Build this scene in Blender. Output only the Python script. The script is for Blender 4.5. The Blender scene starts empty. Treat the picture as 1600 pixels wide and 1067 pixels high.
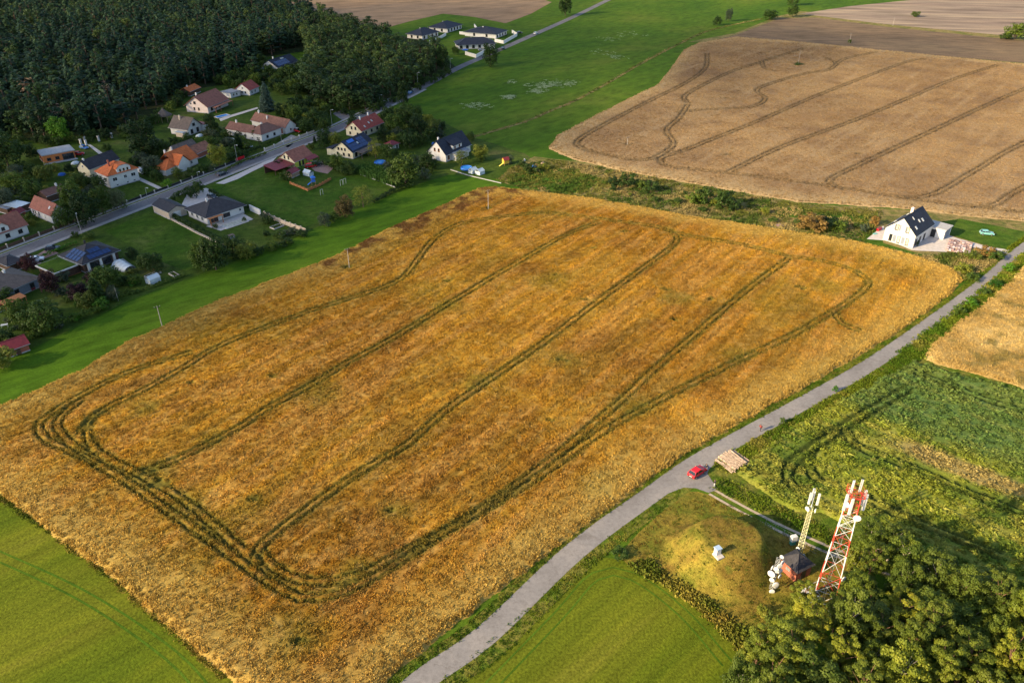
import bpy, math, random
import numpy as np
from mathutils import Vector, Matrix
from mathutils.geometry import tessellate_polygon

random.seed(7)
rng = np.random.default_rng(7)
SC = bpy.context.scene
COL = SC.collection

# ---------------------------------------------------------------- camera
CAM_H, FPX, PITCH = 100.0, 1220.0, math.radians(31.2)
cam_data = bpy.data.cameras.new('camera')
cam = bpy.data.objects.new('camera', cam_data)
COL.objects.link(cam)
cam.location = (0, 0, CAM_H)
cam.rotation_euler = (math.pi / 2 - PITCH, 0, 0)
cam_data.sensor_width = 36.0
cam_data.lens = FPX / 1600 * 36.0
cam_data.clip_start = 1.0
cam_data.clip_end = 12000
SC.camera = cam

# ---------------------------------------------------------------- light
SUN_EL = math.radians(23.0)
SUN_AZ = math.radians(28.0)            # shadows run towards +X, a little +Y
SUN_DIR = Vector((-math.cos(SUN_AZ) * math.cos(SUN_EL), -math.sin(SUN_AZ) * math.cos(SUN_EL), math.sin(SUN_EL)))
world = bpy.data.worlds.new('World')
SC.world = world
world.use_nodes = True
wn = world.node_tree
wn.nodes.clear()
sky = wn.nodes.new('ShaderNodeTexSky')
sky.sky_type = 'NISHITA'
sky.sun_disc = False
sky.sun_elevation = SUN_EL
sky.sun_rotation = math.atan2(SUN_DIR.x, SUN_DIR.y)
sky.altitude = 400
sky.dust_density = 1.5
bgn = wn.nodes.new('ShaderNodeBackground')
bgn.inputs['Strength'].default_value = 0.13
wo = wn.nodes.new('ShaderNodeOutputWorld')
wn.links.new(sky.outputs[0], bgn.inputs[0])
wn.links.new(bgn.outputs[0], wo.inputs[0])
sun_data = bpy.data.lights.new('sun', 'SUN')
sun_data.energy = 5.0
sun_data.angle = math.radians(0.5)
sun_data.color = (1.0, 0.79, 0.47)
sun = bpy.data.objects.new('sun', sun_data)
COL.objects.link(sun)
sun.location = (-200, -100, 300)
sun.rotation_euler = SUN_DIR.to_track_quat('Z', 'Y').to_euler()
SC.render.engine = 'CYCLES'
SC.cycles.transparent_max_bounces = 40
SC.cycles.max_bounces = 6
SC.view_settings.view_transform = 'Standard'
SC.view_settings.look = 'None'
SC.view_settings.gamma = 1
SC.view_settings.exposure = 1.14

# ---------------------------------------------------------------- helpers
_S, _C = math.sin(PITCH), math.cos(PITCH)
def g(px, py, z=0.0):
    """ground point seen at photograph pixel (px, py)"""
    u = (px - 800) / FPX; v = (py - 533.5) / FPX
    t = (CAM_H - z) / (_S + v * _C)
    return (u * t, (_C - v * _S) * t)

def vh(px, py, pytop):
    """height of a vertical that stands at (px, py) and ends at row pytop"""
    X, Y = g(px, py)
    v = (pytop - 533.5) / FPX
    # point (Y, z): rel = (Y, z-H); depth = Y*C + (H-z)*S ; up = Y*S - (H-z)*C ; v = -up/depth
    # (H-z)*C - Y*S = v*(Y*C + (H-z)*S)
    d = Y * (_S + v * _C) / (_C - v * _S)
    return CAM_H - d

def setp(o, label=None, cat=None, group=None, kind=None):
    if label: o['label'] = label
    if cat: o['category'] = cat
    if group: o['group'] = group
    if kind: o['kind'] = kind
    return o

def thing(name, label, cat, loc=(0, 0, 0), rot=0.0, group=None):
    o = bpy.data.objects.new(name, None)
    o.empty_display_size = 0.3
    COL.objects.link(o)
    o.location = loc
    o.rotation_euler = (0, 0, rot)
    return setp(o, label, cat, group)

def link(name, me, parent=None, loc=None, rot=0.0, scale=None):
    o = bpy.data.objects.new(name, me)
    COL.objects.link(o)
    if parent is not None: o.parent = parent
    if loc is not None: o.location = loc
    if rot: o.rotation_euler = (0, 0, rot)
    if scale is not None: o.scale = scale if hasattr(scale, '__len__') else (scale,) * 3
    return o

class MB:
    def __init__(s): s.v = []; s.f = []; s.sm = []
    def add(s, vs, fs, smooth=False):
        b = len(s.v); s.v += [tuple(p) for p in vs]
        s.f += [tuple(b + i for i in f) for f in fs]; s.sm += [smooth] * len(fs)
        return s
    def box(s, x0, y0, z0, x1, y1, z1):
        return s.add([(x0,y0,z0),(x1,y0,z0),(x1,y1,z0),(x0,y1,z0),(x0,y0,z1),(x1,y0,z1),(x1,y1,z1),(x0,y1,z1)],
                     [(3,2,1,0),(4,5,6,7),(0,1,5,4),(1,2,6,5),(2,3,7,6),(3,0,4,7)])
    def cbox(s, cx, cy, cz, sx, sy, sz):
        return s.box(cx-sx/2, cy-sy/2, cz-sz/2, cx+sx/2, cy+sy/2, cz+sz/2)
    def obox(s, c, ex, ey, ez, sx, sy, sz):
        c = Vector(c); ex = Vector(ex).normalized()*sx/2; ey = Vector(ey).normalized()*sy/2; ez = Vector(ez).normalized()*sz/2
        P = [c-ex-ey-ez, c+ex-ey-ez, c+ex+ey-ez, c-ex+ey-ez, c-ex-ey+ez, c+ex-ey+ez, c+ex+ey+ez, c-ex+ey+ez]
        return s.add(P, [(3,2,1,0),(4,5,6,7),(0,1,5,4),(1,2,6,5),(2,3,7,6),(3,0,4,7)])
    def hexa(s, bot, top):
        return s.add(list(bot)+list(top), [(3,2,1,0),(4,5,6,7),(0,1,5,4),(1,2,6,5),(2,3,7,6),(3,0,4,7)])
    def tube(s, p, q, r, r2=None, n=6, caps=True):
        p = Vector(p); q = Vector(q); r2 = r if r2 is None else r2
        d = (q-p).normalized(); a = d.orthogonal().normalized(); b = d.cross(a)
        vs = [p+(a*math.cos(t)+b*math.sin(t))*r for t in [2*math.pi*i/n for i in range(n)]]
        vs += [q+(a*math.cos(t)+b*math.sin(t))*r2 for t in [2*math.pi*i/n for i in range(n)]]
        fs = [(i, (i+1) % n, n+(i+1) % n, n+i) for i in range(n)]
        s.add(vs, fs, True)
        if caps: s.add(vs, [tuple(range(n-1, -1, -1)), tuple(range(n, 2*n))])
        return s
    def extr(s, poly, z0, z1):
        n = len(poly)
        vs = [(x, y, z0) for x, y in poly]+[(x, y, z1) for x, y in poly]
        fs = [(i, (i+1) % n, n+(i+1) % n, n+i) for i in range(n)]
        s.add(vs, fs)
        tr = tessellate_polygon([[Vector((x, y, 0)) for x, y in poly]])
        s.add(vs, [(n+a, n+b, n+c) for a, b, c in tr]+[(c, b, a) for a, b, c in tr])
        return s
    def lathe(s, prof, c=(0, 0, 0), n=12):
        vs = []; m = len(prof)
        for i in range(n):
            t = 2*math.pi*i/n
            vs += [(c[0]+r*math.cos(t), c[1]+r*math.sin(t), c[2]+z) for r, z in prof]
        fs = []
        for i in range(n):
            j = (i+1) % n
            for k in range(m-1): fs.append((i*m+k, j*m+k, j*m+k+1, i*m+k+1))
        return s.add(vs, fs, True)
    def mesh(s, name, mat=None):
        me = bpy.data.meshes.new(name)
        me.from_pydata(s.v, [], s.f)
        me.polygons.foreach_set('use_smooth', s.sm)
        if mat: me.materials.append(mat)
        me.update()
        import bmesh
        bm = bmesh.new(); bm.from_mesh(me)
        bmesh.ops.recalc_face_normals(bm, faces=bm.faces)
        bm.to_mesh(me); bm.free()
        return me
    def obj(s, name, mat, parent=None, **k):
        return link(name, s.mesh(name, mat), parent, **k)

# ---------------------------------------------------------------- materials
def newmat(name):
    m = bpy.data.materials.new(name); m.use_nodes = True
    nt = m.node_tree; nt.nodes.clear()
    out = nt.nodes.new('ShaderNodeOutputMaterial')
    p = nt.nodes.new('ShaderNodeBsdfPrincipled')
    nt.links.new(p.outputs[0], out.inputs[0])
    return m, nt, p, out

def noise(nt, scale, detail=4, rough=.55, vec=None, w=None):
    n = nt.nodes.new('ShaderNodeTexNoise'); n.inputs['Scale'].default_value = scale
    n.inputs['Detail'].default_value = detail; n.inputs['Roughness'].default_value = rough
    if vec is not None: nt.links.new(vec, n.inputs['Vector'])
    return n
def ramp(nt, fac, stops):
    r = nt.nodes.new('ShaderNodeValToRGB'); el = r.color_ramp.elements
    while len(el) < len(stops): el.new(.5)
    for e, (p, c) in zip(el, stops): e.position = p; e.color = (*c, 1) if len(c) == 3 else c
    nt.links.new(fac, r.inputs[0]); return r
def mix(nt, a, b, fac, mode='MIX'):
    m = nt.nodes.new('ShaderNodeMix'); m.data_type = 'RGBA'; m.blend_type = mode
    for s, i in ((a, 6), (b, 7)):
        if isinstance(s, (tuple, list)): m.inputs[i].default_value = (*s, 1)
        else: nt.links.new(s, m.inputs[i])
    if isinstance(fac, (int, float)): m.inputs[0].default_value = fac
    else: nt.links.new(fac, m.inputs[0])
    return m.outputs[2]
def wpos(nt):
    return nt.nodes.new('ShaderNodeNewGeometry').outputs['Position']
def bump(nt, p, h, strength, dist):
    b = nt.nodes.new('ShaderNodeBump'); b.inputs['Strength'].default_value = strength
    b.inputs['Distance'].default_value = dist
    nt.links.new(h, b.inputs['Height']); nt.links.new(b.outputs[0], p.inputs['Normal'])

def m_plain(name, col, rough=.7, metal=0., var=.12, scale=1.5, spec=.3, bmp=0.):
    m, nt, p, o = newmat(name)
    n = noise(nt, scale, 5, .6, wpos(nt))
    lo = tuple(c*(1-var*1.6) for c in col); hi = tuple(min(1, c*(1+var)) for c in col)
    r = ramp(nt, n.outputs[0], [(.3, lo), (.7, hi)])
    nt.links.new(r.outputs[0], p.inputs['Base Color'])
    p.inputs['Roughness'].default_value = rough; p.inputs['Metallic'].default_value = metal
    p.inputs['Specular IOR Level'].default_value = spec
    if bmp: bump(nt, p, n.outputs[0], .5, bmp)
    return m

def m_ground(name, cols, s1=.05, s2=.6, s3=3.0, fine=.35, bd=.08, stretch=None, mid=1.0):
    """three-scale mottled ground: patches, clumps and fine grain"""
    m, nt, p, o = newmat(name)
    pos = wpos(nt)
    if stretch:
        mp = nt.nodes.new('ShaderNodeMapping'); mp.inputs['Rotation'].default_value = (0, 0, -stretch[0])
        nt.links.new(pos, mp.inputs[0])
        mp2 = nt.nodes.new('ShaderNodeMapping'); mp2.inputs['Scale'].default_value = (stretch[1], 1, 1)
        nt.links.new(mp.outputs[0], mp2.inputs[0]); pos2 = mp2.outputs[0]
    else: pos2 = pos
    a = noise(nt, s1, 5, .6, pos2); b = noise(nt, s2, 5, .65, pos2); c = noise(nt, s3, 4, .7, pos)
    k = len(cols)
    r1 = ramp(nt, a.outputs[0], [(.28+.44*i/(k-1), cols[i]) for i in range(k)])
    r2 = ramp(nt, b.outputs[0], [(.25, (1-.45*mid, 1-.45*mid, 1-.5*mid)), (.5, (1, 1, 1)), (.78, (1+.5*mid, 1+.4*mid, 1+.2*mid))])
    r3 = ramp(nt, c.outputs[0], [(.25, (1-fine*1.4,)*3), (.5, (1, 1, 1)), (.75, (1+fine*1.4,)*3)])
    x = mix(nt, r1.outputs[0], r2.outputs[0], 1, 'MULTIPLY'); x = mix(nt, x, r3.outputs[0], 1, 'MULTIPLY')
    nt.links.new(x, p.inputs['Base Color'])
    p.inputs['Roughness'].default_value = .95; p.inputs['Specular IOR Level'].default_value = .05
    if bd:
        ad = nt.nodes.new('ShaderNodeMath'); ad.operation = 'ADD'
        nt.links.new(b.outputs[0], ad.inputs[0]); nt.links.new(c.outputs[0], ad.inputs[1])
        bump(nt, p, ad.outputs[0], .9, bd)
    return m

def m_tint(name, fine=.3, s=4.0, transl=.0, inst=False, rnd=.25):
    """colour comes from the crop's own tint attribute; noise adds grain"""
    m, nt, p, o = newmat(name)
    at = nt.nodes.new('ShaderNodeAttribute'); at.attribute_name = 'tint'
    at.attribute_type = 'INSTANCER' if inst else 'GEOMETRY'
    n = noise(nt, s, 3, .7, wpos(nt))
    r = ramp(nt, n.outputs[0], [(.25, (1-fine*1.3,)*3), (.75, (1+fine*1.3,)*3)])
    x = mix(nt, at.outputs['Color'], r.outputs[0], 1, 'MULTIPLY')
    if inst:
        oi = nt.nodes.new('ShaderNodeObjectInfo')
        r2 = ramp(nt, oi.outputs['Random'], [(0, (1-rnd,)*3), (1, (1+rnd,)*3)])
        x = mix(nt, x, r2.outputs[0], 1, 'MULTIPLY')
    nt.links.new(x, p.inputs['Base Color'])
    p.inputs['Roughness'].default_value = .9; p.inputs['Specular IOR Level'].default_value = .08
    if transl:
        t = nt.nodes.new('ShaderNodeBsdfTranslucent'); nt.links.new(x, t.inputs[0])
        ms = nt.nodes.new('ShaderNodeMixShader'); ms.inputs[0].default_value = transl
        nt.links.new(p.outputs[0], ms.inputs[1]); nt.links.new(t.outputs[0], ms.inputs[2])
        nt.links.new(ms.outputs[0], o.inputs[0])
    return m

def m_leaf(name, cols, transl=.3, s=.5, rough=.6):
    m, nt, p, o = newmat(name)
    oi = nt.nodes.new('ShaderNodeObjectInfo')
    n = noise(nt, s, 3, .7, wpos(nt))
    k = len(cols)
    r = ramp(nt, n.outputs[0], [(.3+.4*i/(k-1), cols[i]) for i in range(k)])
    r2 = ramp(nt, oi.outputs['Random'], [(0, (.5, .58, .68)), (.5, (1, 1, 1)), (1, (1.7, 1.42, 1.1))])
    x = mix(nt, r.outputs[0], r2.outputs[0], 1, 'MULTIPLY')
    nt.links.new(x, p.inputs['Base Color'])
    p.inputs['Roughness'].default_value = rough; p.inputs['Specular IOR Level'].default_value = .2
    t = nt.nodes.new('ShaderNodeBsdfTranslucent'); nt.links.new(x, t.inputs[0])
    ms = nt.nodes.new('ShaderNodeMixShader'); ms.inputs[0].default_value = transl
    nt.links.new(p.outputs[0], ms.inputs[1]); nt.links.new(t.outputs[0], ms.inputs[2])
    nt.links.new(ms.outputs[0], o.inputs[0])
    return m

def m_roof(name, col, var=.2, rows=3.2):
    m, nt, p, o = newmat(name)
    tc = nt.nodes.new('ShaderNodeTexCoord')
    n = noise(nt, .9, 5, .65, tc.outputs['Object']); n2 = noise(nt, 7, 3, .6, tc.outputs['Object'])
    r = ramp(nt, n.outputs[0], [(.3, tuple(c*(1-var*1.6) for c in col)), (.7, tuple(c*(1+var) for c in col))])
    r2 = ramp(nt, n2.outputs[0], [(.3, (.75,)*3), (.7, (1.2,)*3)])
    x = mix(nt, r.outputs[0], r2.outputs[0], 1, 'MULTIPLY')
    nt.links.new(x, p.inputs['Base Color']); p.inputs['Roughness'].default_value = .75
    p.inputs['Specular IOR Level'].default_value = .25
    w = nt.nodes.new('ShaderNodeTexWave'); w.bands_direction = 'Z'; w.inputs['Scale'].default_value = rows
    nt.links.new(tc.outputs['Object'], w.inputs[0]); bump(nt, p, w.outputs[1], .5, .05)
    return m

def m_road(name, col):
    m, nt, p, o = newmat(name); pos = wpos(nt)
    a = noise(nt, .12, 4, .6, pos); b = noise(nt, 1.3, 5, .7, pos); c = noise(nt, 9, 2, .6, pos)
    r1 = ramp(nt, a.outputs[0], [(.35, (.84, .83, .82)), (.5, (1, 1, 1)), (.62, (1.12, 1.10, 1.07))])
    r2 = ramp(nt, b.outputs[0], [(.3, (.80, .79, .77)), (.5, (1, 1, 1)), (.72, (1.14, 1.13, 1.11))])
    r3 = ramp(nt, c.outputs[0], [(.3, (.9,)*3), (.7, (1.1,)*3)])
    v = nt.nodes.new('ShaderNodeTexVoronoi'); v.feature = 'DISTANCE_TO_EDGE'; v.inputs['Scale'].default_value = .22
    w = noise(nt, .8, 3, .6, pos); wv = nt.nodes.new('ShaderNodeVectorMath'); wv.operation = 'MULTIPLY_ADD'
    nt.links.new(w.outputs['Color'], wv.inputs[0]); wv.inputs[1].default_value = (2.5, 2.5, 0); nt.links.new(pos, wv.inputs[2]); nt.links.new(wv.outputs[0], v.inputs['Vector'])
    r4 = ramp(nt, v.outputs[0], [(.003, (.82, .80, .78)), (.012, (1, 1, 1))])
    x = mix(nt, col, r1.outputs[0], 1, 'MULTIPLY')
    for r in (r2, r3, r4): x = mix(nt, x, r.outputs[0], 1, 'MULTIPLY')
    nt.links.new(x, p.inputs['Base Color']); p.inputs['Roughness'].default_value = .92; p.inputs['Specular IOR Level'].default_value = .12
    return m

M = {}
M['white_wall'] = m_plain('white_render', (.62, .595, .57), .85, scale=.8, var=.07)
M['cream_wall'] = m_plain('cream_render', (.72, .62, .42), .85, scale=.8, var=.07)
M['pink_wall'] = m_plain('pinkish_render', (.66, .54, .50), .85, scale=.8, var=.07)
M['yellow_wall'] = m_plain('yellow_green_render', (.52, .55, .08), .85, var=.07)
M['orange_block'] = m_plain('orange_clay_block', (.62, .20, .06), .9, scale=3, var=.15)
M['grey_wall'] = m_plain('grey_blue_render', (.20, .22, .26), .85, var=.08)
M['tan_wall'] = m_plain('tan_render', (.52, .42, .33), .85, var=.1)
M['brick_wall'] = m_plain('red_brick', (.34, .11, .07), .9, scale=5, var=.25)
M['brown_wall'] = m_plain('dark_brown_wood', (.10, .055, .035), .8, scale=3, var=.3)
M['r_orange'] = m_roof('orange_tile', (.56, .14, .04))
M['r_red'] = m_roof('red_tile', (.34, .07, .05))
M['r_brown'] = m_roof('brown_tile', (.20, .095, .07))
M['r_redbrown'] = m_roof('red_brown_tile', (.30, .11, .075))
M['r_dark'] = m_roof('dark_grey_tile', (.045, .043, .05))
M['r_slate'] = m_roof('slate_blue_tile', (.025, .03, .048))
M['r_greybrown'] = m_roof('weathered_tile', (.13, .10, .085))
M['r_rust'] = m_roof('old_clay_tile', (.32, .13, .08), .35)
M['r_wine'] = m_plain('wine_red_sheet', (.20, .03, .035), .5, var=.2)
M['concrete'] = m_plain('concrete', (.38, .37, .37), .9, var=.15)
M['pale_stone'] = m_plain('pale_paving', (.50, .45, .42), .9, var=.12, scale=1)
M['asphalt'] = m_road('worn_asphalt', (.16, .15, .155))
M['lane'] = m_road('pale_lane_asphalt', (.215, .200, .195))
M['sidewalk'] = m_plain('pavement_slabs', (.30, .28, .27), .95, var=.14, scale=.9, spec=.1)
M['redpave'] = m_plain('reddish_paving', (.30, .20, .18), .95, var=.14, scale=1.5, spec=.1)
M['dirt'] = m_plain('dry_track_dirt', (.40, .32, .24), .95, var=.2, scale=2, spec=.05)
M['white'] = m_plain('white_paint', (.60, .60, .59), .5, var=.12)
M['redp'] = m_plain('red_tower_paint', (.50, .055, .035), .55, var=.22)
M['yellowp'] = m_plain('pale_yellow_paint', (.60, .57, .34), .5, var=.08)
M['steel'] = m_plain('galvanised_steel', (.42, .43, .44), .45, .6, var=.1)
M['darkmetal'] = m_plain('dark_metal', (.04, .04, .045), .5, .4)
M['window'] = m_plain('window_frame_white', (.6, .6, .6), .6)
M['wframe_dark'] = m_plain('window_frame_dark', (.06, .05, .05), .6)
M['glass'] = m_plain('dark_window_glass', (.018, .022, .028), .12, var=.3, spec=.7)
M['glass_pale'] = m_plain('pale_blind_glass', (.45, .45, .38), .3, var=.3, spec=.6)
M['solar'] = m_plain('solar_cell_blue', (.012, .035, .12), .18, var=.25, spec=.7)
M['water'] = m_plain('pool_water', (.02, .22, .62), .15, var=.15, spec=.6)
M['bluefab'] = m_plain('blue_plastic', (.03, .14, .52), .5)
M['polycarb'] = m_plain('greenhouse_sheet', (.50, .56, .60), .25, var=.1, spec=.6)
M['wood'] = m_plain('weathered_wood', (.30, .21, .14), .85, scale=4, var=.25)
M['orangewood'] = m_plain('orange_wood', (.40, .16, .06), .8, scale=4, var=.2)
M['post'] = m_plain('weathered_pole', (.34, .30, .27), .85, var=.15)
M['tyre'] = m_plain('tyre', (.02, .02, .02), .9)
M['bark'] = m_plain('brown_bark', (.13, .085, .06), .95, scale=5, var=.3)
M['pinebark'] = m_plain('reddish_pine_bark', (.17, .095, .06), .95, scale=4, var=.3)
M['birchbark'] = m_plain('pale_bark', (.33, .28, .24), .9, scale=4, var=.3)
M['log_bark'] = m_plain('stripped_log', (.42, .31, .23), .85, scale=2.2, var=.38)
M['cutwood'] = m_plain('cut_log_end', (.62, .46, .28), .85, var=.15)
M['skin'] = m_plain('skin', (.50, .30, .22), .6)
# ---------------------------------------------------------------- ground sheets
def sheet(name, px, z, mat, world_pts=None, kind='structure', label=None):
    P = world_pts if world_pts else [g(a, b) for a, b in px]
    vs = [(x, y, z) for x, y in P]
    tr = tessellate_polygon([[Vector(v) for v in vs]])
    me = bpy.data.meshes.new(name)
    fs = []
    for a, b, c in tr:
        n = (Vector(vs[b])-Vector(vs[a])).cross(Vector(vs[c])-Vector(vs[a]))
        fs.append((a, b, c) if n.z > 0 else (c, b, a))
    me.from_pydata(vs, [], fs); me.materials.append(mat); me.update()
    o = link(name, me); setp(o, label, None, None, kind)
    return o

def smooth_line(P, step=4.0):
    """Catmull-Rom through the points, resampled"""
    P = [Vector(p) for p in P]
    Q = [P[0]*2-P[1]]+P+[P[-1]*2-P[-2]]
    out = []
    for i in range(1, len(Q)-2):
        a, b, c, d = Q[i-1:i+3]
        n = max(2, int((c-b).length/step))
        for k in range(n):
            t = k/n
            out.append(.5*((2*b)+(-a+c)*t+(2*a-5*b+4*c-d)*t*t+(-a+3*b-3*c+d)*t**3))
    out.append(P[-1]); return out

def offset_line(L, o):
    R = []
    for i, p in enumerate(L):
        a = L[max(0, i-1)]; b = L[min(len(L)-1, i+1)]
        d = (b-a).normalized(); R.append(p+Vector((-d.y, d.x))*o)
    return R

def strip(name, L, o0, o1, z, mat, thick=0.0, kind='structure'):
    A = offset_line(L, o0); B = offset_line(L, o1)
    n = len(L); vs = [(p.x, p.y, z) for p in A]+[(p.x, p.y, z) for p in B]
    fs = [(i, i+1, n+i+1, n+i) for i in range(n-1)]
    if o1 > o0: fs = [f[::1] for f in fs]
    if thick:
        m = len(vs); vs += [(x, y, z-thick) for x, y, _ in vs]
        fs += [(i+1, i, m+i, m+i+1) for i in range(n-1)]+[(n+i, n+i+1, m+n+i+1, m+n+i) for i in range(n-1)]
    me = bpy.data.meshes.new(name); me.from_pydata(vs, [], fs); me.materials.append(mat); me.update()
    o = link(name, me); o['kind'] = kind; return o

G_MEADOW = m_ground('meadow_grass', [(.030, .076, .006), (.048, .100, .008), (.068, .118, .010), (.105, .135, .018)], .02, .25, 2.6, .30, .10, (math.radians(50), .5))
G_NEAR = m_ground('near_meadow_grass', [(.050, .084, .006), (.080, .106, .007), (.110, .124, .010), (.16, .15, .02)], .06, .5, 2.4, .42, .10, (math.radians(42), .10), .8)
G_GARDEN = m_ground('garden_grass', [(.028, .05, .010), (.042, .075, .010), (.062, .092, .016), (.10, .10, .035)], .05, .5, 3.0, .35, .1)
G_STRIP = m_ground('bright_strip_grass', [(.044, .10, .006), (.062, .124, .008), (.088, .138, .012)], .03, .35, 2.4, .25, .08, (math.radians(38), .35))
G_LAWN = m_ground('lawn_grass', [(.028, .068, .006), (.04, .085, .008), (.06, .10, .012), (.09, .115, .025)], .09, .45, 3, .35, .06)
G_DRY = m_ground('dry_mound_grass', [(.05, .080, .010), (.10, .11, .015), (.19, .15, .026), (.15, .10, .022), (.06, .09, .012)], .11, .6, 4, .4, .15)
G_WASTE = m_ground('weedy_waste_ground', [(.06, .09, .02), (.13, .13, .035), (.22, .17, .07), (.10, .11, .03), (.19, .14, .06)], .08, .6, 3, .4, .25)
G_BROWN = m_ground('brown_far_field', [(.17, .115, .075), (.21, .145, .095), (.25, .175, .115)], .012, .12, 1.2, .2, .1, (math.radians(20), .35))
G_BROWN2 = m_ground('dark_brown_far_field', [(.12, .085, .055), (.15, .105, .068), (.18, .13, .08)], .02, .2, 1.5, .3, .1, (math.radians(-12), .3))
G_PALE = m_ground('pale_far_field', [(.17, .12, .10), (.23, .175, .135), (.32, .25, .18)], .03, .12, 1.2, .2, .1, (math.radians(-10), .15))
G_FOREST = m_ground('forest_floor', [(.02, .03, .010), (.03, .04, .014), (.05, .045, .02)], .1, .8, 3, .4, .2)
G_ROUGH = m_ground('rough_verge_grass', [(.04, .085, .008), (.075, .115, .012), (.16, .15, .03), (.07, .10, .012)], .2, .9, 4, .4, .2)

sheet('ground', None, 0.0, G_MEADOW, [(-6000, -500), (6000, -500), (6000, 7000), (-6000, 7000)])
# lower left and lower middle meadows
sheet('near_meadow', [(-80, 700), (0, 770), (160, 890), (300, 1010), (420, 1110), (-250, 1250), (-400, 900)], .02, G_NEAR)
sheet('near_meadow', [(640, 1110), (740, 1010), (860, 925), (940, 870), (1010, 880), (1090, 930), (1160, 985), (1150, 1110), (900, 1300)], .02, G_NEAR)
sheet('village_ground', [(-200, 620), (0, 560), (60, 540), (130, 505), (200, 470), (290, 437), (390, 400), (480, 362), (560, 325), (640, 292), (705, 272),
       (770, 280), (860, 268), (820, 240), (740, 215), (690, 190), (640, 170), (560, 175), (430, 232), (150, 340), (-200, 480)], .02, G_GARDEN)
sheet('village_ground', [(-200, 480), (0, 400), (150, 342), (300, 285), (430, 236), (600, 165), (560, 150), (420, 75), (200, 150), (0, 190), (-200, 230)], .025, G_GARDEN)
sheet('grass_strip', [(-200, 640), (0, 562), (60, 543), (130, 508), (200, 473), (290, 440), (390, 403), (480, 364), (560, 327), (640, 293), (702, 274), (790, 282),
       (760, 300), (600, 368), (450, 440), (250, 525), (130, 590), (0, 645), (-200, 720)], .04, G_STRIP)
sheet('lawn', [(165, 362), (232, 330), (262, 342), (330, 372), (352, 383), (320, 412), (292, 424), (240, 405)], .045, G_LAWN)
sheet('lawn', [(330, 290), (395, 262), (440, 272), (452, 286), (480, 298), (518, 280), (560, 272), (622, 292), (560, 318), (500, 345), (470, 358), (420, 335), (385, 315), (335, 300)], .045, G_LAWN)
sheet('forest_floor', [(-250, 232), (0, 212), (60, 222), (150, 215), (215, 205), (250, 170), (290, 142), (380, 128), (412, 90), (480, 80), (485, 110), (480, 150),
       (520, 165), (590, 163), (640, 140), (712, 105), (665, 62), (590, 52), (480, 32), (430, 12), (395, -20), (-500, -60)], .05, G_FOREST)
# far fields
sheet('brown_field', [(385, -40), (405, 2), (430, 14), (480, 29), (540, 42), (590, 48), (640, 34), (692, 22), (740, 27), (790, 37), (830, 22), (862, 4), (830, -6), (820, -40)], .05, G_BROWN)
sheet('dark_brown_field', [(1120, 62), (1150, 55), (1219, 29), (1275, 28), (1381, 42), (1547, 59), (1600, 64), (1900, 95), (1900, 140), (1600, 99), (1366, 79), (1240, 66), (1150, 60)], .05, G_BROWN2)
sheet('pale_field', [(1250, 22), (1330, 10), (1419, 1), (1500, -12), (1700, -30), (2100, -30), (2100, 100), (1600, 58), (1547, 54), (1381, 38), (1275, 25)], .05, G_PALE)
# weedy ground between the two big crop fields
sheet('waste_ground', [(775, 282), (800, 262), (835, 245), (900, 252), (1000, 272), (1060, 283), (1150, 300), (1250, 318), (1380, 326), (1440, 330), (1620, 346),
       (1620, 372), (1560, 402), (1510, 430), (1450, 405), (1370, 385), (1300, 372), (1150, 350), (1000, 325), (830, 300)], .03, G_WASTE)
sheet('garden_plot', [(860, 262), (905, 268), (940, 280), (915, 300), (885, 303), (800, 293), (790, 275), (830, 262)], .05,
      m_ground('vegetable_rows', [(.03, .075, .008), (.05, .11, .01), (.10, .13, .03)], .3, 1.2, 3, .3, .2, (math.radians(60), .12)))
sheet('lawn', [(1205, 322), (1300, 330), (1362, 336), (1352, 352), (1290, 345), (1215, 338)], .05, G_LAWN)
sheet('lawn', [(1450, 350), (1500, 342), (1600, 362), (1600, 382), (1572, 393), (1500, 372), (1460, 360)], .05, G_LAWN)
sheet('lawn', [(1340, 372), (1375, 355), (1380, 380), (1440, 398), (1480, 410), (1420, 402), (1360, 385)], .05, G_LAWN)
for k, (x, y, r) in enumerate([(845, 137, 5), (855, 135, 4), (868, 133, 3), (890, 131, 3), (796, 153, 1.6), (752, 166, 3), (735, 165, 2), (955, 60, 4), (985, 55, 5), (940, 82, 3), (970, 28, 3)]):
    pass

# ---------------------------------------------------------------- roads
ROAD = smooth_line([g(-260, 506), g(0, 405), (g(150, 347)), g(300, 290), g(430, 239), g(520, 204), g(600, 166), g(650, 142), g(715, 107), g(765, 85), g(840, 52), g(900, 25), g(962, -5), g(1010, -25)], 5)
strip('village_road', ROAD, -2.6, 2.6, .07, M['asphalt'])
n1 = int(len(ROAD)*.36)
near = [p for p in ROAD if p.y < 425]
strip('pavement', near, -4.3, -2.62, .17, M['sidewalk'], .16)
strip('pavement', near, 3.9, 5.3, .17, M['sidewalk'], .16)
strip('kerb', near, 2.62, 2.85, .17, M['concrete'], .16)
strip('grass_verge', near, 2.86, 3.88, .10, G_ROUGH)
sheet('lay_by', [(337, 287), (372, 272), (420, 250), (434, 244), (425, 254), (395, 268), (372, 280), (350, 288)], .075, M['pale_stone'])
sheet('side_street', [(520, 178), (530, 172), (560, 186), (556, 192), (540, 192)], .075, M['asphalt'])

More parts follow.
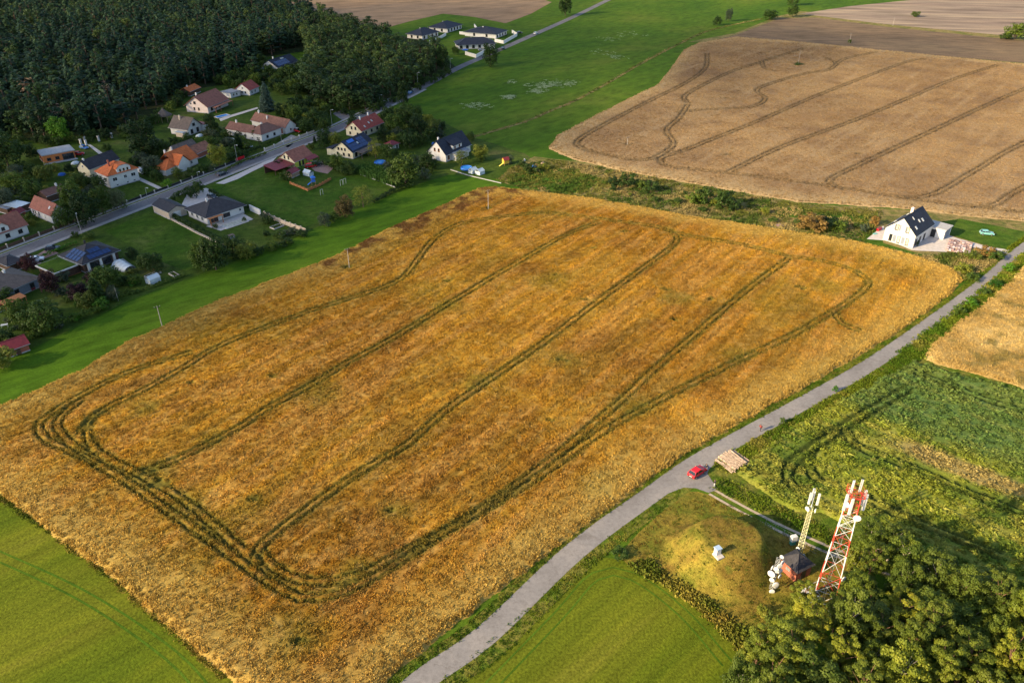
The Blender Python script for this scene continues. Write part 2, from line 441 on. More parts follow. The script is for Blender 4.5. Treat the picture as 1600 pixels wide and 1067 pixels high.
LANE = smooth_line([g(520, 1190), g(655, 1067), g(760, 992), g(900, 860), g(1025, 768), g(1100, 716), g(1252, 632), g(1360, 570), g(1466, 497), g(1543, 439), g(1590, 397), g(1660, 345)], 3)
strip('lane', LANE, -1.9, 2.0, .08, M['lane'])
strip('lane_verge', LANE, 1.95, 3.6, .05, G_ROUGH)
strip('lane_verge', LANE, -4.2, -1.85, .055, G_ROUGH)
# junction apron
sheet('lane_apron', [(1035, 775), (1052, 768), (1068, 762), (1087, 763), (1107, 770), (1122, 765), (1113, 752), (1105, 740), (1108, 733), (1122, 720), (1090, 720), (1050, 755)], .09, M['lane'])
TR = smooth_line([g(1112, 768), g(1160, 795), g(1215, 823), g(1275, 850), g(1330, 872), g(1400, 895)], 2)
strip('dirt_track', TR, .45, 1.05, .06, M['dirt']); strip('dirt_track', TR, -1.15, -.6, .06, M['dirt'])
sheet('yard', [(1354, 374), (1380, 353), (1390, 377), (1424, 391), (1432, 392), (1479, 394), (1500, 376), (1458, 361), (1448, 367), (1424, 384), (1380, 376)], .07, M['pale_stone'])
sheet('yard', [(1426, 391), (1452, 365), (1460, 361), (1500, 374), (1545, 386), (1577, 391), (1574, 397), (1530, 389), (1495, 381), (1478, 394)], .075, M['pale_stone'])
sheet('driveway', [(283, 322), (292, 304), (322, 294), (340, 302), (328, 316), (300, 330)], .07, M['pale_stone'])
sheet('driveway', [(486, 252), (500, 250), (522, 262), (512, 272), (492, 268), (486, 262)], .07, M['redpave'])
sheet('driveway', [(432, 225), (455, 211), (470, 216), (450, 231)], .07, M['sidewalk'])
sheet('driveway', [(40, 410), (75, 388), (92, 396), (60, 408), (84, 425), (78, 430)], .07, M['redpave'])
sheet('terrace', [(322, 354), (345, 346), (380, 334), (396, 343), (345, 361)], .07, M['pale_stone'])
sheet('terrace', [(180, 408), (192, 404), (212, 418), (196, 426), (170, 420)], .07, M['concrete'])
sheet('terrace', [(88, 426), (118, 418), (128, 426), (98, 436)], .08, M['orangewood'])
sheet('garden_path', [(342, 186), (358, 181), (402, 168), (404, 170), (360, 184), (345, 190)], .07, M['pale_stone'])
sheet('garden_path', [(136, 226), (141, 226), (170, 246), (215, 276), (258, 296), (254, 299), (210, 279), (165, 250)], .07, M['pale_stone'])

# ---------------------------------------------------------------- crops
def vnoise(x, y, s, seed):
    r = np.random.default_rng(seed).random((128, 128))
    u = x*s+57.3*seed; v = y*s+31.7*seed
    i = np.floor(u).astype(int); j = np.floor(v).astype(int); fu = u-i; fv = v-j
    fu = fu*fu*(3-2*fu); fv = fv*fv*(3-2*fv)
    i0 = i % 128; i1 = (i+1) % 128; j0 = j % 128; j1 = (j+1) % 128
    return (r[i0, j0]*(1-fu)+r[i1, j0]*fu)*(1-fv)+(r[i0, j1]*(1-fu)+r[i1, j1]*fu)*fv
def fbm(x, y, s, seed, o=4):
    t = 0; a = .5; tot = 0
    for k in range(o): t = t+a*vnoise(x, y, s*2**k, seed+k*7); tot += a; a *= .55
    return t/tot
def inside(x, y, P):
    c = np.zeros(x.shape, bool); n = len(P)
    for i in range(n):
        x0, y0 = P[i-1]; x1, y1 = P[i]
        if y0 == y1: continue
        m = ((y0 > y) != (y1 > y)) & (x < (x1-x0)*(y-y0)/(y1-y0)+x0)
        c ^= m
    return c
def dist_line(x, y, L, closed=False, cap=1e9):
    d = np.full(x.shape, cap)
    R = range(len(L)) if closed else range(1, len(L))
    for i in R:
        ax, ay = L[i-1]; bx, by = L[i]
        ex, ey = bx-ax, by-ay; l2 = ex*ex+ey*ey+1e-9
        lo_x = min(ax, bx)-cap; hi_x = max(ax, bx)+cap; lo_y = min(ay, by)-cap; hi_y = max(ay, by)+cap
        if cap < 1e8:
            k = (x > lo_x) & (x < hi_x) & (y > lo_y) & (y < hi_y)
            if not k.any(): continue
        else: k = np.ones(x.shape, bool)
        xx = x[k]; yy = y[k]
        t = np.clip(((xx-ax)*ex+(yy-ay)*ey)/l2, 0, 1)
        dd = np.hypot(xx-ax-t*ex, yy-ay-t*ey)
        d[k] = np.minimum(d[k], dd)
    return d
def ss(a, b, x):
    t = np.clip((x-a)/(b-a), 0, 1); return t*t*(3-2*t)

class Field:
    def __init__(s, px, ruts, gap, rutw, height, colfn, seed):
        s.P = [g(*p) for p in px]; s.h = height; s.colfn = colfn; s.seed = seed; s.rutw = rutw
        s.ruts = []
        for r in ruts:
            L = smooth_line([g(*p) for p in r], 3)
            s.ruts += [[tuple(q) for q in offset_line(L, gap/2)], [tuple(q) for q in offset_line(L, -gap/2)]]
        s.spots = []
    def info(s, x, y):
        wx = x+1.6*(fbm(x, y, .25, s.seed+50, 3)-.5); wy = y+1.6*(fbm(x, y, .25, s.seed+90, 3)-.5)
        ins = inside(wx, wy, s.P)
        db = dist_line(wx, wy, s.P, True, 12.0)
        e = np.where(ins, db, -db)
        jx = x+.22*(vnoise(x, y, .8, s.seed+3)-.5); jy = y+.22*(vnoise(x, y, .8, s.seed+4)-.5)
        r = np.full(x.shape, 5.0)
        for L in s.ruts: r = np.minimum(r, dist_line(jx, jy, L, False, 5.0))
        for (cx, cy, rad) in s.spots: r = np.minimum(r, s.rutw*.45+np.maximum(0, np.hypot((jx-cx)*.7, (jy-cy)*1.1)-rad*(.0+1.1*vnoise(x, y, .9, s.seed+8))))
        return e, r
    def build(s, name, cell, mat):
        xs = [p[0] for p in s.P]; ys = [p[1] for p in s.P]
        gx = np.arange(min(xs)-2, max(xs)+2, cell); gy = np.arange(min(ys)-2, max(ys)+2, cell)
        X, Y = np.meshgrid(gx, gy)
        X = X+(rng.random(X.shape)-.5)*cell*.35; Y = Y+(rng.random(Y.shape)-.5)*cell*.35
        e, r = s.info(X.ravel(), Y.ravel()); e = e.reshape(X.shape); r = r.reshape(X.shape)
        # keep only what the camera (plus a margin) can see
        keepc = (e > -1.2) & (np.abs(X) < (Y*.86+51.8)*.72+14)
        q = keepc[:-1, :-1] | keepc[1:, :-1] | keepc[:-1, 1:] | keepc[1:, 1:]
        Z = s.h*ss(-.6, 1.6, e)*ss(s.rutw*.3, s.rutw*.9, r)*(.72+.4*fbm(X, Y, .35, s.seed+1)+.25*(rng.random(X.shape)-.5))
        Z = np.where(e < -.3, -.12, Z+.03)
        n, m = X.shape; idx = np.arange(n*m).reshape(n, m)
        F = np.stack([idx[:-1, :-1][q], idx[:-1, 1:][q], idx[1:, 1:][q], idx[1:, :-1][q]], 1)
        used = np.unique(F); remap = np.full(n*m, -1); remap[used] = np.arange(len(used)); F = remap[F]
        V = np.stack([X.ravel()[used], Y.ravel()[used], Z.ravel()[used]], 1)
        me = grid_mesh(name, V, F, mat)
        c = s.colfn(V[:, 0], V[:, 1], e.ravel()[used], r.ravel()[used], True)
        tint(me, c)
        o = link(name, me); o['kind'] = 'structure'
        return o
    def points(s, dens):
        xs = [p[0] for p in s.P]; ys = [p[1] for p in s.P]
        n = int((max(xs)-min(xs))*(max(ys)-min(ys))*dens)
        x = rng.uniform(min(xs), max(xs), n); y = rng.uniform(min(ys), max(ys), n)
        k = np.abs(x) < (y*.86+51.8)*.72+8; x = x[k]; y = y[k]
        k = inside(x, y, s.P); x = x[k]; y = y[k]
        e, r = s.info(x, y)
        k = (e > .0) & (r > s.rutw*(.62+.3*rng.random(len(x)))); return x[k], y[k], e[k], r[k]

def grid_mesh(name, V, F, mat):
    me = bpy.data.meshes.new(name)
    me.vertices.add(len(V)); me.vertices.foreach_set('co', V.astype(np.float32).ravel())
    k = F.shape[1]
    me.loops.add(F.size); me.loops.foreach_set('vertex_index', F.astype(np.int32).ravel())
    me.polygons.add(len(F)); me.polygons.foreach_set('loop_start', np.arange(0, F.size, k, dtype=np.int32))
    me.polygons.foreach_set('loop_total', np.full(len(F), k, dtype=np.int32))
    if mat: me.materials.append(mat)
    me.update(calc_edges=True); me.validate()
    return me
def tint(me, c):
    a = me.attributes.new('tint', 'FLOAT_COLOR', 'POINT')
    d = np.ones((len(me.vertices), 4), np.float32); d[:, :3] = c[:len(me.vertices)]
    a.data.foreach_set('color', d.ravel())

def clump_mesh(name, mat, nb, spread, hh, w, seed, lean=.35, leafy=False):
    r = np.random.default_rng(seed); V = []; F = []
    for i in range(nb):
        a = r.uniform(0, 6.283); d = spread*math.sqrt(r.random()); x = d*math.cos(a); y = d*math.sin(a)
        b = r.uniform(0, 6.283); lx, ly = r.normal(0, lean, 2); h = hh*r.uniform(.65, 1.1)
        dx, dy = w*math.cos(b)/2, w*math.sin(b)/2; n = len(V)
        if leafy:
            z = h*r.uniform(.5, 1)
            V += [(x-dx, y-dy, z-.1*h), (x+lx*h*.5+dy, y+ly*h*.5-dx, z+.1*h), (x+dx, y+dy, z+.06*h), (x-dy+lx*.1, y+dx, z-.05*h)]
            F += [(n, n+1, n+2, n+3)]
        else:
            V += [(x-dx, y-dy, 0.0), (x+dx, y+dy, 0.0), (x+dx*1.3+lx*h, y+dy*1.3+ly*h, h), (x-dx*1.3+lx*h, y-dy*1.3+ly*h, h*.93)]
            F += [(n, n+1, n+2, n+3)]
    return grid_mesh(name, np.array(V), np.array(F), mat)

def scatter(name, x, y, z, sc, col, protos, kind='stuff', label=None, tilt=0.0, szr=None):
    me = bpy.data.meshes.new(name)
    V = np.stack([x, y, z], 1)
    me.vertices.add(len(V)); me.vertices.foreach_set('co', V.astype(np.float32).ravel()); me.update()
    tint(me, col)
    a = me.attributes.new('size', 'FLOAT_VECTOR', 'POINT')
    s3 = np.stack([sc, sc, sc if szr is None else sc*szr], 1).astype(np.float32); a.data.foreach_set('vector', s3.ravel())
    a = me.attributes.new('turn', 'FLOAT_VECTOR', 'POINT')
    t = np.stack([rng.normal(0, tilt, len(V)), rng.normal(0, tilt, len(V)), rng.uniform(0, 6.283, len(V))], 1).astype(np.float32)
    a.data.foreach_set('vector', t.ravel())
    cl = bpy.data.collections.new(name+'_kinds')
    for i, pm in enumerate(protos):
        po = bpy.data.objects.new(name+'_clump', pm); cl.objects.link(po)
    o = link(name, me); setp(o, label, None, None, kind)
    ng = bpy.data.node_groups.new(name+'_nodes', 'GeometryNodeTree')
    ng.interface.new_socket('Geometry', in_out='INPUT', socket_type='NodeSocketGeometry')
    ng.interface.new_socket('Geometry', in_out='OUTPUT', socket_type='NodeSocketGeometry')
    N = ng.nodes; gi = N.new('NodeGroupInput'); go = N.new('NodeGroupOutput')
    ci = N.new('GeometryNodeCollectionInfo'); ci.inputs['Collection'].default_value = cl
    ci.inputs['Separate Children'].default_value = True; ci.inputs['Reset Children'].default_value = True
    ip = N.new('GeometryNodeInstanceOnPoints'); ip.inputs['Pick Instance'].default_value = True
    a1 = N.new('GeometryNodeInputNamedAttribute'); a1.data_type = 'FLOAT_VECTOR'; a1.inputs[0].default_value = 'size'
    a2 = N.new('GeometryNodeInputNamedAttribute'); a2.data_type = 'FLOAT_VECTOR'; a2.inputs[0].default_value = 'turn'
    ng.links.new(gi.outputs[0], ip.inputs['Points']); ng.links.new(ci.outputs[0], ip.inputs['Instance'])
    ng.links.new(a1.outputs[0], ip.inputs['Scale']); ng.links.new(a2.outputs[0], ip.inputs['Rotation'])
    ng.links.new(ip.outputs[0], go.inputs[0])
    md = o.modifiers.new('scatter', 'NODES'); md.node_group = ng
    return o

def lerp(a, b, t): return a*(1-t[:, None])+b*t[:, None]
C_ = lambda *c: np.array(c)[None, :]
_d = Vector(g(1055, 385))-Vector(g(405, 850)); TA = math.atan2(_d.y, _d.x)
def streak(x, y, a, k, s, seed, o=3): return fbm((x*math.cos(a)+y*math.sin(a))*k, -x*math.sin(a)+y*math.cos(a), s, seed, o)
WEED = [(*g(a, b), r) for a, b, r in [(250, 740, 6), (285, 790, 5), (460, 1000, 7), (620, 800, 5), (330, 690, 4), (880, 565, 5), (740, 600, 5), (560, 890, 4), (700, 480, 7), (860, 440, 8), (1050, 470, 6), (230, 640, 4), (1150, 560, 6), (930, 760, 5), (500, 620, 8), (1290, 450, 6), (990, 640, 6)]]
def wheat_col(x, y, e, r, base):
    n = fbm(x, y, .035, 11, 4); n2 = fbm(x, y, .12, 12, 3); n3 = fbm(x, y, .7, 13, 2); st = streak(x, y, TA, .12, .35, 15)
    c = lerp(C_(.33, .165, .018), C_(.44, .240, .026), ss(.35, .65, n))
    c = lerp(c, C_(.25, .12, .035), ss(.5, .75, n2)*.4)
    c = lerp(c, C_(.46, .26, .07), ss(.5, .72, st)*.55)
    c = lerp(c, C_(.22, .15, .03), ss(.52, .3, st)*.4)
    f = streak(x, y, TA, .06, 1.5, 17, 2); c = c*(1+.9*(f-.5))[:, None]
    w = np.zeros(len(x))
    for (cx, cy, q) in WEED: w = np.maximum(w, 1-ss(.2, 1.1, np.hypot(x-cx, y-cy)/q+.8*(n2-.5)))
    c = lerp(c, C_(.17, .155, .022), np.clip(w*.55+ss(.58, .78, fbm(x, y, .05, 21, 4))*.35, 0, .6))
    c = lerp(c, C_(.46, .29, .08), ss(.58, .8, n3)*.5); c = lerp(c, C_(.20, .10, .02), ss(.42, .22, n3)*.35)
    edge = 1-ss(1.0, 13.0, e+9*(n2-.5)+5*(st-.5))
    c = lerp(c, C_(.50, .35, .095), edge*.66)
    L = [g(500, 418), g(560, 385), g(640, 350), g(700, 325), g(760, 305), g(800, 305)]
    d = dist_line(x, y, L, False, 30.0)+7*(fbm(x, y, .3, 33, 3)-.5)
    c = lerp(c, C_(.13, .055, .022), (1-ss(3, 9, d))*ss(.36, .62, fbm(x, y, .25, 31, 4))*.85)
    k = 1-ss(.25, .8, r)
    c = lerp(c, C_(.10, .105, .02), k*.78)
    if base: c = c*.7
    return c
def tan_col(x, y, e, r, base):
    n = fbm(x, y, .02, 41, 4); n2 = fbm(x, y, .1, 42, 4)
    s = streak(x, y, math.radians(50), .1, .3, 44)
    c = lerp(C_(.235, .15, .078), C_(.32, .21, .105), ss(.3, .7, n)); c = lerp(c, C_(.19, .125, .075), ss(.5, .8, n2)*.5)
    c = lerp(c, C_(.34, .24, .135), ss(.5, .75, s)*.5)
    c = lerp(c, C_(.40, .29, .15), (1-ss(1, 14, e+12*(n2-.5)))*.7)
    k = 1-ss(.3, 1.0, r); c = lerp(c, C_(.09, .068, .035), k*.65)
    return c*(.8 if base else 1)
def pale_col(x, y, e, r, base):
    n = fbm(x, y, .08, 61, 4); c = lerp(C_(.42, .28, .09), C_(.56, .40, .15), ss(.3, .7, n))
    c = lerp(c, C_(.17, .14, .04), ss(.56, .75, fbm(x, y, .2, 62, 3))*.7)
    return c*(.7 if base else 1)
RA = math.atan2(g(1600, 805)[1]-g(1420, 730)[1], g(1600, 805)[0]-g(1420, 730)[0])
def green_col(x, y, e, r, base):
    n = fbm(x, y, .12, 71, 4); n2 = streak(x, y, RA, .12, .5, 72); n3 = fbm(x, y, .9, 75, 2)
    c = lerp(C_(.115, .165, .022), C_(.23, .25, .03), ss(.35, .65, n)); c = lerp(c, C_(.30, .28, .05), ss(.48, .72, n2)*.7)
    c = lerp(c, C_(.34, .32, .07), ss(.6, .8, n3)*.6)
    px, py = g(1500, 735); q = streak(x, y, RA, 1, 1, 1, 1)
    dx = (x-px)*math.cos(RA)+(y-py)*math.sin(RA); dy = -(x-px)*math.sin(RA)+(y-py)*math.cos(RA)
    c = lerp(c, C_(.36, .26, .10), (1-ss(.5, 1.3, np.hypot(dx/14, dy/3.2)+.9*(n-.5)))*.8)
    up = -x*math.sin(RA)+y*math.cos(RA); u0 = -px*math.sin(RA)+py*math.cos(RA)
    c = lerp(c, C_(.085, .16, .05), ss(3, 10, up-u0)*.6)
    k = 1-ss(.3, 1.0, r); c = lerp(c, C_(.04, .06, .012), k*.85)
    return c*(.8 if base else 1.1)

A_PX = [(770, 293), (830, 300), (930, 312), (1000, 325), (1080, 340), (1150, 350), (1230, 362), (1300, 372), (1370, 386), (1430, 402), (1480, 418), (1504, 437), (1484, 460),
        (1440, 493), (1390, 527), (1300, 580), (1210, 632), (1080, 703), (1000, 760), (900, 831), (800, 908), (700, 985), (620, 1045), (560, 1110), (430, 1110), (365, 1063), (300, 1010), (240, 957),
        (160, 890), (80, 830), (0, 775), (-50, 735), (-90, 690), (-60, 660), (0, 635), (60, 610), (130, 578), (200, 535), (250, 513), (300, 490), (350, 468), (450, 430), (520, 403), (600, 362), (700, 318), (748, 295)]
A_RUTS = [
 [(850, 334), (900, 340), (940, 345), (1030, 358), (1055, 370), (1053, 385), (1000, 425), (950, 462), (900, 500), (840, 545), (745, 610), (690, 650), (640, 695), (580, 730), (520, 770), (440, 830), (405, 862), (400, 885)],
 [(935, 350), (880, 372), (800, 418), (700, 478), (620, 528), (540, 572), (490, 603), (420, 640), (380, 668), (320, 700), (260, 728), (215, 742)],
 [(850, 334), (780, 342), (720, 352), (680, 375), (655, 405), (625, 440), (560, 465), (490, 487), (400, 520), (330, 550), (300, 570), (230, 610), (150, 650), (128, 680)],
 [(300, 553), (200, 585), (130, 620), (80, 650), (62, 668), (75, 690), (130, 715), (200, 755), (250, 790), (320, 838), (385, 885), (420, 910), (470, 935), (530, 930), (600, 895), (680, 845), (760, 798), (860, 735), (950, 672), (1050, 618), (1150, 568), (1240, 525), (1300, 490), (1345, 460), (1355, 440), (1320, 420), (1270, 408), (1228, 404)],
 [(1232, 407), (1180, 445), (1130, 487), (1080, 530), (1020, 582), (975, 625), (920, 672), (860, 722), (760, 793), (640, 862), (560, 902), (500, 912), (450, 902), (420, 880), (408, 860)],
 [(1228, 402), (1160, 385), (1080, 372), (1030, 358)],
 [(128, 628), (98, 652), (92, 672), (118, 700), (160, 726)], [(170, 640), (142, 662), (140, 690), (168, 718), (230, 748), (300, 792), (380, 862)],
 [(1303, 490), (1315, 508), (1345, 520)],
]
fa = Field(A_PX, A_RUTS, 1.6, .36, .62, wheat_col, 100)
for x, y, r in [(240, 735, 1.5), (250, 757, 2.2), (395, 782, 1.5), (545, 420, 1.6), (763, 327, 1.6), (915, 470, 1.2), (1055, 502, 1), (1040, 455, 1.2), (870, 432, .7), (925, 390, .9), (975, 364, .9), (1185, 388, 1),
                (1250, 452, 1.2), (700, 442, .9), (880, 565, 1.0), (300, 600, .9), (430, 590, .8), (1110, 470, .8), (470, 1000, 1.2), (860, 660, .7), (610, 800, .7)]:
    fa.spots.append((*g(x, y), r))
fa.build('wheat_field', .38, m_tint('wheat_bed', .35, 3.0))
B_PX = [(1092, 68), (1150, 59), (1240, 66), (1370, 79), (1500, 92), (1600, 102), (1750, 116), (1950, 140), (1950, 350), (1600, 346), (1500, 337), (1440, 329), (1380, 324), (1250, 316), (1150, 299), (1050, 282), (960, 264), (900, 250), (858, 232),
        (872, 212), (950, 172), (1030, 132), (1058, 95), (1068, 80)]
B_RUTS = [
 [(1444, 94), (1412, 100), (1287, 147), (1194, 187), (1109, 221), (1069, 237), (1035, 248), (1034, 256), (1052, 263), (1137, 272), (1200, 280), (1300, 293), (1406, 310), (1506, 323), (1600, 334)],
 [(1559, 103), (1484, 128), (1350, 184), (1225, 230), (1140, 270)],
 [(1750, 88), (1600, 141), (1444, 212), (1337, 262), (1300, 280), (1298, 288), (1320, 298)],
 [(1750, 160), (1600, 225), (1522, 269), (1459, 305), (1406, 311)],
 [(1750, 220), (1600, 294), (1553, 322), (1506, 323)],
 [(1369, 83), (1319, 94), (1294, 111), (1256, 117), (1194, 136), (1183, 145), (1196, 156), (1172, 169), (1100, 173), (1060, 178)],
 [(1256, 77), (1194, 97), (1147, 112), (1100, 134), (1070, 152), (1075, 163)],
 [(1105, 85), (1102, 108), (1070, 132), (1000, 167), (912, 215), (906, 231), (940, 242), (1007, 252), (1047, 234), (1052, 222), (1042, 205), (1062, 185), (1075, 165)],
 [(1190, 97), (1195, 108), (1212, 113)], [(1290, 92), (1304, 98), (1306, 104)],
]
fb = Field(B_PX, B_RUTS, 2.0, .62, .6, tan_col, 200)
for x, y, r in [(1247, 101, 3.5), (980, 227, 2.5), (1133, 155, 2.2), (1135, 243, 2), (1343, 242, 1.5), (1428, 266, 1), (1480, 127, 1.5), (1200, 83, 1.4), (1295, 153, .8), (1467, 157, 1.3), (1350, 182, .9), (1430, 200, .8),
                (1230, 202, .9), (1560, 215, .8), (1390, 240, .7), (1500, 175, .8)]:
    fb.spots.append((*g(x, y), r))
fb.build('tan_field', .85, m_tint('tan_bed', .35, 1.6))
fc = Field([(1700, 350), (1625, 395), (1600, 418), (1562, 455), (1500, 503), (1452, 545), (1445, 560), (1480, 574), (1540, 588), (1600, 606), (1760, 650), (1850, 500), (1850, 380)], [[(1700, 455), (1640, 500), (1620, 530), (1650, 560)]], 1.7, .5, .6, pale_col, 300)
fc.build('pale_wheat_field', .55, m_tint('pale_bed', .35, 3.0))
D_PX = [(1428, 566), (1480, 582), (1600, 612), (1760, 655), (1800, 760), (1760, 985), (1600, 950), (1480, 925), (1410, 890), (1350, 835), (1290, 800), (1240, 795), (1195, 770), (1150, 742), (1165, 722), (1200, 697), (1240, 668), (1300, 635), (1370, 596)]
D_RUTS = [
 [(1418, 610), (1380, 632), (1330, 662), (1270, 702), (1236, 728), (1230, 748), (1240, 762)],
 [(1322, 670), (1328, 690), (1360, 708), (1420, 730), (1500, 765), (1600, 805), (1700, 845)],
 [(1410, 575), (1470, 598), (1560, 632), (1700, 672)],
 [(1350, 780), (1420, 812), (1500, 845), (1560, 870)],
 [(1262, 732), (1278, 752)],
]
fd = Field(D_PX, D_RUTS, 2.0, .62, .6, green_col, 400)
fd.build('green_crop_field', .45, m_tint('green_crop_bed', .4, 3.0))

mw = m_tint('wheat_ears', .3, 2.5, .25, True, .28)
ml = m_tint('crop_leaves', .3, 2.5, .3, True, .35)
wheat_p = [clump_mesh('wheat_clump', mw, 20, .40, .5, .085, 500+i, .35) for i in range(4)]
leaf_p = [clump_mesh('crop_clump', ml, 18, .32, .7, .22, 520+i, .6, True) for i in range(4)]
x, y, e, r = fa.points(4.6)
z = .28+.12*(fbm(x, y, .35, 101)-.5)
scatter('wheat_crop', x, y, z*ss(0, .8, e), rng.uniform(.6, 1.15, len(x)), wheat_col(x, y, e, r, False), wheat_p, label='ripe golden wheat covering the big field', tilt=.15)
x, y, e, r = fb.points(2.0)
scatter('tan_crop', x, y, np.full(len(x), .3), rng.uniform(.6, 1.0, len(x)), tan_col(x, y, e, r, False), wheat_p, label='dry tan grain covering the far right field', tilt=.15)
x, y, e, r = fc.points(4)
scatter('pale_crop', x, y, .25*ss(0, .8, e), rng.uniform(.6, 1.2, len(x)), pale_col(x, y, e, r, False), wheat_p, label='pale dry grain beyond the lane', tilt=.15)
x, y, e, r = fd.points(6)
k = rng.random(len(x)) < ss(.36, .6, .30*streak(x, y, RA, .25, 1.1, 403, 2)+.5*fbm(x, y, .6, 401, 3)+.2*(.5+.5*np.cos((-x*math.sin(RA)+y*math.cos(RA))*6.283/1.3))); x, y, e, r = x[k], y[k], e[k], r[k]
scatter('leafy_crop', x, y, .18*ss(0, .8, e), rng.uniform(.6, 1.4, len(x)), green_col(x, y, e, r, False), leaf_p, label='leafy green crop in rows right of the lane', tilt=.2)
sheet('field_margin', [(1075, 66), (1150, 52), (1215, 26), (1250, 18), (1275, 20), (1381, 34), (1547, 50), (1600, 54), (1900, 85), (1900, 150), (1600, 108), (1370, 84), (1240, 72), (1150, 66)], .04, G_WASTE)
sheet('weedy_slope', [(1100, 738), (1122, 722), (1165, 722), (1200, 740), (1240, 770), (1300, 800), (1370, 835), (1460, 870), (1620, 900), (1620, 960), (1400, 910), (1300, 860), (1215, 815), (1160, 790), (1112, 766)], .042, G_ROUGH)
sheet('crop_headland', [(1440, 545), (1480, 568), (1620, 604), (1800, 650), (1800, 700), (1600, 630), (1420, 585), (1380, 600), (1240, 680), (1180, 715), (1150, 722), (1225, 668), (1300, 628)], .043, G_ROUGH)

PATH = smooth_line([g(700, 232), g(742, 214), g(819, 191), g(862, 173), g(902, 156), g(950, 130), g(1005, 98), g(1060, 70), g(1110, 48), g(1190, 30)], 6)
strip('meadow_path', PATH, -.9, .9, .03, G_WASTE); strip('meadow_path', PATH, 1.6, 2.1, .03, G_ROUGH)
MARK = smooth_line([g(-40, 860), g(120, 935), g(260, 1030), g(330, 1110)], 3)
strip('mown_wheel_track', MARK, -.2, .15, .035, G_MEADOW); strip('mown_wheel_track', MARK, 1.5, 1.85, .035, G_MEADOW)
MARK = smooth_line([g(760, 1090), g(880, 965), g(935, 905), g(985, 905), g(1060, 960), g(1130, 1040)], 2)
strip('mown_wheel_track', MARK, -.2, .1, .035, G_MEADOW); strip('mown_wheel_track', MARK, 1.5, 1.8, .035, G_MEADOW)
# ---------------------------------------------------------------- mound and grass tufts
MX, MY = g(1137, 868)
def mound_h(x, y):
    d = np.hypot((x-MX)/1.05, (y-MY))*(1+.10*(fbm(x, y, .12, 801, 3)-.5))
    lee = np.clip(((x-MX)*.88+(y-MY)*.47)/6, -1, 1)       # the far right flank is the steep one
    h = 4.6*(1-ss(4.4, 8.9-1.5*lee, d)); h = h+.35*(fbm(x, y, .35, 802, 3)-.5)*ss(12, 9, d)
    return h
def build_mound():
    c = .35; gx = np.arange(MX-13, MX+13, c); gy = np.arange(MY-12.5, MY+12.5, c)
    X, Y = np.meshgrid(gx, gy); Z = mound_h(X, Y); Z = np.where(np.hypot(X-MX, Y-MY) > 11.6, -.1, Z+.09)
    n, m = X.shape; idx = np.arange(n*m).reshape(n, m)
    F = np.stack([idx[:-1, :-1].ravel(), idx[:-1, 1:].ravel(), idx[1:, 1:].ravel(), idx[1:, :-1].ravel()], 1)
    me = grid_mesh('mound', np.stack([X.ravel(), Y.ravel(), Z.ravel()], 1), F, G_DRY)
    me.polygons.foreach_set('use_smooth', [True]*len(me.polygons))
    o = link('mound', me); setp(o, 'grassy round mound beside the radio masts', None, None, 'structure')
build_mound()
sheet('dry_grass', [(1068, 768), (1090, 768), (1112, 774), (1160, 800), (1215, 828), (1275, 856), (1330, 878), (1320, 960), (1230, 1010), (1160, 985), (1090, 935), (1040, 905), (985, 885), (965, 868), (1000, 830), (1040, 795)], .045, G_DRY)
sheet('weedy_border', [(1107, 768), (1125, 745), (1170, 765), (1240, 800), (1300, 830), (1350, 870), (1340, 872), (1275, 846), (1215, 819), (1160, 791)], .04, G_ROUGH)

def tuft_area(px, dens, colfn, z0=0.0):
    P = [g(*p) for p in px]; xs = [p[0] for p in P]; ys = [p[1] for p in P]
    n = int((max(xs)-min(xs))*(max(ys)-min(ys))*dens)
    x = rng.uniform(min(xs), max(xs), n); y = rng.uniform(min(ys), max(ys), n)
    k = inside(x, y, P) & (np.abs(x) < (y*.86+51.8)*.72+4); x, y = x[k], y[k]
    return x, y, colfn(x, y)
def meadow_c(x, y):
    c = lerp(C_(.075, .12, .008), C_(.12, .155, .012), ss(.35, .65, fbm(x, y, .08, 701, 4)))
    return lerp(c, C_(.22, .21, .04), ss(.55, .75, fbm(x, y, .3, 702, 3))*.5)
def dry_c(x, y):
    c = lerp(C_(.08, .105, .013), C_(.21, .17, .03), ss(.35, .65, fbm(x, y, .12, 711, 4)))
    return lerp(c, C_(.20, .12, .03), ss(.5, .75, fbm(x, y, .25, 712, 3))*.6)
def verge_c(x, y):
    c = lerp(C_(.06, .11, .008), C_(.13, .165, .014), ss(.35, .65, fbm(x, y, .2, 721, 4)))
    return lerp(c, C_(.30, .24, .05), ss(.58, .75, fbm(x, y, .25, 722, 3))*.6)
def waste_c(x, y):
    c = lerp(C_(.05, .085, .015), C_(.14, .14, .03), ss(.35, .65, fbm(x, y, .1, 731, 4)))
    return lerp(c, C_(.36, .26, .11), ss(.5, .7, fbm(x, y, .15, 732, 3))*.7)
mg = m_tint('grass_blades', .25, 2.5, .3, True, .3)
grass_p = [clump_mesh('grass_tuft', mg, 12, .5, .22, .12, 540+i, .5) for i in range(3)]
T = []
def put(px, dens, cf, s0, s1, zf=None):
    x, y, c = tuft_area(px, dens, cf)
    z = zf(x, y) if zf else np.full(len(x), .03)
    T.append((x, y, z, rng.uniform(s0, s1, len(x)), c))
put([(1085, 770), (1112, 774), (1160, 800), (1215, 828), (1290, 860), (1320, 960), (1230, 1010), (1160, 985), (1090, 935), (1040, 905), (965, 868), (1000, 830), (1040, 795)], 2.0, dry_c, .3, .8,
    lambda x, y: mound_h(x, y)+.05)
put([(1125, 745), (1170, 765), (1240, 800), (1300, 830), (1350, 870), (1340, 872), (1275, 840), (1215, 813), (1160, 785), (1112, 764)], 3, verge_c, .7, 1.6)
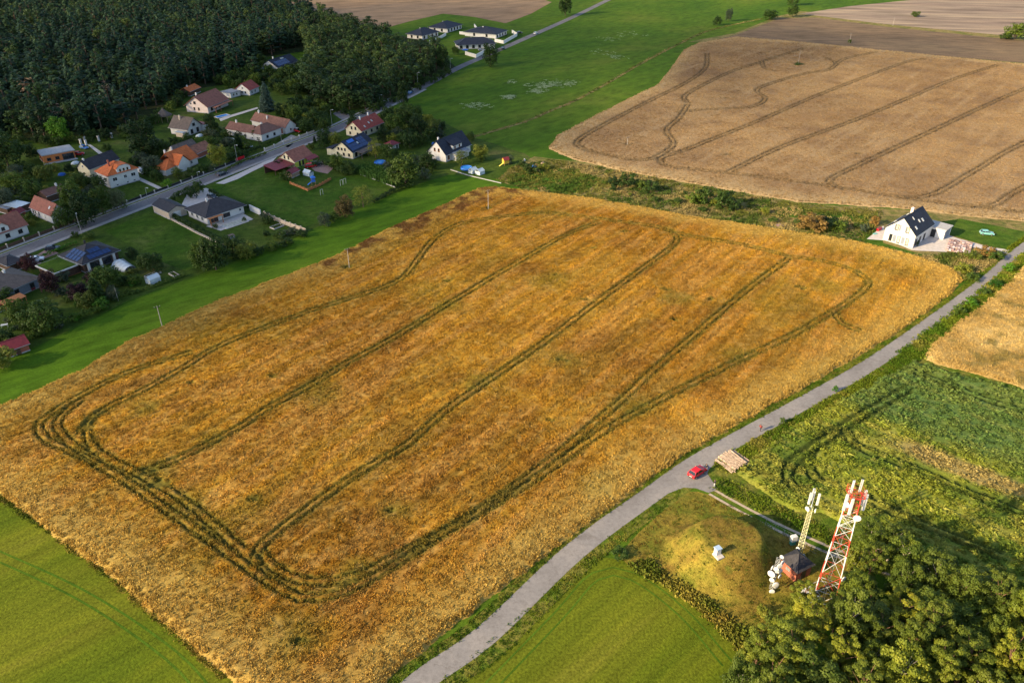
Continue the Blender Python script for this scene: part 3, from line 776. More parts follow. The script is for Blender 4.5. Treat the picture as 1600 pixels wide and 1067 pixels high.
put([(775, 282), (800, 262), (860, 250), (900, 255), (1000, 274), (1060, 285), (1150, 301), (1250, 319), (1380, 330), (1350, 385), (1150, 350), (1000, 325), (830, 300)], .9, waste_c, 1.0, 2.4)
put([(1380, 388), (1440, 402), (1500, 395), (1570, 402), (1505, 440), (1450, 410), (1390, 392)], 2.2, waste_c, 1.0, 2.2)
put([(355, 1060), (300, 1006), (240, 953), (160, 886), (80, 826), (0, 771), (-40, 742), (-44, 752), (0, 783), (80, 838), (160, 898), (300, 1020), (350, 1066)], 5, dry_c, .6, 1.3)
put([(985, 882), (1010, 876), (1040, 898), (1090, 928), (1150, 975), (1185, 1000), (1165, 1030), (1140, 1000), (1085, 945), (1035, 912), (990, 893)], 6, lambda x, y: dry_c(x, y)*1.25, 1.0, 2.2)
for P_, D_ in ((PATH, .8),):
    X = []; Y = []
    for a, b in zip(P_, P_[1:]):
        for q in range(int((b-a).length*1.2)): p = a+(b-a)*random.random(); X.append(p.x+random.gauss(0, .7)); Y.append(p.y+random.gauss(0, .7))
    X = np.array(X); Y = np.array(Y); T.append((X, Y, np.full(len(X), .03), rng.uniform(.8, 1.8, len(X)), waste_c(X, Y)))
# verges either side of the lane
def verge(o0, o1, dens, s0, s1, y0=0, y1=400):
    X = []; Y = []
    for i in range(1, len(LANE)):
        a, b = LANE[i-1], LANE[i]
        if not (y0 < a.y < y1): continue
        d = b-a; nn = int(d.length*abs(o1-o0)*dens); nrm = Vector((-d.y, d.x)).normalized()
        for k in range(nn):
            p = a+d*random.random()+nrm*random.uniform(o0, o1); X.append(p.x); Y.append(p.y)
    x = np.array(X); y = np.array(Y); T.append((x, y, np.full(len(x), .05), rng.uniform(s0, s1, len(x)), verge_c(x, y)))
verge(2.0, 3.7, 6, .4, .9)
verge(-4.4, -2.0, 5, .35, .8, 0, 98); verge(-6.0, -2.1, 5, .6, 1.5, 119, 260)
put([(690, 1067), (860, 925), (945, 868), (1010, 820), (1055, 780), (1068, 762), (1035, 777), (945, 845), (780, 990), (690, 1062)], 4, verge_c, .4, .9)
put([(1445, 560), (1520, 493), (1580, 440), (1625, 396), (1600, 395), (1543, 445), (1470, 502), (1400, 552)], 3, verge_c, 1.0, 2.2)
T = [np.concatenate([t[i] for t in T]) for i in range(5)]
scatter('grass_tufts', T[0], T[1], T[2], T[3], T[4], grass_p, label='grass tufts on the meadows, verges and mound', tilt=.15)

# ---------------------------------------------------------------- trees
def crown_leaves(centres, radii, nleaf, size, seed, flat=.8, up=.35, asp=.7, nz=.55):
    r = np.random.default_rng(seed)
    w = np.array(radii)**2; w = w/w.sum()
    ci = r.choice(len(centres), nleaf, p=w)
    c = np.array(centres)[ci]; rad = np.array(radii)[ci][:, None]
    d = r.normal(size=(nleaf, 3)); d /= np.linalg.norm(d, axis=1)[:, None]
    d[:, 2] = np.where((d[:, 2] < -.2) & (r.random(nleaf) < .6), -d[:, 2], d[:, 2])
    p = c+d*rad*(r.uniform(.55, 1.08, (nleaf, 1)))*np.array([1, 1, flat])
    nrm = d+r.normal(size=(nleaf, 3))*nz; nrm[:, 2] += up; nrm /= np.linalg.norm(nrm, axis=1)[:, None]
    t = np.cross(nrm, r.normal(size=(nleaf, 3))); t /= np.linalg.norm(t, axis=1)[:, None]
    b = np.cross(nrm, t); s = size*r.uniform(.55, 1.3, (nleaf, 1))
    V = np.stack([p-t*s*.5, p+b*s*asp*.5, p+t*s*.5, p-b*s*asp*.5], 1).reshape(-1, 3)
    F = np.arange(nleaf*4).reshape(-1, 4)
    return V, F

def mk_broad(name, seed, mat, nleaf, size, nclump=26, R=1.0, Hc=1.0, base=.22, cr=.30):
    """unit tree: radius ~1, height 1 in z (scaled per tree)"""
    r = np.random.default_rng(seed); cs = []; rs = []
    for i in range(nclump):
        a = i*2.399+r.uniform(-.4, .4); q = (i+.5)/nclump
        zz = base+cr*.4+(1-base-cr*.62)*q; prof = math.sin(math.pi*min(1, max(0, .12+.80*(zz-base)/(1-base)))) ** .6
        rr = R*(prof*.78)*r.uniform(.55, 1.0); cs.append((rr*math.cos(a), rr*math.sin(a), zz+r.uniform(-.05, .05))); rs.append(cr*r.uniform(.7, 1.25))
    for i in range(nclump//5): cs.append((r.uniform(-.3, .3), r.uniform(-.3, .3), r.uniform(base+.2, .8))); rs.append(cr*1.2)
    return cs, rs

TREES = {}
def reg(kind, variants): TREES[kind] = variants
def tree_variant(kind, seed, mat, bark, nleaf, size, Rm, Hm, **k):
    """meshes in real metres for radius Rm, height Hm"""
    r = np.random.default_rng(seed+9000)
    if kind == 'conifer':
        V = []; n = nleaf; rr = np.random.default_rng(seed)
        base = k.get('base', .12); tiers = k.get('tiers', 11)
        h = base+(1-base)*(1-np.sqrt(rr.random(n)))
        t = (h-base)/(1-base); saw = 1-.42*((t*tiers) % 1.0)
        a = rr.uniform(0, 6.283, n); lob = 1+.16*np.sin(a*5+h*40)+.10*np.sin(a*3+seed)
        R = Rm*(1-t)**.85*saw*lob*np.sqrt(rr.uniform(.45, 1.0, n))
        p = np.stack([R*np.cos(a), R*np.sin(a), h*Hm-.12*R], 1)
        out = np.stack([np.cos(a), np.sin(a), np.full(n, -.35)], 1); side = np.stack([-np.sin(a), np.cos(a), np.zeros(n)], 1)
        side += rr.normal(0, .35, (n, 3)); out += rr.normal(0, .25, (n, 3)); s = size*rr.uniform(.6, 1.3, (n, 1))
        V = np.stack([p-out*s*.3, p+side*s*.35, p+out*s*.9, p-side*s*.35], 1).reshape(-1, 3); F = np.arange(n*4).reshape(-1, 4)
        tb = MB().tube((0, 0, 0), (0, 0, Hm*.95), Hm*.014+.08, .03, 6)
    else:
        nc = k.get('nclump', 26); cs, rs = mk_broad(kind, seed, mat, nleaf, size, nc, 1, 1, k.get('base', .22), k.get('cr', .30))
        cs = [(x*Rm, y*Rm, z*Hm) for x, y, z in cs]; rs = [q*(Rm*.6+Hm*.25) for q in rs]
        V, F = crown_leaves(cs, rs, nleaf, size, seed, k.get('flat', .75), k.get('up', .35), k.get('asp', .7), k.get('nz', .45))
        if k.get('droop'):
            dd = np.hypot(V[:, 0], V[:, 1]); V[:, 2] -= (dd/Rm)**2*Hm*.18
        tb = MB(); tr = Hm*.016+.06
        tb.tube((0, 0, 0), (tr*.5, 0, Hm*.5), tr*1.3, tr*.8, 8); tb.tube((tr*.5, 0, Hm*.48), (0, tr, Hm*.85), tr*.8, tr*.25, 6)
        for i in range(0, len(cs), 2 if nc > 12 else 3):
            c = cs[i]; z0 = min(c[2]*.75, Hm*.7); tb.tube((0, 0, max(Hm*.18, z0)), c, tr*.38, tr*.12, 4, False)
    V[:, 2] = np.maximum(V[:, 2], .05)
    return grid_mesh(kind+'_crown', V, F, mat), tb.mesh(kind+'_trunk', bark), Rm, Hm

L_dark = m_leaf('leaf_dark', [(.018, .042, .008), (.032, .064, .011), (.052, .085, .016)])
L_mid = m_leaf('leaf_mid', [(.034, .070, .009), (.055, .098, .013), (.085, .125, .02)])
L_bright = m_leaf('leaf_bright', [(.040, .12, .008), (.055, .15, .01), (.075, .17, .015)])
L_yell = m_leaf('leaf_yellowish', [(.08, .12, .014), (.13, .16, .02), (.18, .19, .03)])
L_grey = m_leaf('leaf_greyish', [(.045, .070, .035), (.065, .09, .05), (.09, .11, .06)])
L_blue = m_leaf('needle_blue', [(.030, .055, .05), (.045, .08, .07), (.06, .10, .09)])
L_purp = m_leaf('leaf_purple', [(.030, .010, .014), (.045, .016, .020), (.06, .024, .024)])
L_brown = m_leaf('leaf_brownish', [(.11, .075, .02), (.17, .11, .03), (.22, .15, .05)])
L_pine = m_leaf('needle_pine', [(.07, .10, .010), (.125, .155, .014), (.20, .21, .024)], .22, .35)
L_sun = m_leaf('leaf_sunny_wood', [(.065, .10, .012), (.115, .155, .016), (.18, .21, .024)], .3, .3)
L_forest = m_leaf('needle_forest', [(.015, .042, .020), (.026, .060, .026), (.048, .082, .032)], .2, .06)
L_forest2 = m_leaf('leaf_forest', [(.024, .052, .012), (.042, .076, .017), (.070, .100, .024)], .2, .06)
L_dead = m_leaf('needle_dry', [(.12, .08, .05), (.16, .11, .07), (.20, .14, .09)], .1, .2)

L_sun2 = m_leaf('leaf_yellow_wood', [(.075, .105, .012), (.12, .155, .018), (.18, .20, .03)], .3, .3)
L_sun3 = m_leaf('leaf_deep_wood', [(.045, .08, .012), (.075, .115, .016), (.12, .155, .025)], .3, .3)
TREES['wbroad2'] = [tree_variant('tree', 331+i, L_sun2, M['birchbark'], 7500, .30, 3.2, 9.5, base=.14, nclump=36, cr=.15, flat=.9) for i in range(2)]
TREES['wbroad3'] = [tree_variant('tree', 341+i, L_sun3, M['bark'], 8000, .34, 3.9, 11, base=.12, nclump=34, cr=.20, flat=.85) for i in range(2)]
for nm, lf, sd in [('dark', L_dark, 1), ('mid', L_mid, 11), ('bright', L_bright, 21), ('yellow', L_yell, 31), ('grey', L_grey, 41), ('purple', L_purp, 51), ('brown', L_brown, 61)]:
    TREES[nm] = [tree_variant('tree', sd+i, lf, M['bark'], 2600, .58, 5, 8, base=.06, nclump=34, cr=.27) for i in range(2 if nm in ('dark', 'mid') else 1)]
    TREES[nm+'_bush'] = [tree_variant('bush', sd+i+5, lf, M['bark'], 900, .42, 2.5, 3, base=.0, nclump=12, cr=.34) for i in range(2 if nm in ('dark', 'mid') else 1)]
TREES['willow'] = [tree_variant('tree', 71, L_yell, M['bark'], 1500, .55, 4, 7, base=.1, asp=.3, droop=True)]
TREES['spruce'] = [tree_variant('conifer', 81, L_dark, M['bark'], 1300, .8, 3, 10)]
TREES['blue'] = [tree_variant('conifer', 82, L_blue, M['bark'], 2200, .9, 4.4, 14, base=.03, tiers=14)]
TREES['column'] = [tree_variant('tree', 83, L_dark, M['bark'], 500, .3, 1.1, 5, base=.0, nclump=14, cr=.2)]
TREES['fpine'] = [tree_variant('tree', 201+i, L_forest, M['bark'], 760, .95, 2.8, 17, base=.14, nclump=14, cr=.17, up=.5, nz=.22) for i in range(4)]
TREES['fspruce'] = [tree_variant('conifer', 211+i, L_forest, M['bark'], 420, 1.4, 3.0, 18, base=.08, tiers=9) for i in range(3)]
TREES['fbroad'] = [tree_variant('tree', 221+i, L_forest2, M['bark'], 760, .95, 4.6, 14, base=.06, nclump=15, cr=.28, nz=.25) for i in range(4)]
TREES['fdead'] = [tree_variant('tree', 231, L_dead, M['pinebark'], 110, .8, 2.2, 15, base=.40, nclump=11, cr=.16)]
TREES['wpine'] = [tree_variant('tree', 301+i, L_pine, M['pinebark'], 8500, .29, 3.3, 11.5, base=.28, nclump=42, cr=.125, up=.5, flat=.7, asp=.55) for i in range(5)]
TREES['wbroad'] = [tree_variant('tree', 321+i, L_sun, M['birchbark'], 8500, .31, 3.6, 10.5, base=.16, nclump=40, cr=.17, flat=.9) for i in range(4)]

def tree(kind, px, py, r, h, label, cat='tree', group=None, name=None, xy=None, parts=True):
    c, t, R0, H0 = random.choice(TREES[kind])
    x, y = xy if xy else g(px, py)
    nm = name or ('shrub' if 'bush' in kind else 'tree')
    s = (r/R0*random.uniform(.96, 1.04), r/R0*random.uniform(.96, 1.04), h/H0)
    e = thing(nm, label, cat, (x, y, 0), random.uniform(0, 6.28), group)
    link('crown', c, e, scale=s)
    if h > 2.5: link('trunk', t, e, scale=(s[0]*.8, s[1]*.8, s[2]))
    return e

VT = [ # x, y(base), radius, height, kind, label
 (98,222,5.2,10,'bright','bright green round tree at the forest edge behind the orange block house'),
 (228,246,8.6,14,'dark','largest round dark tree on the lawn before the forest'),
 (14,262,8,13,'dark','big dark broad tree at the left edge below the forest'),
 (52,250,3.2,6,'dark','small dark tree at the left end of the orange block house'),
 (58,312,4.5,7,'mid','mid green tree in the orchard above the small white house'),
 (72,282,4.5,6,'yellow','olive yellow tree in front of the orange block house'),
 (22,300,5.5,7,'mid','loose green tree in the orchard left of the olive tree'),
 (8,325,4.5,7,'grey','greyish tree at the left edge above the red roofed house'),
 (28,278,3.6,5,'grey','greyish green small tree under the big dark left tree'),
 (110,272,2.2,4,'dark','small dark tree on the lawn below the orange block house'),
 (136,350,5.5,10.5,'dark','dark tree right of the small white house, by the pavement'),
 (118,335,5.0,11,'mid','mid green tall tree behind the dark roadside tree'),
 (162,335,4.6,9,'dark','dark tree in the middle of the roadside clump'),
 (184,328,4.0,7,'grey','greyish dark tree at the right end of the roadside clump'),
 (102,356,3.4,7,'mid','green tree hugging the gable of the small white house'),
 (127,296,4.0,6,'dark','dark tree left of the white villa'),
 (157,300,3.2,6,'dark','dark tree touching the left corner of the white villa'),
 (240,270,4.6,6.5,'grey','grey green fruit tree left of the orange roofed house'),
 (222,258,3.4,5,'grey','smaller grey green fruit tree beside the villa drive'),
 (262,246,3.6,6,'dark','dark tree behind the orange roofed house'),
 (170,240,2.6,4,'mid','little green tree alone on the lawn before the largest round tree'),
 (343,260,4.2,8.5,'yellow','light olive round tree by the road right of the brick roof'),
 (279,279,2.6,4,'yellow','yellow green tree before the orange roofed house'),
 (245,283,2.8,4,'mid','garden tree left of the villa lawn gate'),
 (374,234,2.3,7,'spruce','small dark conifer on the lawn beside the parked silver car'),
 (332,208,3.8,8,'dark','dark tree between the brown cottage and the lawn'),
 (418,173,4.4,14,'blue','tall blue spruce beside the red roofed cottage'),
 (462,192,4.6,8,'mid','green tree in the garden right of the blue spruce'),
 (448,184,3.6,6.5,'yellow','yellow green tree in the garden right of the blue spruce'),
 (490,198,4.6,7,'mid','green tree above the pavement left of the side street'),
 (478,206,4.0,5.5,'dark','dark tree above the pavement behind the street lamp'),
 (508,207,3.4,6,'dark','dark bushy tree beside the side street corner'),
 (508,231,4.0,7.5,'mid','green roadside tree left of the solar roofed house'),
 (526,232,3.4,6.5,'yellow','yellow green roadside tree touching the solar roofed house'),
 (553,206,3.6,6.5,'dark','round dark tree left of the cream house with red roof'),
 (608,195,4.2,8,'dark','dark tree right behind the cream house'),
 (618,210,5.2,9,'mid','green tree right of the cream house'),
 (636,205,5.6,11,'dark','tall dark tree in the row below the green meadow'),
 (652,214,5.0,9,'dark','dark tree near the right end of the row below the green meadow'),
 (677,214,4.4,8,'willow','yellowish weeping tree at the right end of the row'),
 (600,222,4.4,6,'dark','low dark tree in front of the cream house wall'),
 (630,226,3.6,5,'mid','green tree behind the small red roofed hut'),
 (587,247,3.6,7.5,'willow','bright weeping tree beside the solar house terrace'),
 (606,250,3.6,6.5,'mid','green tree left of the small red roofed hut'),
 (530,264,4.4,5.5,'mid','green garden tree below the solar house'),
 (546,272,3.8,4.5,'dark','dark low tree below the solar house'),
 (634,290,7.4,11,'dark','largest dark tree of the gardens beside the corn patch'),
 (668,264,4.0,6,'dark','dark tree left of the white gabled house'),
 (721,258,3.8,6,'willow','weeping tree in front of the white gabled house'),
 (751,250,3.8,6,'yellow','yellow green tree right of the white gabled house'),
 (735,222,2.8,4,'dark','dark tree behind the white gabled house'),
 (568,324,4.4,8,'willow','weeping tree at the lower edge of the long lawn'),
 (540,340,4.0,7,'brown','yellow brown tree left of the weeping tree on the lawn edge'),
 (508,354,2.4,4.5,'grey','pale tree at the lower end of the tan garden wall'),
 (338,422,5.6,9.5,'dark','big dark tree at the corner of the bungalow garden'),
 (318,418,4.6,8,'mid','green tree left of the big corner tree'),
 (366,400,3.8,6,'dark','dark tree in the lower hedge of the bungalow garden'),
 (386,404,3.8,5,'yellow','yellow green tree in the lower hedge of the bungalow garden'),
 (170,450,4.6,6.5,'mid','round green tree below the solar bungalow'),
 (147,448,2.7,4.5,'purple','purple tree left of the round green garden tree'),
 (81,458,3.4,6.5,'purple','dark purple round tree beside the grey bungalow'),
 (154,472,2.8,7.5,'spruce','dark conifer in the middle of the lower left garden'),
 (126,470,3.4,5,'purple','spreading purple tree left of the dark conifer'),
 (47,424,2.8,5,'purple','small purple tree by the carport'),
 (137,481,3.2,4.5,'yellow','yellow green tree below the dark conifer'),
 (178,468,2.2,3.6,'grey','round grey green tree right of the dark conifer'),
 (72,514,5.4,7.5,'mid','broad green fruit tree on the lower left lawn'),
 (31,503,3.8,6,'mid','round green tree on the lower left lawn by the edge'),
 (241,424,3.6,5.5,'dark','dark tree beside the pool terrace of the solar bungalow'),
 (228,418,2.8,4,'mid','small green tree beside the pool terrace'),
 (208,406,2.2,3.6,'dark','small dark tree on the lawn corner by the pool'),
 (8,472,3.2,4,'mid','green tree in front of the grey bungalow'),
 (4,575,4.0,5,'yellow','yellow green tree by the dark red garden shed'),
 (766,104,6.2,12,'dark','large lone roadside tree before the dark roofed villas'),
 (631,168,3.8,12,'dark','slim dark roadside tree above the meadow corner'),
 (883,25,6.4,15,'dark','dark lone tree by the far end of the road'),
 (692,110,5.0,12,'dark','tall dark tree left of the dark roofed villas'),
 (1120,40,4.0,6,'dark','lower dark tree on the far meadow'),
 (1138,34,3.4,9,'grey','slim grey tree on the far meadow'),
 (1238,27,5.4,9,'dark','round dark tree at the corner of the far brown field'),
 (1238,9,6.4,10,'dark','dark tree cut by the top edge of the picture'),
 (1202,31,7.0,7,'mid','wide spreading tree at the meadow edge by the far brown field'),
 (1585,62,9,10,'mid','green tree group leader at the right edge of the far fields'),
 (712,86,2.8,5,'mid','green tree in front of the villa wall'),
 (425,86,5,14,'fpine','pine standing behind the black roofed house'),
 (398,120,3.8,13,'fpine','pine left of the black roofed house'),
]
for a in VT:
    tree(a[4], a[0], a[1], a[2], a[3], a[5])
VB = [
 (980,292,3.6,5,'dark_bush','dark green bush at the left of the weedy strip'),
 (958,290,3.0,3,'dark_bush','low dark bush left of the weedy strip bushes'),
 (1017,299,3.4,3.6,'dark_bush','round dark bush in the weedy strip'),
 (1002,294,2.2,2.6,'mid_bush','small green bush between two round bushes'),
 (1083,318,3.2,3.6,'mid_bush','green bush left in the pair of the weedy strip'),
 (1100,317,4.0,5,'mid_bush','taller green bush in the weedy strip'),
 (1128,323,4.0,5.5,'mid_bush','leaning green bush right in the weedy strip'),
 (1145,328,3.4,4,'dark_bush','dark bush at the right end of the weedy strip bushes'),
 (1268,358,5.5,4.5,'brown_bush','large grey brown bush left of the white house'),
 (1290,356,4.2,3.6,'dark_bush','dark bush beside the grey brown one'),
 (1312,360,3.2,3,'mid_bush','green bush between the brown bush and the terrace'),
 (1349,363,1.6,3,'grey_bush','small dark upright bush near the terrace'),
 (1366,352,1.8,3,'brown_bush','bare brownish bush behind the terrace'),
 (1430,384,1.1,1.8,'dark_bush','dark bush at the corner of the white house'),
 (1540,400,3.4,2.8,'brown_bush','olive brown bush beside the paving stone stack'),
 (1552,404,3.2,2.6,'mid_bush','green bush above the lane near the drive'),
 (1518,404,3.0,2.2,'yellow_bush','yellowish bush below the paving stone stack'),
 (1505,424,3.2,2.4,'yellow_bush','orange yellow weedy bush at the wheat corner'),
 (1520,437,2.6,1.8,'mid_bush','green bush by the lane at the wheat corner'),
 (1574,424,1.7,2.4,'bright_bush','upright bright bush beside the lane, topmost of the row'),
 (1553,447,1.9,2.0,'bright_bush','bright bush in the lane row, second from the top'),
 (1538,459,1.8,1.7,'mid_bush','green bush in the lane row, third from the top'),
 (1516,476,2.0,1.7,'bright_bush','bright bush in the lane row, fourth from the top'),
 (1497,490,1.8,1.9,'mid_bush','green bush in the lane row, lowest before the crop corner'),
 (1304,612,.7,1.5,'bright_bush','little bright bush on the lane verge by the crop field'),
 (1222,662,.7,1.6,'mid_bush','little bush on the lane verge near the runner'),
 (1172,735,1.3,1.0,'dark_bush','dark low bush at the end of the log pile'),
 (970,868,1.8,1.3,'dark_bush','dark thorny bush at the left foot of the dry grass'),
 (1168,880,1.2,.9,'brown_bush','brown bush on the flank of the mound'),
 (752,252,2.0,2.6,'mid_bush','green bush behind the yellow playhouse'),
 (795,256,2.2,3,'grey_bush','greyish bush above the playhouse'),
 (828,270,3.2,3.6,'dark_bush','dark bush beside the garden plot'),
 (815,262,2.6,3,'dark_bush','dark bush beside the white garden tank'),
 (850,265,2.6,2.2,'yellow_bush','yellowish bush on the garden plot'),
 (300,310,2.6,4,'dark_bush','dark round bush on the gravel drive'),
 (312,302,2.2,4.5,'mid_bush','green bush left of the parked car on the gravel'),
 (415,345,2.0,3,'grey_bush','grey green bush on the wall of the bungalow garden'),
 (420,350,2.2,2.4,'dark_bush','dark bush on the wall of the bungalow garden'),
 (417,368,1.4,1.6,'dark_bush','small dark bush on the bungalow lawn'),
 (437,372,2.6,2.2,'mid_bush','green bush in the vegetable garden'),
 (455,366,2.6,2.0,'grey_bush','greyish bush in the vegetable garden'),
 (472,370,2.4,2.2,'dark_bush','dark bush at the end of the tan garden wall'),
 (400,400,2.6,3,'dark_bush','dark bush in the lower garden hedge'),
 (425,392,2.6,3,'mid_bush','green bush in the lower garden hedge'),
 (448,384,2.6,2.6,'dark_bush','dark bush at the right of the lower garden hedge'),
 (337,357,1.2,1.5,'yellow_bush','yellow bush beside the bungalow terrace'),
 (382,346,.9,1.4,'mid_bush','small green bush by the pool of the bungalow'),
 (436,265,2.4,3.4,'dark_bush','dark round bush below the red carport roof'),
 (448,282,2.6,3.6,'dark_bush','dark bush left of the play garden'),
 (472,268,2.4,2,'bright_bush','bright bush before the yellow green wall'),
 (487,234,2,2.8,'yellow_bush','yellow bush behind the yellow green house'),
 (492,224,.9,3.4,'spruce','tiny dark conifer beside the road'),
 (520,345,2.4,2.4,'dark_bush','dark bush between the pale and the brown trees'),
 (398,219,1.2,4.5,'column','left columnar evergreen beside the white house'),
 (407,232,1.2,4.8,'column','right columnar evergreen at the white house corner'),
 (302,276,3.0,3.2,'dark_bush','dark garden bush left by the road fence'),
 (318,270,3.0,3.4,'mid_bush','green garden bush by the road fence'),
 (330,268,2.4,2.6,'grey_bush','pale garden bush by the road fence'),
 (362,252,3.0,3.4,'dark_bush','dark bush by the fence behind the street lamp'),
 (380,246,3.0,3.0,'dark_bush','dark bush beside the silver parked car'),
 (350,228,3.2,3,'grey_bush','grey bush on the old gravel yard'),
 (232,274,2.6,3,'dark_bush','dark bush beside the white van'),
 (262,292,2.4,2.6,'bright_bush','bright bush by the orange roofed house gate'),
 (150,312,2.8,3.4,'mid_bush','green bush under the white villa'),
 (85,268,3.2,3,'yellow_bush','yellow green bush in the orchard row'),
 (38,320,3.0,3.2,'mid_bush','green bush behind the corrugated shed'),
 (45,345,2.4,2.4,'mid_bush','bush on the lawn by the small white house'),
 (50,352,1.8,2.0,'yellow_bush','small bush on the lawn below the small white house'),
 (118,371,1.6,1.8,'dark_bush','dark bush at the lawn corner by the lay-by'),
 (140,373,2.4,2.2,'mid_bush','green bush at the lawn corner'),
 (100,440,2.2,3,'grey_bush','greyish bush below the wooden terrace'),
 (206,428,2.2,1.6,'yellow_bush','yellow flowering bush below the pool terrace'),
 (196,444,2.4,2.2,'mid_bush','green bush right of the round garden tree'),
 (212,444,2.4,3,'mid_bush','green bush by the vegetable beds'),
 (160,482,2.8,3,'bright_bush','bright green bush under the dark conifer'),
 (40,516,1.6,2.2,'mid_bush','small clipped green bush on the lower left lawn'),
 (50,526,1.8,1.6,'yellow_bush','yellow bush by the white garden chairs'),
 (8,535,3.6,3.4,'mid_bush','green bush above the dark red shed'),
 (20,546,3.0,2.6,'yellow_bush','yellowish bush behind the dark red shed'),
 (1430,27,4.2,4,'dark_bush','dark bush in the pale far field'),
 (1570,62,4.5,4,'mid_bush','bush left of the tree group at the right edge'),
 (1327,68,1.5,2.5,'dark_bush','tiny bush at the pole between the far fields'),
 (1247,103,3.6,1.6,'dark_bush','weedy dark patch bush around the field pole'),
]
for a in VB:
    tree(a[4], a[0], a[1], a[2], a[3], a[5], 'shrub', name='shrub')

def pts_in(px, spacing, seed, tries=60000):
    P = [g(*p) for p in px]; xs = [p[0] for p in P]; ys = [p[1] for p in P]
    r = np.random.default_rng(seed); cell = {}; out = []
    X = r.uniform(min(xs), max(xs), tries); Y = r.uniform(min(ys), max(ys), tries)
    ok = inside(X, Y, P) & (np.abs(X) < (Y*.86+51.8)*.72+14)
    for x, y in zip(X[ok], Y[ok]):
        i, j = int(x//spacing), int(y//spacing); good = True
        for a in (-1, 0, 1):
            for b in (-1, 0, 1):
                for q in cell.get((i+a, j+b), ()):
                    if (q[0]-x)**2+(q[1]-y)**2 < spacing**2: good = False
        if good: cell.setdefault((i, j), []).append((x, y)); out.append((x, y))
    return out
# ---- garden shrubbery nobody could tell apart, each a shrub or tree of its own
def fill(px, spacing, seed, kinds, rr, hh, label, group, name='shrub', cat='shrub'):
    for x, y in pts_in(px, spacing, seed, 4000):
        if any(b[0] < x < b[2] and b[1] < y < b[3] for b in KEEP): continue
        k = random.choice(kinds); r = random.uniform(*rr); tree(k, 0, 0, r, r*random.uniform(*hh), label, cat, group, name, (x, y))
KEEP = []
fill([(0,262),(50,262),(62,300),(110,300),(120,262),(150,300),(130,315),(60,312),(30,325),(0,330)], 4.6, 71, ['mid_bush','dark_bush','yellow_bush','grey_bush'], (1.6,3.0), (.9,1.3), 'leafy shrub of the orchard at the left edge, one of many alike', 'orchard shrubs at the left edge')
fill([(205,262),(240,240),(262,225),(300,222),(296,236),(270,238),(250,258),(255,285),(225,268)], 4.4, 72, ['dark_bush','dark_bush','mid_bush'], (1.6,3.0), (1,1.4), 'dark shrub around the orange roofed house, one of many alike', 'shrubs around the orange roofed house')
fill([(322,212),(350,205),(372,215),(392,236),(360,248),(330,235)], 4.6, 73, ['dark_bush','mid_bush','grey_bush'], (1.6,2.8), (1,1.4), 'shrub on the overgrown yard above the fence, one of many alike', 'shrubs of the overgrown yard')
fill([(432,175),(470,158),(500,165),(520,182),(515,195),(482,208),(455,198)], 5.0, 74, ['mid_bush','dark_bush','yellow_bush','dark'], (2.4,4.2), (1.1,1.5), 'bushy growth by the side street corner, one of many alike', 'shrubs by the side street corner')
fill([(345,132),(400,112),(412,100),(425,122),(480,112),(498,135),(470,150),(436,150),(420,130),(380,142),(345,140)], 5.2, 75, ['dark','mid_bush','dark_bush','mid'], (2.6,4.4), (1.2,1.7), 'leafy growth at the forest edge behind the cottages, one of many alike', 'leafy growth at the forest edge')
fill([(590,186),(640,178),(700,205),(682,222),(640,235),(610,222)], 4.8, 76, ['dark','mid_bush','dark_bush','grey_bush','yellow_bush'], (2.2,4.0), (1.1,1.6), 'leafy growth between the cream house and the meadow, one of many alike', 'leafy growth beside the cream house')
fill([(612,240),(660,250),(690,262),(660,285),(625,285),(600,268)], 4.6, 77, ['dark_bush','mid_bush','grey_bush'], (1.6,3.0), (1.0,1.4), 'garden shrub left of the white gabled house, one of many alike', 'garden shrubs left of the white gabled house')
fill([(100,448),(140,432),(200,432),(225,446),(180,476),(120,500),(60,528),(20,535),(0,500),(40,478),(90,470)], 4.6, 78, ['mid_bush','dark_bush','bright_bush','grey_bush'], (.9,2.2), (.8,1.2), 'small shrub of the lower left gardens, one of many alike', 'shrubs of the lower left gardens')
fill([(0,214),(60,222),(150,216),(215,204),(255,172),(290,146),(300,150),(262,180),(222,212),(150,224),(60,230),(0,224)], 4.4, 79, ['dark_bush','mid_bush','dark'], (2.0,3.6), (1.0,1.6), 'undergrowth at the foot of the dark forest, one of many alike', 'undergrowth at the forest foot')
fill([(508,170),(560,180),(592,167),(640,144),(700,110),(704,116),(640,150),(592,172),(560,184),(520,178)], 4.6, 80, ['dark_bush','mid_bush'], (1.8,3.2), (1.0,1.5), 'undergrowth where the leafy wood meets the road, one of many alike', 'undergrowth at the road below the leafy wood')
fill([(940,286),(1000,284),(1080,306),(1150,318),(1240,345),(1340,355),(1330,368),(1240,352),(1150,340),(1080,328),(960,302)], 6.5, 81, ['dark_bush','mid_bush','yellow_bush','mid_bush'], (.9,2.3), (.7,1.1), 'low shrub on the weedy strip between the fields, one of many alike', 'low shrubs on the weedy strip')
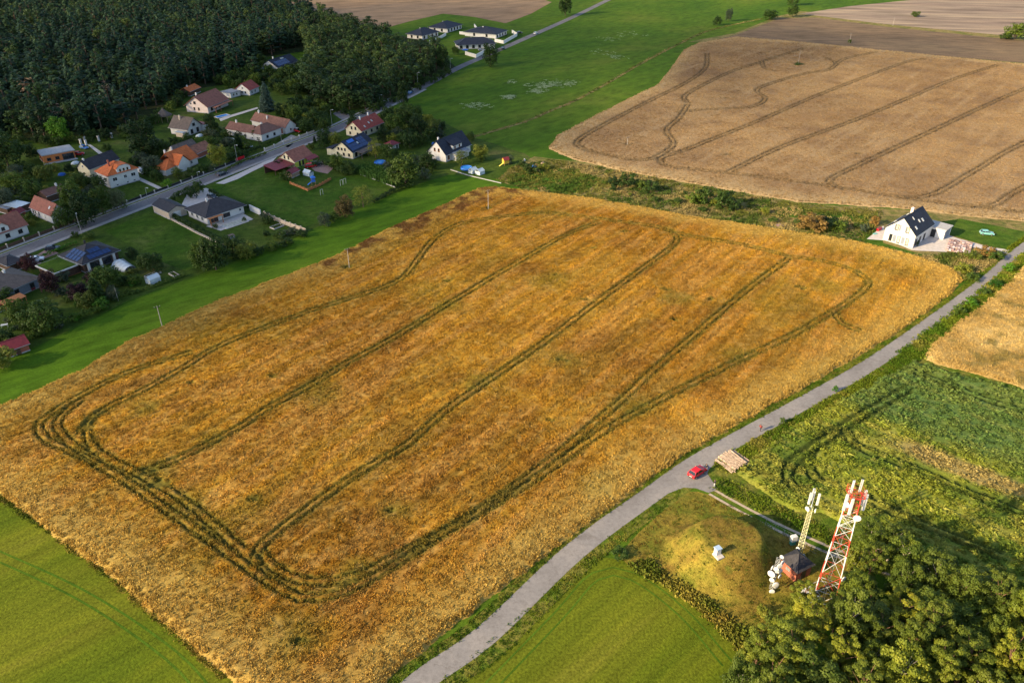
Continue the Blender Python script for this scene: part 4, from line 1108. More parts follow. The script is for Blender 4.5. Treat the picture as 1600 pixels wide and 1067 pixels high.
# ---- dark forest, top left: poisson-ish points, nearest 300 as trees of their own
FW = [(-230, 228), (0, 210), (60, 218), (130, 212), (195, 200), (240, 168), (285, 142), (330, 132), (375, 122), (405, 88), (460, 76), (485, 60), (490, 28), (430, 12), (395, -12), (200, -60), (-500, -60)]
FD = [(480, 76), (492, 108), (478, 140), (505, 166), (560, 176), (590, 163), (632, 140), (655, 127), (690, 110), (700, 102), (648, 92), (605, 72), (575, 56), (500, 36), (470, 34), (462, 60)]
con = pts_in(FW, 5.0, 5); dec = pts_in(FD, 6.2, 6)
fr = [(x, y, 'c') for x, y in con]+[(x, y, 'd') for x, y in dec]
fr.sort(key=lambda t: t[1]+abs(t[0])*.15)
rest = {k: [] for k in ('fpine', 'fspruce', 'fbroad')}
FL = {'fpine': 'tall pine with a rounded crown in the dark forest, one of many alike', 'fspruce': 'pointed dark spruce in the forest, one of many alike',
      'fbroad': 'leafy green tree in the dense wood, one of many alike', 'fdead': 'dry grey brown conifer among the green ones at the forest front'}
FG = {'fpine': 'forest pines', 'fspruce': 'forest spruces', 'fbroad': 'leafy trees of the wood', 'fdead': 'dry conifers at the forest front'}
for i, (x, y, k) in enumerate(fr):
    q = random.random()
    kd = 'fbroad' if k == 'd' or q < .18 else ('fpine' if q < .62 else 'fspruce')
    H = {'fpine': 15, 'fspruce': 16, 'fbroad': 13}[kd]*random.uniform(.62, 1.28); Rr = {'fpine': 3.3, 'fspruce': 3.3, 'fbroad': 4.9}[kd]*random.uniform(.8, 1.25)
    if i < 300:
        if k == 'c' and i < 160 and random.random() < .07: kd = 'fdead'; H *= .9
        tree(kd, 0, 0, Rr, H, FL[kd], group=FG[kd], name='forest_tree', xy=(x, y))
    else: rest[kd].append((x, y, Rr, H))
for kd, L in rest.items():
    a = np.array(L); protos = []
    for c, t, R0, H0 in TREES[kd]:
        V = np.zeros(len(c.vertices)*3, np.float32); c.vertices.foreach_get('co', V); V = V.reshape(-1, 3)
        V2 = np.zeros(len(t.vertices)*3, np.float32); t.vertices.foreach_get('co', V2); V2 = V2.reshape(-1, 3)
        F = [tuple(p.vertices) for p in c.polygons]; n = len(V)
        me = bpy.data.meshes.new(kd+'_far'); me.from_pydata([tuple(v) for v in V]+[tuple(v) for v in V2], [], F+[tuple(n+i for i in p.vertices) for p in t.polygons])
        me.materials.append(c.materials[0]); me.materials.append(t.materials[0])
        me.polygons.foreach_set('material_index', [0]*len(F)+[1]*len(t.polygons)); me.update()
        protos.append(me)
    R0, H0 = TREES[kd][0][2], TREES[kd][0][3]
    scatter('far_forest', a[:, 0], a[:, 1], np.zeros(len(a)), a[:, 2]/R0, np.ones((len(a), 3))*.5, protos, label='far forest trees reading as one dark mass', szr=(a[:, 3]/H0)/(a[:, 2]/R0))

# ---- sunny wood, bottom right
WP = [(1215, 1012), (1238, 992), (1262, 1003), (1300, 1012), (1325, 985), (1338, 925), (1365, 900), (1410, 912), (1450, 930), (1500, 952), (1550, 955), (1620, 972), (1720, 1010), (1720, 1330), (1140, 1330), (1135, 1120), (1170, 1060)]
wd = pts_in(WP, 4.0, 8, 30000)
EX = g(1284, 942)
for i, (x, y) in enumerate(sorted(wd, key=lambda t: -t[1])):
    if math.hypot(x-EX[0], y-EX[1]) < 5.0: continue
    pine = (x < g(1420, 1000)[0]) ^ (random.random() < .22)
    kd = 'wpine' if pine else random.choice(['wbroad', 'wbroad', 'wbroad2', 'wbroad3'])
    h = random.uniform(8.0, 14.5)*(1 if pine else .92); r = random.uniform(2.5, 4.4)
    if math.hypot(x-EX[0], y-EX[1]) < 8: h *= .72
    tree(kd, 0, 0, r, h, 'sunlit pine in the wood below the masts, one of many alike' if pine else 'sunlit leafy tree in the wood below the masts, one of many alike',
         group='pines of the lower right wood' if pine else 'leafy trees of the lower right wood', name='pine_tree' if pine else 'leafy_tree', xy=(x, y))
for (px, py, r, h, lab) in [(1205, 985, 1.9, 3.2, 'yellowish young bush at the left front of the sunny wood'), (1180, 1010, 1.7, 2.6, 'yellowish low bush below the dry grass border'), (1160, 1040, 1.8, 2.8, 'olive young bush at the lower left of the sunny wood'),
                            (1190, 960, 1.3, 1.6, 'small yellow bush on the dry grass near the dish mast'), (1330, 890, 2.0, 4, 'green bushy tree right of the tower foot'), (1150, 1062, 1.6, 2.4, 'low olive bush at the bottom edge of the wood')]:
    tree('yellow_bush', px, py, r, h, lab, 'shrub', name='shrub')
tree('wpine', 1246, 966, 2.5, 8, 'sunlit pine between the brick hut and the red and white tower', name='pine_tree')
tree('wpine', 1300, 990, 2.7, 8.5, 'sunlit pine directly in front of the red and white tower foot', name='pine_tree')
tree('wbroad', 1328, 952, 3.0, 7.5, 'leafy tree touching the right foot of the red and white tower', name='leafy_tree')
tree('wbroad', 1350, 872, 3.8, 7.5, 'wide leafy tree right behind the red and white tower', name='leafy_tree')
tree('wbroad2', 1385, 880, 3.2, 8, 'leafy tree at the top corner of the sunny wood', name='leafy_tree')
# ---------------------------------------------------------------- houses
WM = {}
def win_mesh(w, h, frm='window', pane='glass'):
    k = (round(w, 2), round(h, 2), frm, pane)
    if k not in WM:
        t = .09 if frm != 'wframe_dark' else .15
        f = MB(); f.box(-w/2, -.05, 0, w/2, .06, t); f.box(-w/2, -.05, h-t, w/2, .06, h); f.box(-w/2, -.05, t, -w/2+t, .06, h-t); f.box(w/2-t, -.05, t, w/2, .06, h-t)
        if w > 1.0 and h < 2.6: f.box(-.04, -.04, t, .04, .05, h-t)
        f.box(-w/2-.06, -.12, -.06, w/2+.06, .06, -.003)
        p = MB(); p.box(-w/2+t, -.02, t, w/2-t, .03, h-t)
        WM[k] = (f.mesh('window', M[frm]), p.mesh('pane', M[pane]))
    return WM[k]

class House:
    """local x along P0->P1, local y away from the camera"""
    def __init__(s, name, label, cat, p0, p1, D, h, wall, group=None, L=None, rot=None):
        a = Vector(g(*p0)); b = Vector(g(*p1)); d = b-a
        s.L = L or d.length; s.D = D; s.h = h; s.wallm = M[wall] if isinstance(wall, str) else wall
        s.rot = math.atan2(d.y, d.x) if rot is None else math.radians(rot)
        s.e = thing(name, label, cat, (a.x, a.y, 0), s.rot, group)
    def walls(s, gable=None, rh=0, x0=0, y0=0, x1=None, y1=None, h=None, name='wall', mat=None):
        x1 = s.L if x1 is None else x1; y1 = s.D if y1 is None else y1; h = h or s.h
        m = MB(); m.box(x0, y0, -.1, x1, y1, h)
        if gable == 'x':
            ym = (y0+y1)/2
            for xa, xb in ((x0, x0+.25), (x1-.25, x1)): m.add([(xa, y0, h), (xb, y0, h), (xb, y1, h), (xa, y1, h), (xa, ym, h+rh), (xb, ym, h+rh)], [(0, 1, 5, 4), (2, 3, 4, 5), (3, 0, 4), (1, 2, 5)])
        if gable == 'y':
            xm = (x0+x1)/2
            for ya, yb in ((y0, y0+.25), (y1-.25, y1)): m.add([(x0, ya, h), (x0, yb, h), (x1, yb, h), (x1, ya, h), (xm, ya, h+rh), (xm, yb, h+rh)], [(0, 1, 5, 4), (2, 3, 4, 5), (3, 0, 4), (1, 2, 5)])
        m.obj(name, mat or s.wallm, s.e)
        pl = MB(); pl.box(x0-.04, y0-.04, -.1, x1+.04, y1+.04, .35); pl.obj('plinth', M['concrete'], s.e)
        return s
    def gable(s, mat, axis='x', rh=2.5, o=.5, x0=0, y0=0, x1=None, y1=None, h=None, t=.16):
        x1 = s.L if x1 is None else x1; y1 = s.D if y1 is None else y1; h = h or s.h
        m = MB(); mat = M[mat]
        if axis == 'x':
            ym = (y0+y1)/2; k = rh/(ym-y0); ze = h-k*o+.05; zr = h+rh+.05
            for sg, ye in ((1, y0-o), (-1, y1+o)):
                m.hexa([(x0-o, ye, ze), (x1+o, ye, ze), (x1+o, ym, zr), (x0-o, ym, zr)], [(x0-o, ye, ze+t), (x1+o, ye, ze+t), (x1+o, ym, zr+t), (x0-o, ym, zr+t)])
            m.tube((x0-o, ym, zr+t), (x1+o, ym, zr+t), .11, n=5)
        else:
            xm = (x0+x1)/2; k = rh/(xm-x0); ze = h-k*o+.05; zr = h+rh+.05
            for xe in (x0-o, x1+o):
                m.hexa([(xe, y0-o, ze), (xm, y0-o, zr), (xm, y1+o, zr), (xe, y1+o, ze)], [(xe, y0-o, ze+t), (xm, y0-o, zr+t), (xm, y1+o, zr+t), (xe, y1+o, ze+t)])
            m.tube((xm, y0-o, zr+t), (xm, y1+o, zr+t), .11, n=5)
        r = m.obj('roof', mat, s.e)
        gt = MB()
        if axis == 'x':
            for ye in (y0-o-.06, y1+o+.06): gt.tube((x0-o, ye, ze+.05), (x1+o, ye, ze+.05), .08, n=5)
        else:
            for xe in (x0-o-.06, x1+o+.06): gt.tube((xe, y0-o, ze+.05), (xe, y1+o, ze+.05), .08, n=5)
        gt.obj('gutter', M['steel'], r)
        return r
    def hip(s, mat, rh=2.2, o=.6, x0=0, y0=0, x1=None, y1=None, h=None, axis='x', inset=None):
        x1 = s.L if x1 is None else x1; y1 = s.D if y1 is None else y1; h = h or s.h
        m = MB(); X0, Y0, X1, Y1 = x0-o, y0-o, x1+o, y1+o; z = h; t = .2
        if axis == 'x':
            ins = (Y1-Y0)/2 if inset is None else inset; ins = min(ins, (X1-X0)/2-.05); a = (X0+ins, (Y0+Y1)/2, z+t+rh); b = (X1-ins, (Y0+Y1)/2, z+t+rh)
            q = [(0,1,5,4), (1,2,5), (2,3,4,5), (3,0,4)]
        else:
            ins = (X1-X0)/2 if inset is None else inset; ins = min(ins, (Y1-Y0)/2-.05); a = ((X0+X1)/2, Y0+ins, z+t+rh); b = ((X0+X1)/2, Y1-ins, z+t+rh)
            q = [(0,1,4), (1,2,5,4), (2,3,5), (3,0,4,5)]
        c = [(X0,Y0,z+t), (X1,Y0,z+t), (X1,Y1,z+t), (X0,Y1,z+t)]
        m.add(c+[a, b], q); lo = [(p[0], p[1], z) for p in c]
        m.add(lo+c, [(3,2,1,0), (0,1,5,4), (1,2,6,5), (2,3,7,6), (3,0,4,7)])
        for p, e in (((0, a), (3, a), (1, b), (2, b)) if axis == 'x' else ((0, a), (1, a), (2, b), (3, b))): m.tube(c[p], e, .09, n=4)
        m.tube(a, b, .1, n=4)
        r = m.obj('roof', M[mat], s.e)
        gt = MB(); pts = [(X0-.06,Y0-.06,z+.08), (X1+.06,Y0-.06,z+.08), (X1+.06,Y1+.06,z+.08), (X0-.06,Y1+.06,z+.08)]
        for i in range(4): gt.tube(pts[i-1], pts[i], .07, n=4)
        gt.obj('gutter', M['steel'], r); return r
    def flat(s, mat, t=.35, o=.25, x0=0, y0=0, x1=None, y1=None, h=None, top=None):
        x1 = s.L if x1 is None else x1; y1 = s.D if y1 is None else y1; h = h or s.h
        m = MB(); m.box(x0-o, y0-o, h, x1+o, y1+o, h+t); r = m.obj('roof', M[mat], s.e)
        if top:
            tp = MB(); tp.box(x0-o+.3, y0-o+.3, h+t, x1+o-.3, y1+o-.3, h+t+.08); tp.obj('roof_cover', top, r)
        return r
    def win(s, face, u, z, w=1.2, h=1.2, frm='window', pane='glass', off=0, y=None, parent=None, name='window'):
        f, p = win_mesh(w, h, frm, pane)
        if face == 'f': loc, r = (u, -off, z), 0
        elif face == 'l': loc, r = (-off, s.D-u, z), -math.pi/2
        elif face == 'r': loc, r = (s.L+off, u, z), math.pi/2
        else: loc, r = (s.L-u, s.D+off, z), math.pi
        # frames stand 5 cm proud of the wall
        o = link(name, f, parent or s.e, loc, r); link('pane', p, o); return o
    def wins(s, face, us, z, w=1.2, h=1.2, **k):
        for u in us: s.win(face, u, z, w, h, **k)
        return s
    def door(s, face, u, w=1.1, h=2.1, mat='wood', z=.05):
        m = MB(); m.box(-w/2, -.08, 0, w/2, .05, h)
        loc, r = {'f': ((u, 0, z), 0), 'l': ((0, s.D-u, z), -math.pi/2), 'r': ((s.L, u, z), math.pi/2)}[face]
        d = m.obj('door', M[mat], s.e, loc=loc, rot=r); k = MB(); k.cbox(w/2-.15, -.12, 1.05, .12, .06, .04); k.obj('handle', M['steel'], d); return s
    def chimney(s, x, y, z0, z1, roof=None, mat='white_wall', w=.55):
        m = MB(); m.box(x-w/2, y-w/2, z0, x+w/2, y+w/2, z1); m.box(x-w/2-.08, y-w/2-.08, z1, x+w/2+.08, y+w/2+.08, z1+.1); m.tube((x, y, z1+.1), (x, y, z1+.35), .12, n=6)
        m.obj('chimney', M[mat], roof or s.e); return s
    def slope(s, name, mat, p0, eu, ev, u, v, w, l, t=.08, parent=None, lift=.22):
        """plate on a slope: p0 origin on the eaves, eu along the eaves, ev up the slope"""
        eu = Vector(eu).normalized(); ev = Vector(ev).normalized(); n = eu.cross(ev)
        if n.z < 0: n = -n
        c = Vector(p0)+eu*u+ev*v+n*lift
        m = MB(); m.obox(c, eu, ev, n, w, l, t); return m.obj(name, M[mat], parent or s.e)

PV = 'solar_panel'
# 1 orange block new build
H = House('unfinished_house', 'flat roofed house of bare orange blocks at the forest edge', 'house', (70,257), (119,248), 8.5, 3.3, 'orange_block')
H.walls(); H.flat('concrete', .3, .35, top=M['concrete'])
H.wins('f', [2.0, 5.0], 1.0, 1.5, 1.2, frm='wframe_dark'); H.win('f', 9.0, .4, 4.2, 2.3, 'wframe_dark'); H.wins('l', [3, 6], 1.0, 1.1, 1.2, frm='wframe_dark')
m = MB(); m.box(-.4, -1.6, 0, H.L+.4, -.05, .3); m.obj('base_slab', M['concrete'], H.e)
# 2 villa
H = House('villa', 'two storey white villa with bright orange hipped roof and curved front gable', 'house', (174,295), (219,282), 8.5, 4.6, 'white_wall')
H.walls(); r = H.hip('r_orange', 3.3, .5, axis='y', inset=4.2)
m = MB(); cx = H.L*.55
m.box(cx-2.6, -.15, 4.3, cx+2.6, 3.5, 6.4); m.add([(cx-2.6,-.15,6.4),(cx+2.6,-.15,6.4),(cx+1.6,-.15,7.4),(cx-1.6,-.15,7.4),(cx-2.6,3.5,6.4),(cx+2.6,3.5,6.4),(cx+1.6,3.5,7.4),(cx-1.6,3.5,7.4)], [(0,1,2,3),(7,6,5,4),(3,2,6,7),(0,3,7,4),(1,5,6,2)])
dm = m.obj('dormer', M['white_wall'], H.e)
m = MB(); m.hexa([(cx-3,-.4,6.25),(cx-1.5,-.4,7.45),(cx-1.5,4.2,7.45),(cx-3,4.2,6.25)], [(cx-3,-.4,6.4),(cx-1.5,-.4,7.6),(cx-1.5,4.2,7.6),(cx-3,4.2,6.4)]); m.hexa([(cx+3,-.4,6.25),(cx+1.5,-.4,7.45),(cx+1.5,4.2,7.45),(cx+3,4.2,6.25)], [(cx+3,-.4,6.4),(cx+1.5,-.4,7.6),(cx+1.5,4.2,7.6),(cx+3,4.2,6.4)]); m.box(cx-1.5,-.4,7.46,cx+1.5,4.2,7.62)
m.obj('dormer_roof', M['r_orange'], dm)
for u in (-1.4, 0, 1.4): H.win('f', cx+u, 5.0, .8, 1.2, off=.15, frm='cutwood')
H.wins('f', [2.2, H.L-2.0], 2.3, 1.7, 1.3); H.win('f', cx, 2.4, 1.2, 1.2); H.wins('f', [2.6, cx+.4, H.L-2], .5, .9, .5); H.wins('l', [2.5, 6], 2.3, 1.2, 1.3)
H.chimney(3.2, 4, 5.5, 8.9, r, 'brick_wall')
# barn behind
H = House('barn', 'cream barn with long dark grey gable roof behind the white villa', 'barn', (143,278), (185,262), 6.0, 3.4, 'cream_wall', L=14)
H.walls('x', 2.6); H.gable('r_dark', 'x', 2.6, .4); H.win('l', 3, 3.6, .7, .8); H.wins('f', [3, 6], 1.2, 1.0, 1.0); H.chimney(1.0, 3, 5, 6.6)
m = MB(); m.box(5, -3, 0, 9, -.05, 2.6); m.obj('annex', M['brick_wall'], H.e)
# 3 small white house
H = House('cottage', 'small white house with plain brown gable roof and small windows', 'house', (51,336), (84,350), 5.2, 2.9, 'white_wall')
H.walls('x', 3.0); r = H.gable('r_redbrown', 'x', 3.0, .3); H.wins('f', [1.5, 2.9, 5.2], 1.2, .7, 1.1, frm='wframe_dark'); H.win('f', 9, .9, .5, 1.3); H.win('r', 2.6, 1.2, .9, 1.1)
H.slope('skylight', 'white', (0, 0, 2.9), (1, 0, 0), (0, 2.6, 3.0), 11.0, 2.2, .7, 1.0, parent=r)
H = House('outbuilding', 'long low outbuilding with brown roof behind the small white house', 'barn', (76,318), (106,307), 4.5, 2.6, 'brown_wall')
H.walls('x', 1.4); H.gable('r_brown', 'x', 1.4, .3); H.chimney(6, 2.2, 3.4, 4.9)
H = House('shed', 'shed with pale corrugated plastic roof left of the small white house', 'shed', (30,336), (50,328), 6.5, 2.4, 'brown_wall')
H.walls()
rf = H.flat('darkmetal', .08, .3)
nb = 7
for i in range(nb):
    m = MB(); w = (H.L+.4)/nb; m.box(-.2+i*w+.03, -.2, 2.5, -.2+(i+1)*w-.03, H.D+.2, 2.57); m.obj('corrugated_sheet', M['polycarb'], rf)
H = House('shed', 'low lean-to with blue grey roof at the left behind the corrugated shed', 'shed', (14,336), (28,331), 5, 2.1, 'brown_wall'); H.walls(); H.flat('grey_wall', .12, .3)
H = House('shed', 'little dark red roofed shed between the corrugated shed and the left edge house', 'shed', (28,345), (42,338), 3.2, 2.0, 'brick_wall'); H.walls('x', 1); H.gable('r_wine', 'x', 1.0, .25)
# 4 left edge
H = House('house', 'white house with red brown roof and peaked dormer cut by the left edge', 'house', (0,381), (46,365), 8, 3.2, 'white_wall')
L0 = H.L; H.walls('x', 3.4, x0=-6); r = H.gable('r_redbrown', 'x', 3.4, .45, x0=-6)
dm = MB(); dx = 2.2; dm.box(dx-1.8, -.1, 3.0, dx+1.8, 2.6, 4.7); dm.add([(dx-1.8,-.1,4.7),(dx+1.8,-.1,4.7),(dx,-.1,6.2),(dx-1.8,2.6,4.7),(dx+1.8,2.6,4.7),(dx,2.6,6.2)], [(0,1,2),(5,4,3),(0,2,5,3),(1,4,5,2)])
dm = dm.obj('dormer', H.wallm, H.e)
m = MB()
for sx in (-1, 1): m.hexa([(dx+sx*2.1,-.4,4.45),(dx,-.4,6.25),(dx,3.6,6.25),(dx+sx*2.1,3.6,4.45)], [(dx+sx*2.1,-.4,4.6),(dx,-.4,6.4),(dx,3.6,6.4),(dx+sx*2.1,3.6,4.6)])
m.obj('dormer_roof', M['r_rust'], dm); H.win('f', dx+.1, 3.6, 1.1, 1.1, off=.1, frm='wframe_dark'); H.wins('f', [-.8, 3.0, 7.0], 1.0, 1.4, 1.3, frm='wframe_dark')
H.win('r', 4, 1.1, 1.1, 1.2, frm='wframe_dark'); H.chimney(-1, 4.5, 6, 7.6, r)
# garage near the road
H = House('garage', 'tan garage with low dark gable roof beside the road', 'garage', (241,332), (266,344), 6.2, 2.7, 'tan_wall')
H.walls('x', 1.3); r = H.gable('r_dark', 'x', 1.3, .25); H.door('r', 2.8, 2.6, 2.2, 'white')
# bungalow
H = House('bungalow', 'white bungalow with dark grey pyramid roof, pool and terrace', 'house', (325,352), (382,333), 11.5, 2.7, 'white_wall')
H.walls(x0=.1); r = H.hip('r_dark', 2.9, .8); H.wins('f', [7.2], .7, 2.6, 1.4, frm='wframe_dark'); H.win('f', 2.4, .3, 3.2, 2.1, 'orangewood'); H.win('f', 12.4, 1.2, .8, .9)
H.wins('l', [2.5, 5.6, 8.6], .9, 1.2, 1.3); H.chimney(4.6, 6.2, 4.4, 6.2, r)
m = MB()
for x in (.3, 4.6): m.box(x-.1, -1.9, 0, x+.1, -1.7, 2.6)
m.box(-.2, -2.1, 2.55, 5.0, -.85, 2.68); m.obj('porch', M['orangewood'], H.e)
# yellow-green
H = House('house', 'yellow green house with red roof and a wide wine red carport roof beside the road', 'house', (462,264), (489,253), 8.0, 3.0, 'yellow_wall')
H.walls(None)
m = MB(); m.add([(-.05,0,3.0),(-.05,8.0,3.0),(-.05,4.0,5.9),(.0,0,3.0),(.0,8.0,3.0),(.0,4.0,5.9),(-.05,0,0),(-.05,8.0,0),(0,0,0),(0,8,0)], [(0,2,1),(3,4,5),(0,1,7,6),(0,3,5,2),(1,2,5,4),(6,8,3,0),(1,4,9,7)]); m.obj('gable_wall', M['cream_wall'], H.e)
m = MB(); m.add([(H.L,0,3.0),(H.L,8.0,3.0),(H.L,4.0,5.9),(H.L-.2,0,3.0),(H.L-.2,8.0,3.0),(H.L-.2,4.0,5.9)], [(0,1,2),(5,4,3),(0,2,5,3),(1,4,5,2)]); m.obj('gable_wall', M['cream_wall'], H.e)
r = H.gable('r_redbrown', 'x', 2.9, .5); H.wins('l', [3.0, 5.0], 3.3, .8, 1.3, frm='wframe_dark', off=.05); H.wins('f', [2.6, 4.4], .5, 1.0, 2.0, frm='wframe_dark'); H.win('f', 7.3, 1, 1.0, 1.2)
m = MB(); m.hexa([(5.2,-2.6,2.2),(H.L+1,-2.6,2.2),(H.L+1,-.4,3.0),(5.2,-.4,3.0)], [(5.2,-2.6,2.3),(H.L+1,-2.6,2.3),(H.L+1,-.4,3.1),(5.2,-.4,3.1)])
for x in (5.4, H.L+.8): m.box(x-.08, -2.5, 0, x+.08, -2.34, 2.2)
m.obj('awning', M['r_wine'], H.e)
m = MB(); m.hexa([(-10.0,.5,2.0),(-.6,-.6,2.1),(-.6,6.6,3.2),(-10.0,6.6,3.1)], [(-10,.5,2.15),(-.6,-.6,2.25),(-.6,6.6,3.35),(-10.0,6.6,3.25)]); cp = m.obj('carport_roof', M['r_wine'], H.e)
m = MB()
for x in (-9.8, -5.2, -.9):
    for y in (.8, 6.3): m.box(x-.09, y-.09, 0, x+.09, y+.09, 2.2 if y < 3 else 3.1)
m.box(-9.9, 6.2, 0, -.9, 6.35, 3.0); m.obj('carport_post', M['brown_wall'], cp)
H = House('shed', 'small garden shed with wine red roof in the fenced play garden', 'shed', (457,279), (476,270), 3.4, 1.9, 'wood', L=4.2); H.walls('x', .9); H.gable('r_wine', 'x', .9, .35); H.door('f', 1.5, .9, 1.7)
# solar house
H = House('house', 'cream house with dark blue roof covered in solar panels', 'house', (552,249), (584,234), 9.5, 3.0, 'cream_wall')
H.walls('x', 3.4); r = H.gable('r_slate', 'x', 3.4, .6); H.wins('l', [2.6, 4.2, 5.8], 2.9, .9, 1.0, frm='wframe_dark'); H.wins('l', [2, 5, 7.6], .8, 1.0, 1.2, frm='wframe_dark')
H.wins('f', [2.2, 5, 8.6], .5, 1.6, 2.0, frm='wframe_dark')
ev = (0, 4.75, 3.4)
for i in range(8):
    for j in range(3):
        if j == 2 and 1 <= i < 4: continue
        if i == 4 and j > 0: continue
        H.slope(PV, 'solar', (0, 0, 3.0), (1, 0, 0), ev, .9+i*1.38, .9+j*1.62, 1.25, 1.5, .05, r, .28)
H.slope('solar_collector', 'bluefab', (0, 0, 3.0), (1, 0, 0), ev, 3.7, 4.6, 3.8, 1.5, .12, r, .3); H.slope('skylight', 'white', (0, 0, 3), (1, 0, 0), ev, 6.4, 2.7, .7, 1.0, .1, r)
m = MB(); m.hexa([(1.5,-3.4,2.3),(H.L+.8,-3.4,2.3),(H.L+.8,-.65,2.7),(1.5,-.65,2.7)], [(1.5,-3.4,2.42),(H.L+.8,-3.4,2.42),(H.L+.8,-.65,2.82),(1.5,-.65,2.82)])
for x in (1.7, 6, H.L+.6): m.box(x-.09, -3.3, 0, x+.09, -3.1, 2.3)
m.obj('terrace_roof', M['r_greybrown'], H.e)
m = MB(); m.box(0, 9.5, 0, 5.5, 13, 2.6); m.obj('annex', M['cream_wall'], H.e); m = MB(); m.hexa([(-.3,9.4,3.3),(5.8,9.4,3.3),(5.8,13.3,2.6),(-.3,13.3,2.6)], [(-.3,9.4,3.45),(5.8,9.4,3.45),(5.8,13.3,2.75),(-.3,13.3,2.75)]); m.obj('annex_roof', M['r_slate'], H.e)
# cream / red roof
H = House('house', 'cream house with red tiled gable roof, two skylights and two white chimneys', 'house', (566,216), (606,199), 8.5, 3.2, 'cream_wall', L=15.5)
H.walls('x', 3.2); r = H.gable('r_red', 'x', 3.2, .5); H.wins('l', [3.2, 5.3], 3.1, .9, 1.3, frm='wframe_dark'); H.wins('l', [2.2, 6.2], .8, 1.0, 1.2, frm='wframe_dark'); H.wins('f', [3, 7, 11, 14], 1, 1.2, 1.3, frm='wframe_dark')
for u, v in ((3.5, 1.2), (7.5, 2.2), (10, 2.6)): H.slope('skylight', 'glass_pale', (0, 0, 3.2), (1, 0, 0), (0, 4.25, 3.2), u, v, .8, 1.1, .1, r)
H.chimney(4.6, 4.0, 5.8, 7.6, r); H.chimney(11, 4.4, 5.8, 7.7, r)
# white farmhouse (two wings)
H = House('farmhouse', 'white farmhouse with L shaped brown roof next to the road', 'house', (410,222), (440,211), 7.5, 3.0, 'white_wall')
H.walls(); r = H.hip('r_brown', 2.7, .5); H.wins('f', [3.4, 7.6], .9, 1.3, 1.2, frm='wframe_dark')
m = MB(); m.box(.2, 7.5, 0, 6.0, 20.5, 2.9); m.obj('side_wing', M['white_wall'], H.e)
m = MB()
for xe in (-.3, 6.5): m.hexa([(xe,6,2.8),(3.1,6,5.2),(3.1,20.9,5.2),(xe,20.9,2.8)], [(xe,6,2.98),(3.1,6,5.38),(3.1,20.9,5.38),(xe,20.9,2.98)])
m.add([(.2,20.4,2.9),(6,20.4,2.9),(3.1,20.4,5.2),(.2,20.5,2.9),(6,20.5,2.9),(3.1,20.5,5.2)], [(0,1,2),(5,4,3)])
m.obj('side_roof', M['r_brown'], H.e); H.win('l', 7.5-9.5, 1, .8, 1.1, frm='wframe_dark', off=-.2); H.win('l', 7.5-15.5, 1, .8, 1.1, frm='wframe_dark', off=-.2); H.chimney(3.1, 17, 4.8, 6.2, r); H.chimney(5, 4.2, 4.8, 6.4, r)
H.win('l', -2.5, .9, .8, 1.1, off=-.2)
H = House('farmhouse', 'white long wing with brown gable roof right of the L shaped farmhouse', 'house', (447,210), (466,204), 22, 2.9, 'white_wall', L=6.2)
H.walls('y', 2.6); r = H.gable('r_brown', 'y', 2.6, .4); H.win('f', 3.0, 1.0, 1, 1); H.wins('l', [22-3, 22-8], .9, 1, 1.1, frm='wframe_dark'); H.chimney(3.1, 20, 5, 6.7, r); H.chimney(1.6, 13, 4, 5.5, r)
m = MB(); m.box(-2.6, 1.4, 0, -.05, 1.7, 2.9); gt = m.obj('gate_wall', M['white_wall'], H.e); m = MB(); m.box(-2.3, 1.3, .05, -.4, 1.395, 2.5); m.obj('gate', M['brick_wall'], gt)
# pinkish house
H = House('house', 'pinkish two storey house with broad red brown roof and a blue pool in front', 'house', (326,178), (357,165), 12.0, 3.3, 'pink_wall')
H.walls('x', 4.2); r = H.gable('r_redbrown', 'x', 4.2, .7); H.wins('l', [4.5, 7.0], 1.2, .9, 1.3, frm='wframe_dark'); H.wins('l', [5.2], 4.0, 1.3, 1.3, frm='wframe_dark'); H.win('l', 3.0, 3.6, .8, 1)
H.wins('f', [3, 6, 9], .8, 1.6, 1.8, frm='wframe_dark'); H.chimney(2.6, 7, 6.5, 8.5, r); m = MB(); m.box(2, -3, 2.5, H.L, -.3, 2.65)
for x in (2.2, 6, H.L-.2): m.box(x-.1, -2.9, 0, x+.1, -2.7, 2.5)
m.obj('terrace_roof', M['r_rust'], H.e)
H = House('shed', 'low shed with bright red orange roof behind the pinkish house', 'shed', (298,151), (314,144), 6, 2.4, 'brown_wall'); H.walls('x', 1.5); H.gable('r_orange', 'x', 1.5, .4); H.chimney(3, 3, 3.5, 4.6)
H = House('shed', 'white shed with flat grey roof right of the pinkish house', 'shed', (361,154), (376,150), 6.5, 2.5, 'white_wall'); H.walls(); H.flat('grey_wall', .2, .4); H.wins('f', [2, 4], 1, .7, .9, frm='wframe_dark')
H = House('cottage', 'small cottage with bright red gable roof beside the blue spruce', 'house', (391,150), (405,144), 8, 2.9, 'white_wall', L=8.5); H.walls('x', 2.8); H.gable('r_red', 'x', 2.8, .5); H.wins('l', [3.5, 5.5], 1.0, .8, 1.1, frm='wframe_dark'); H.win('l', 4, 3.1, .8, 1); H.wins('f', [2, 5], .8, 1.2, 1.3)
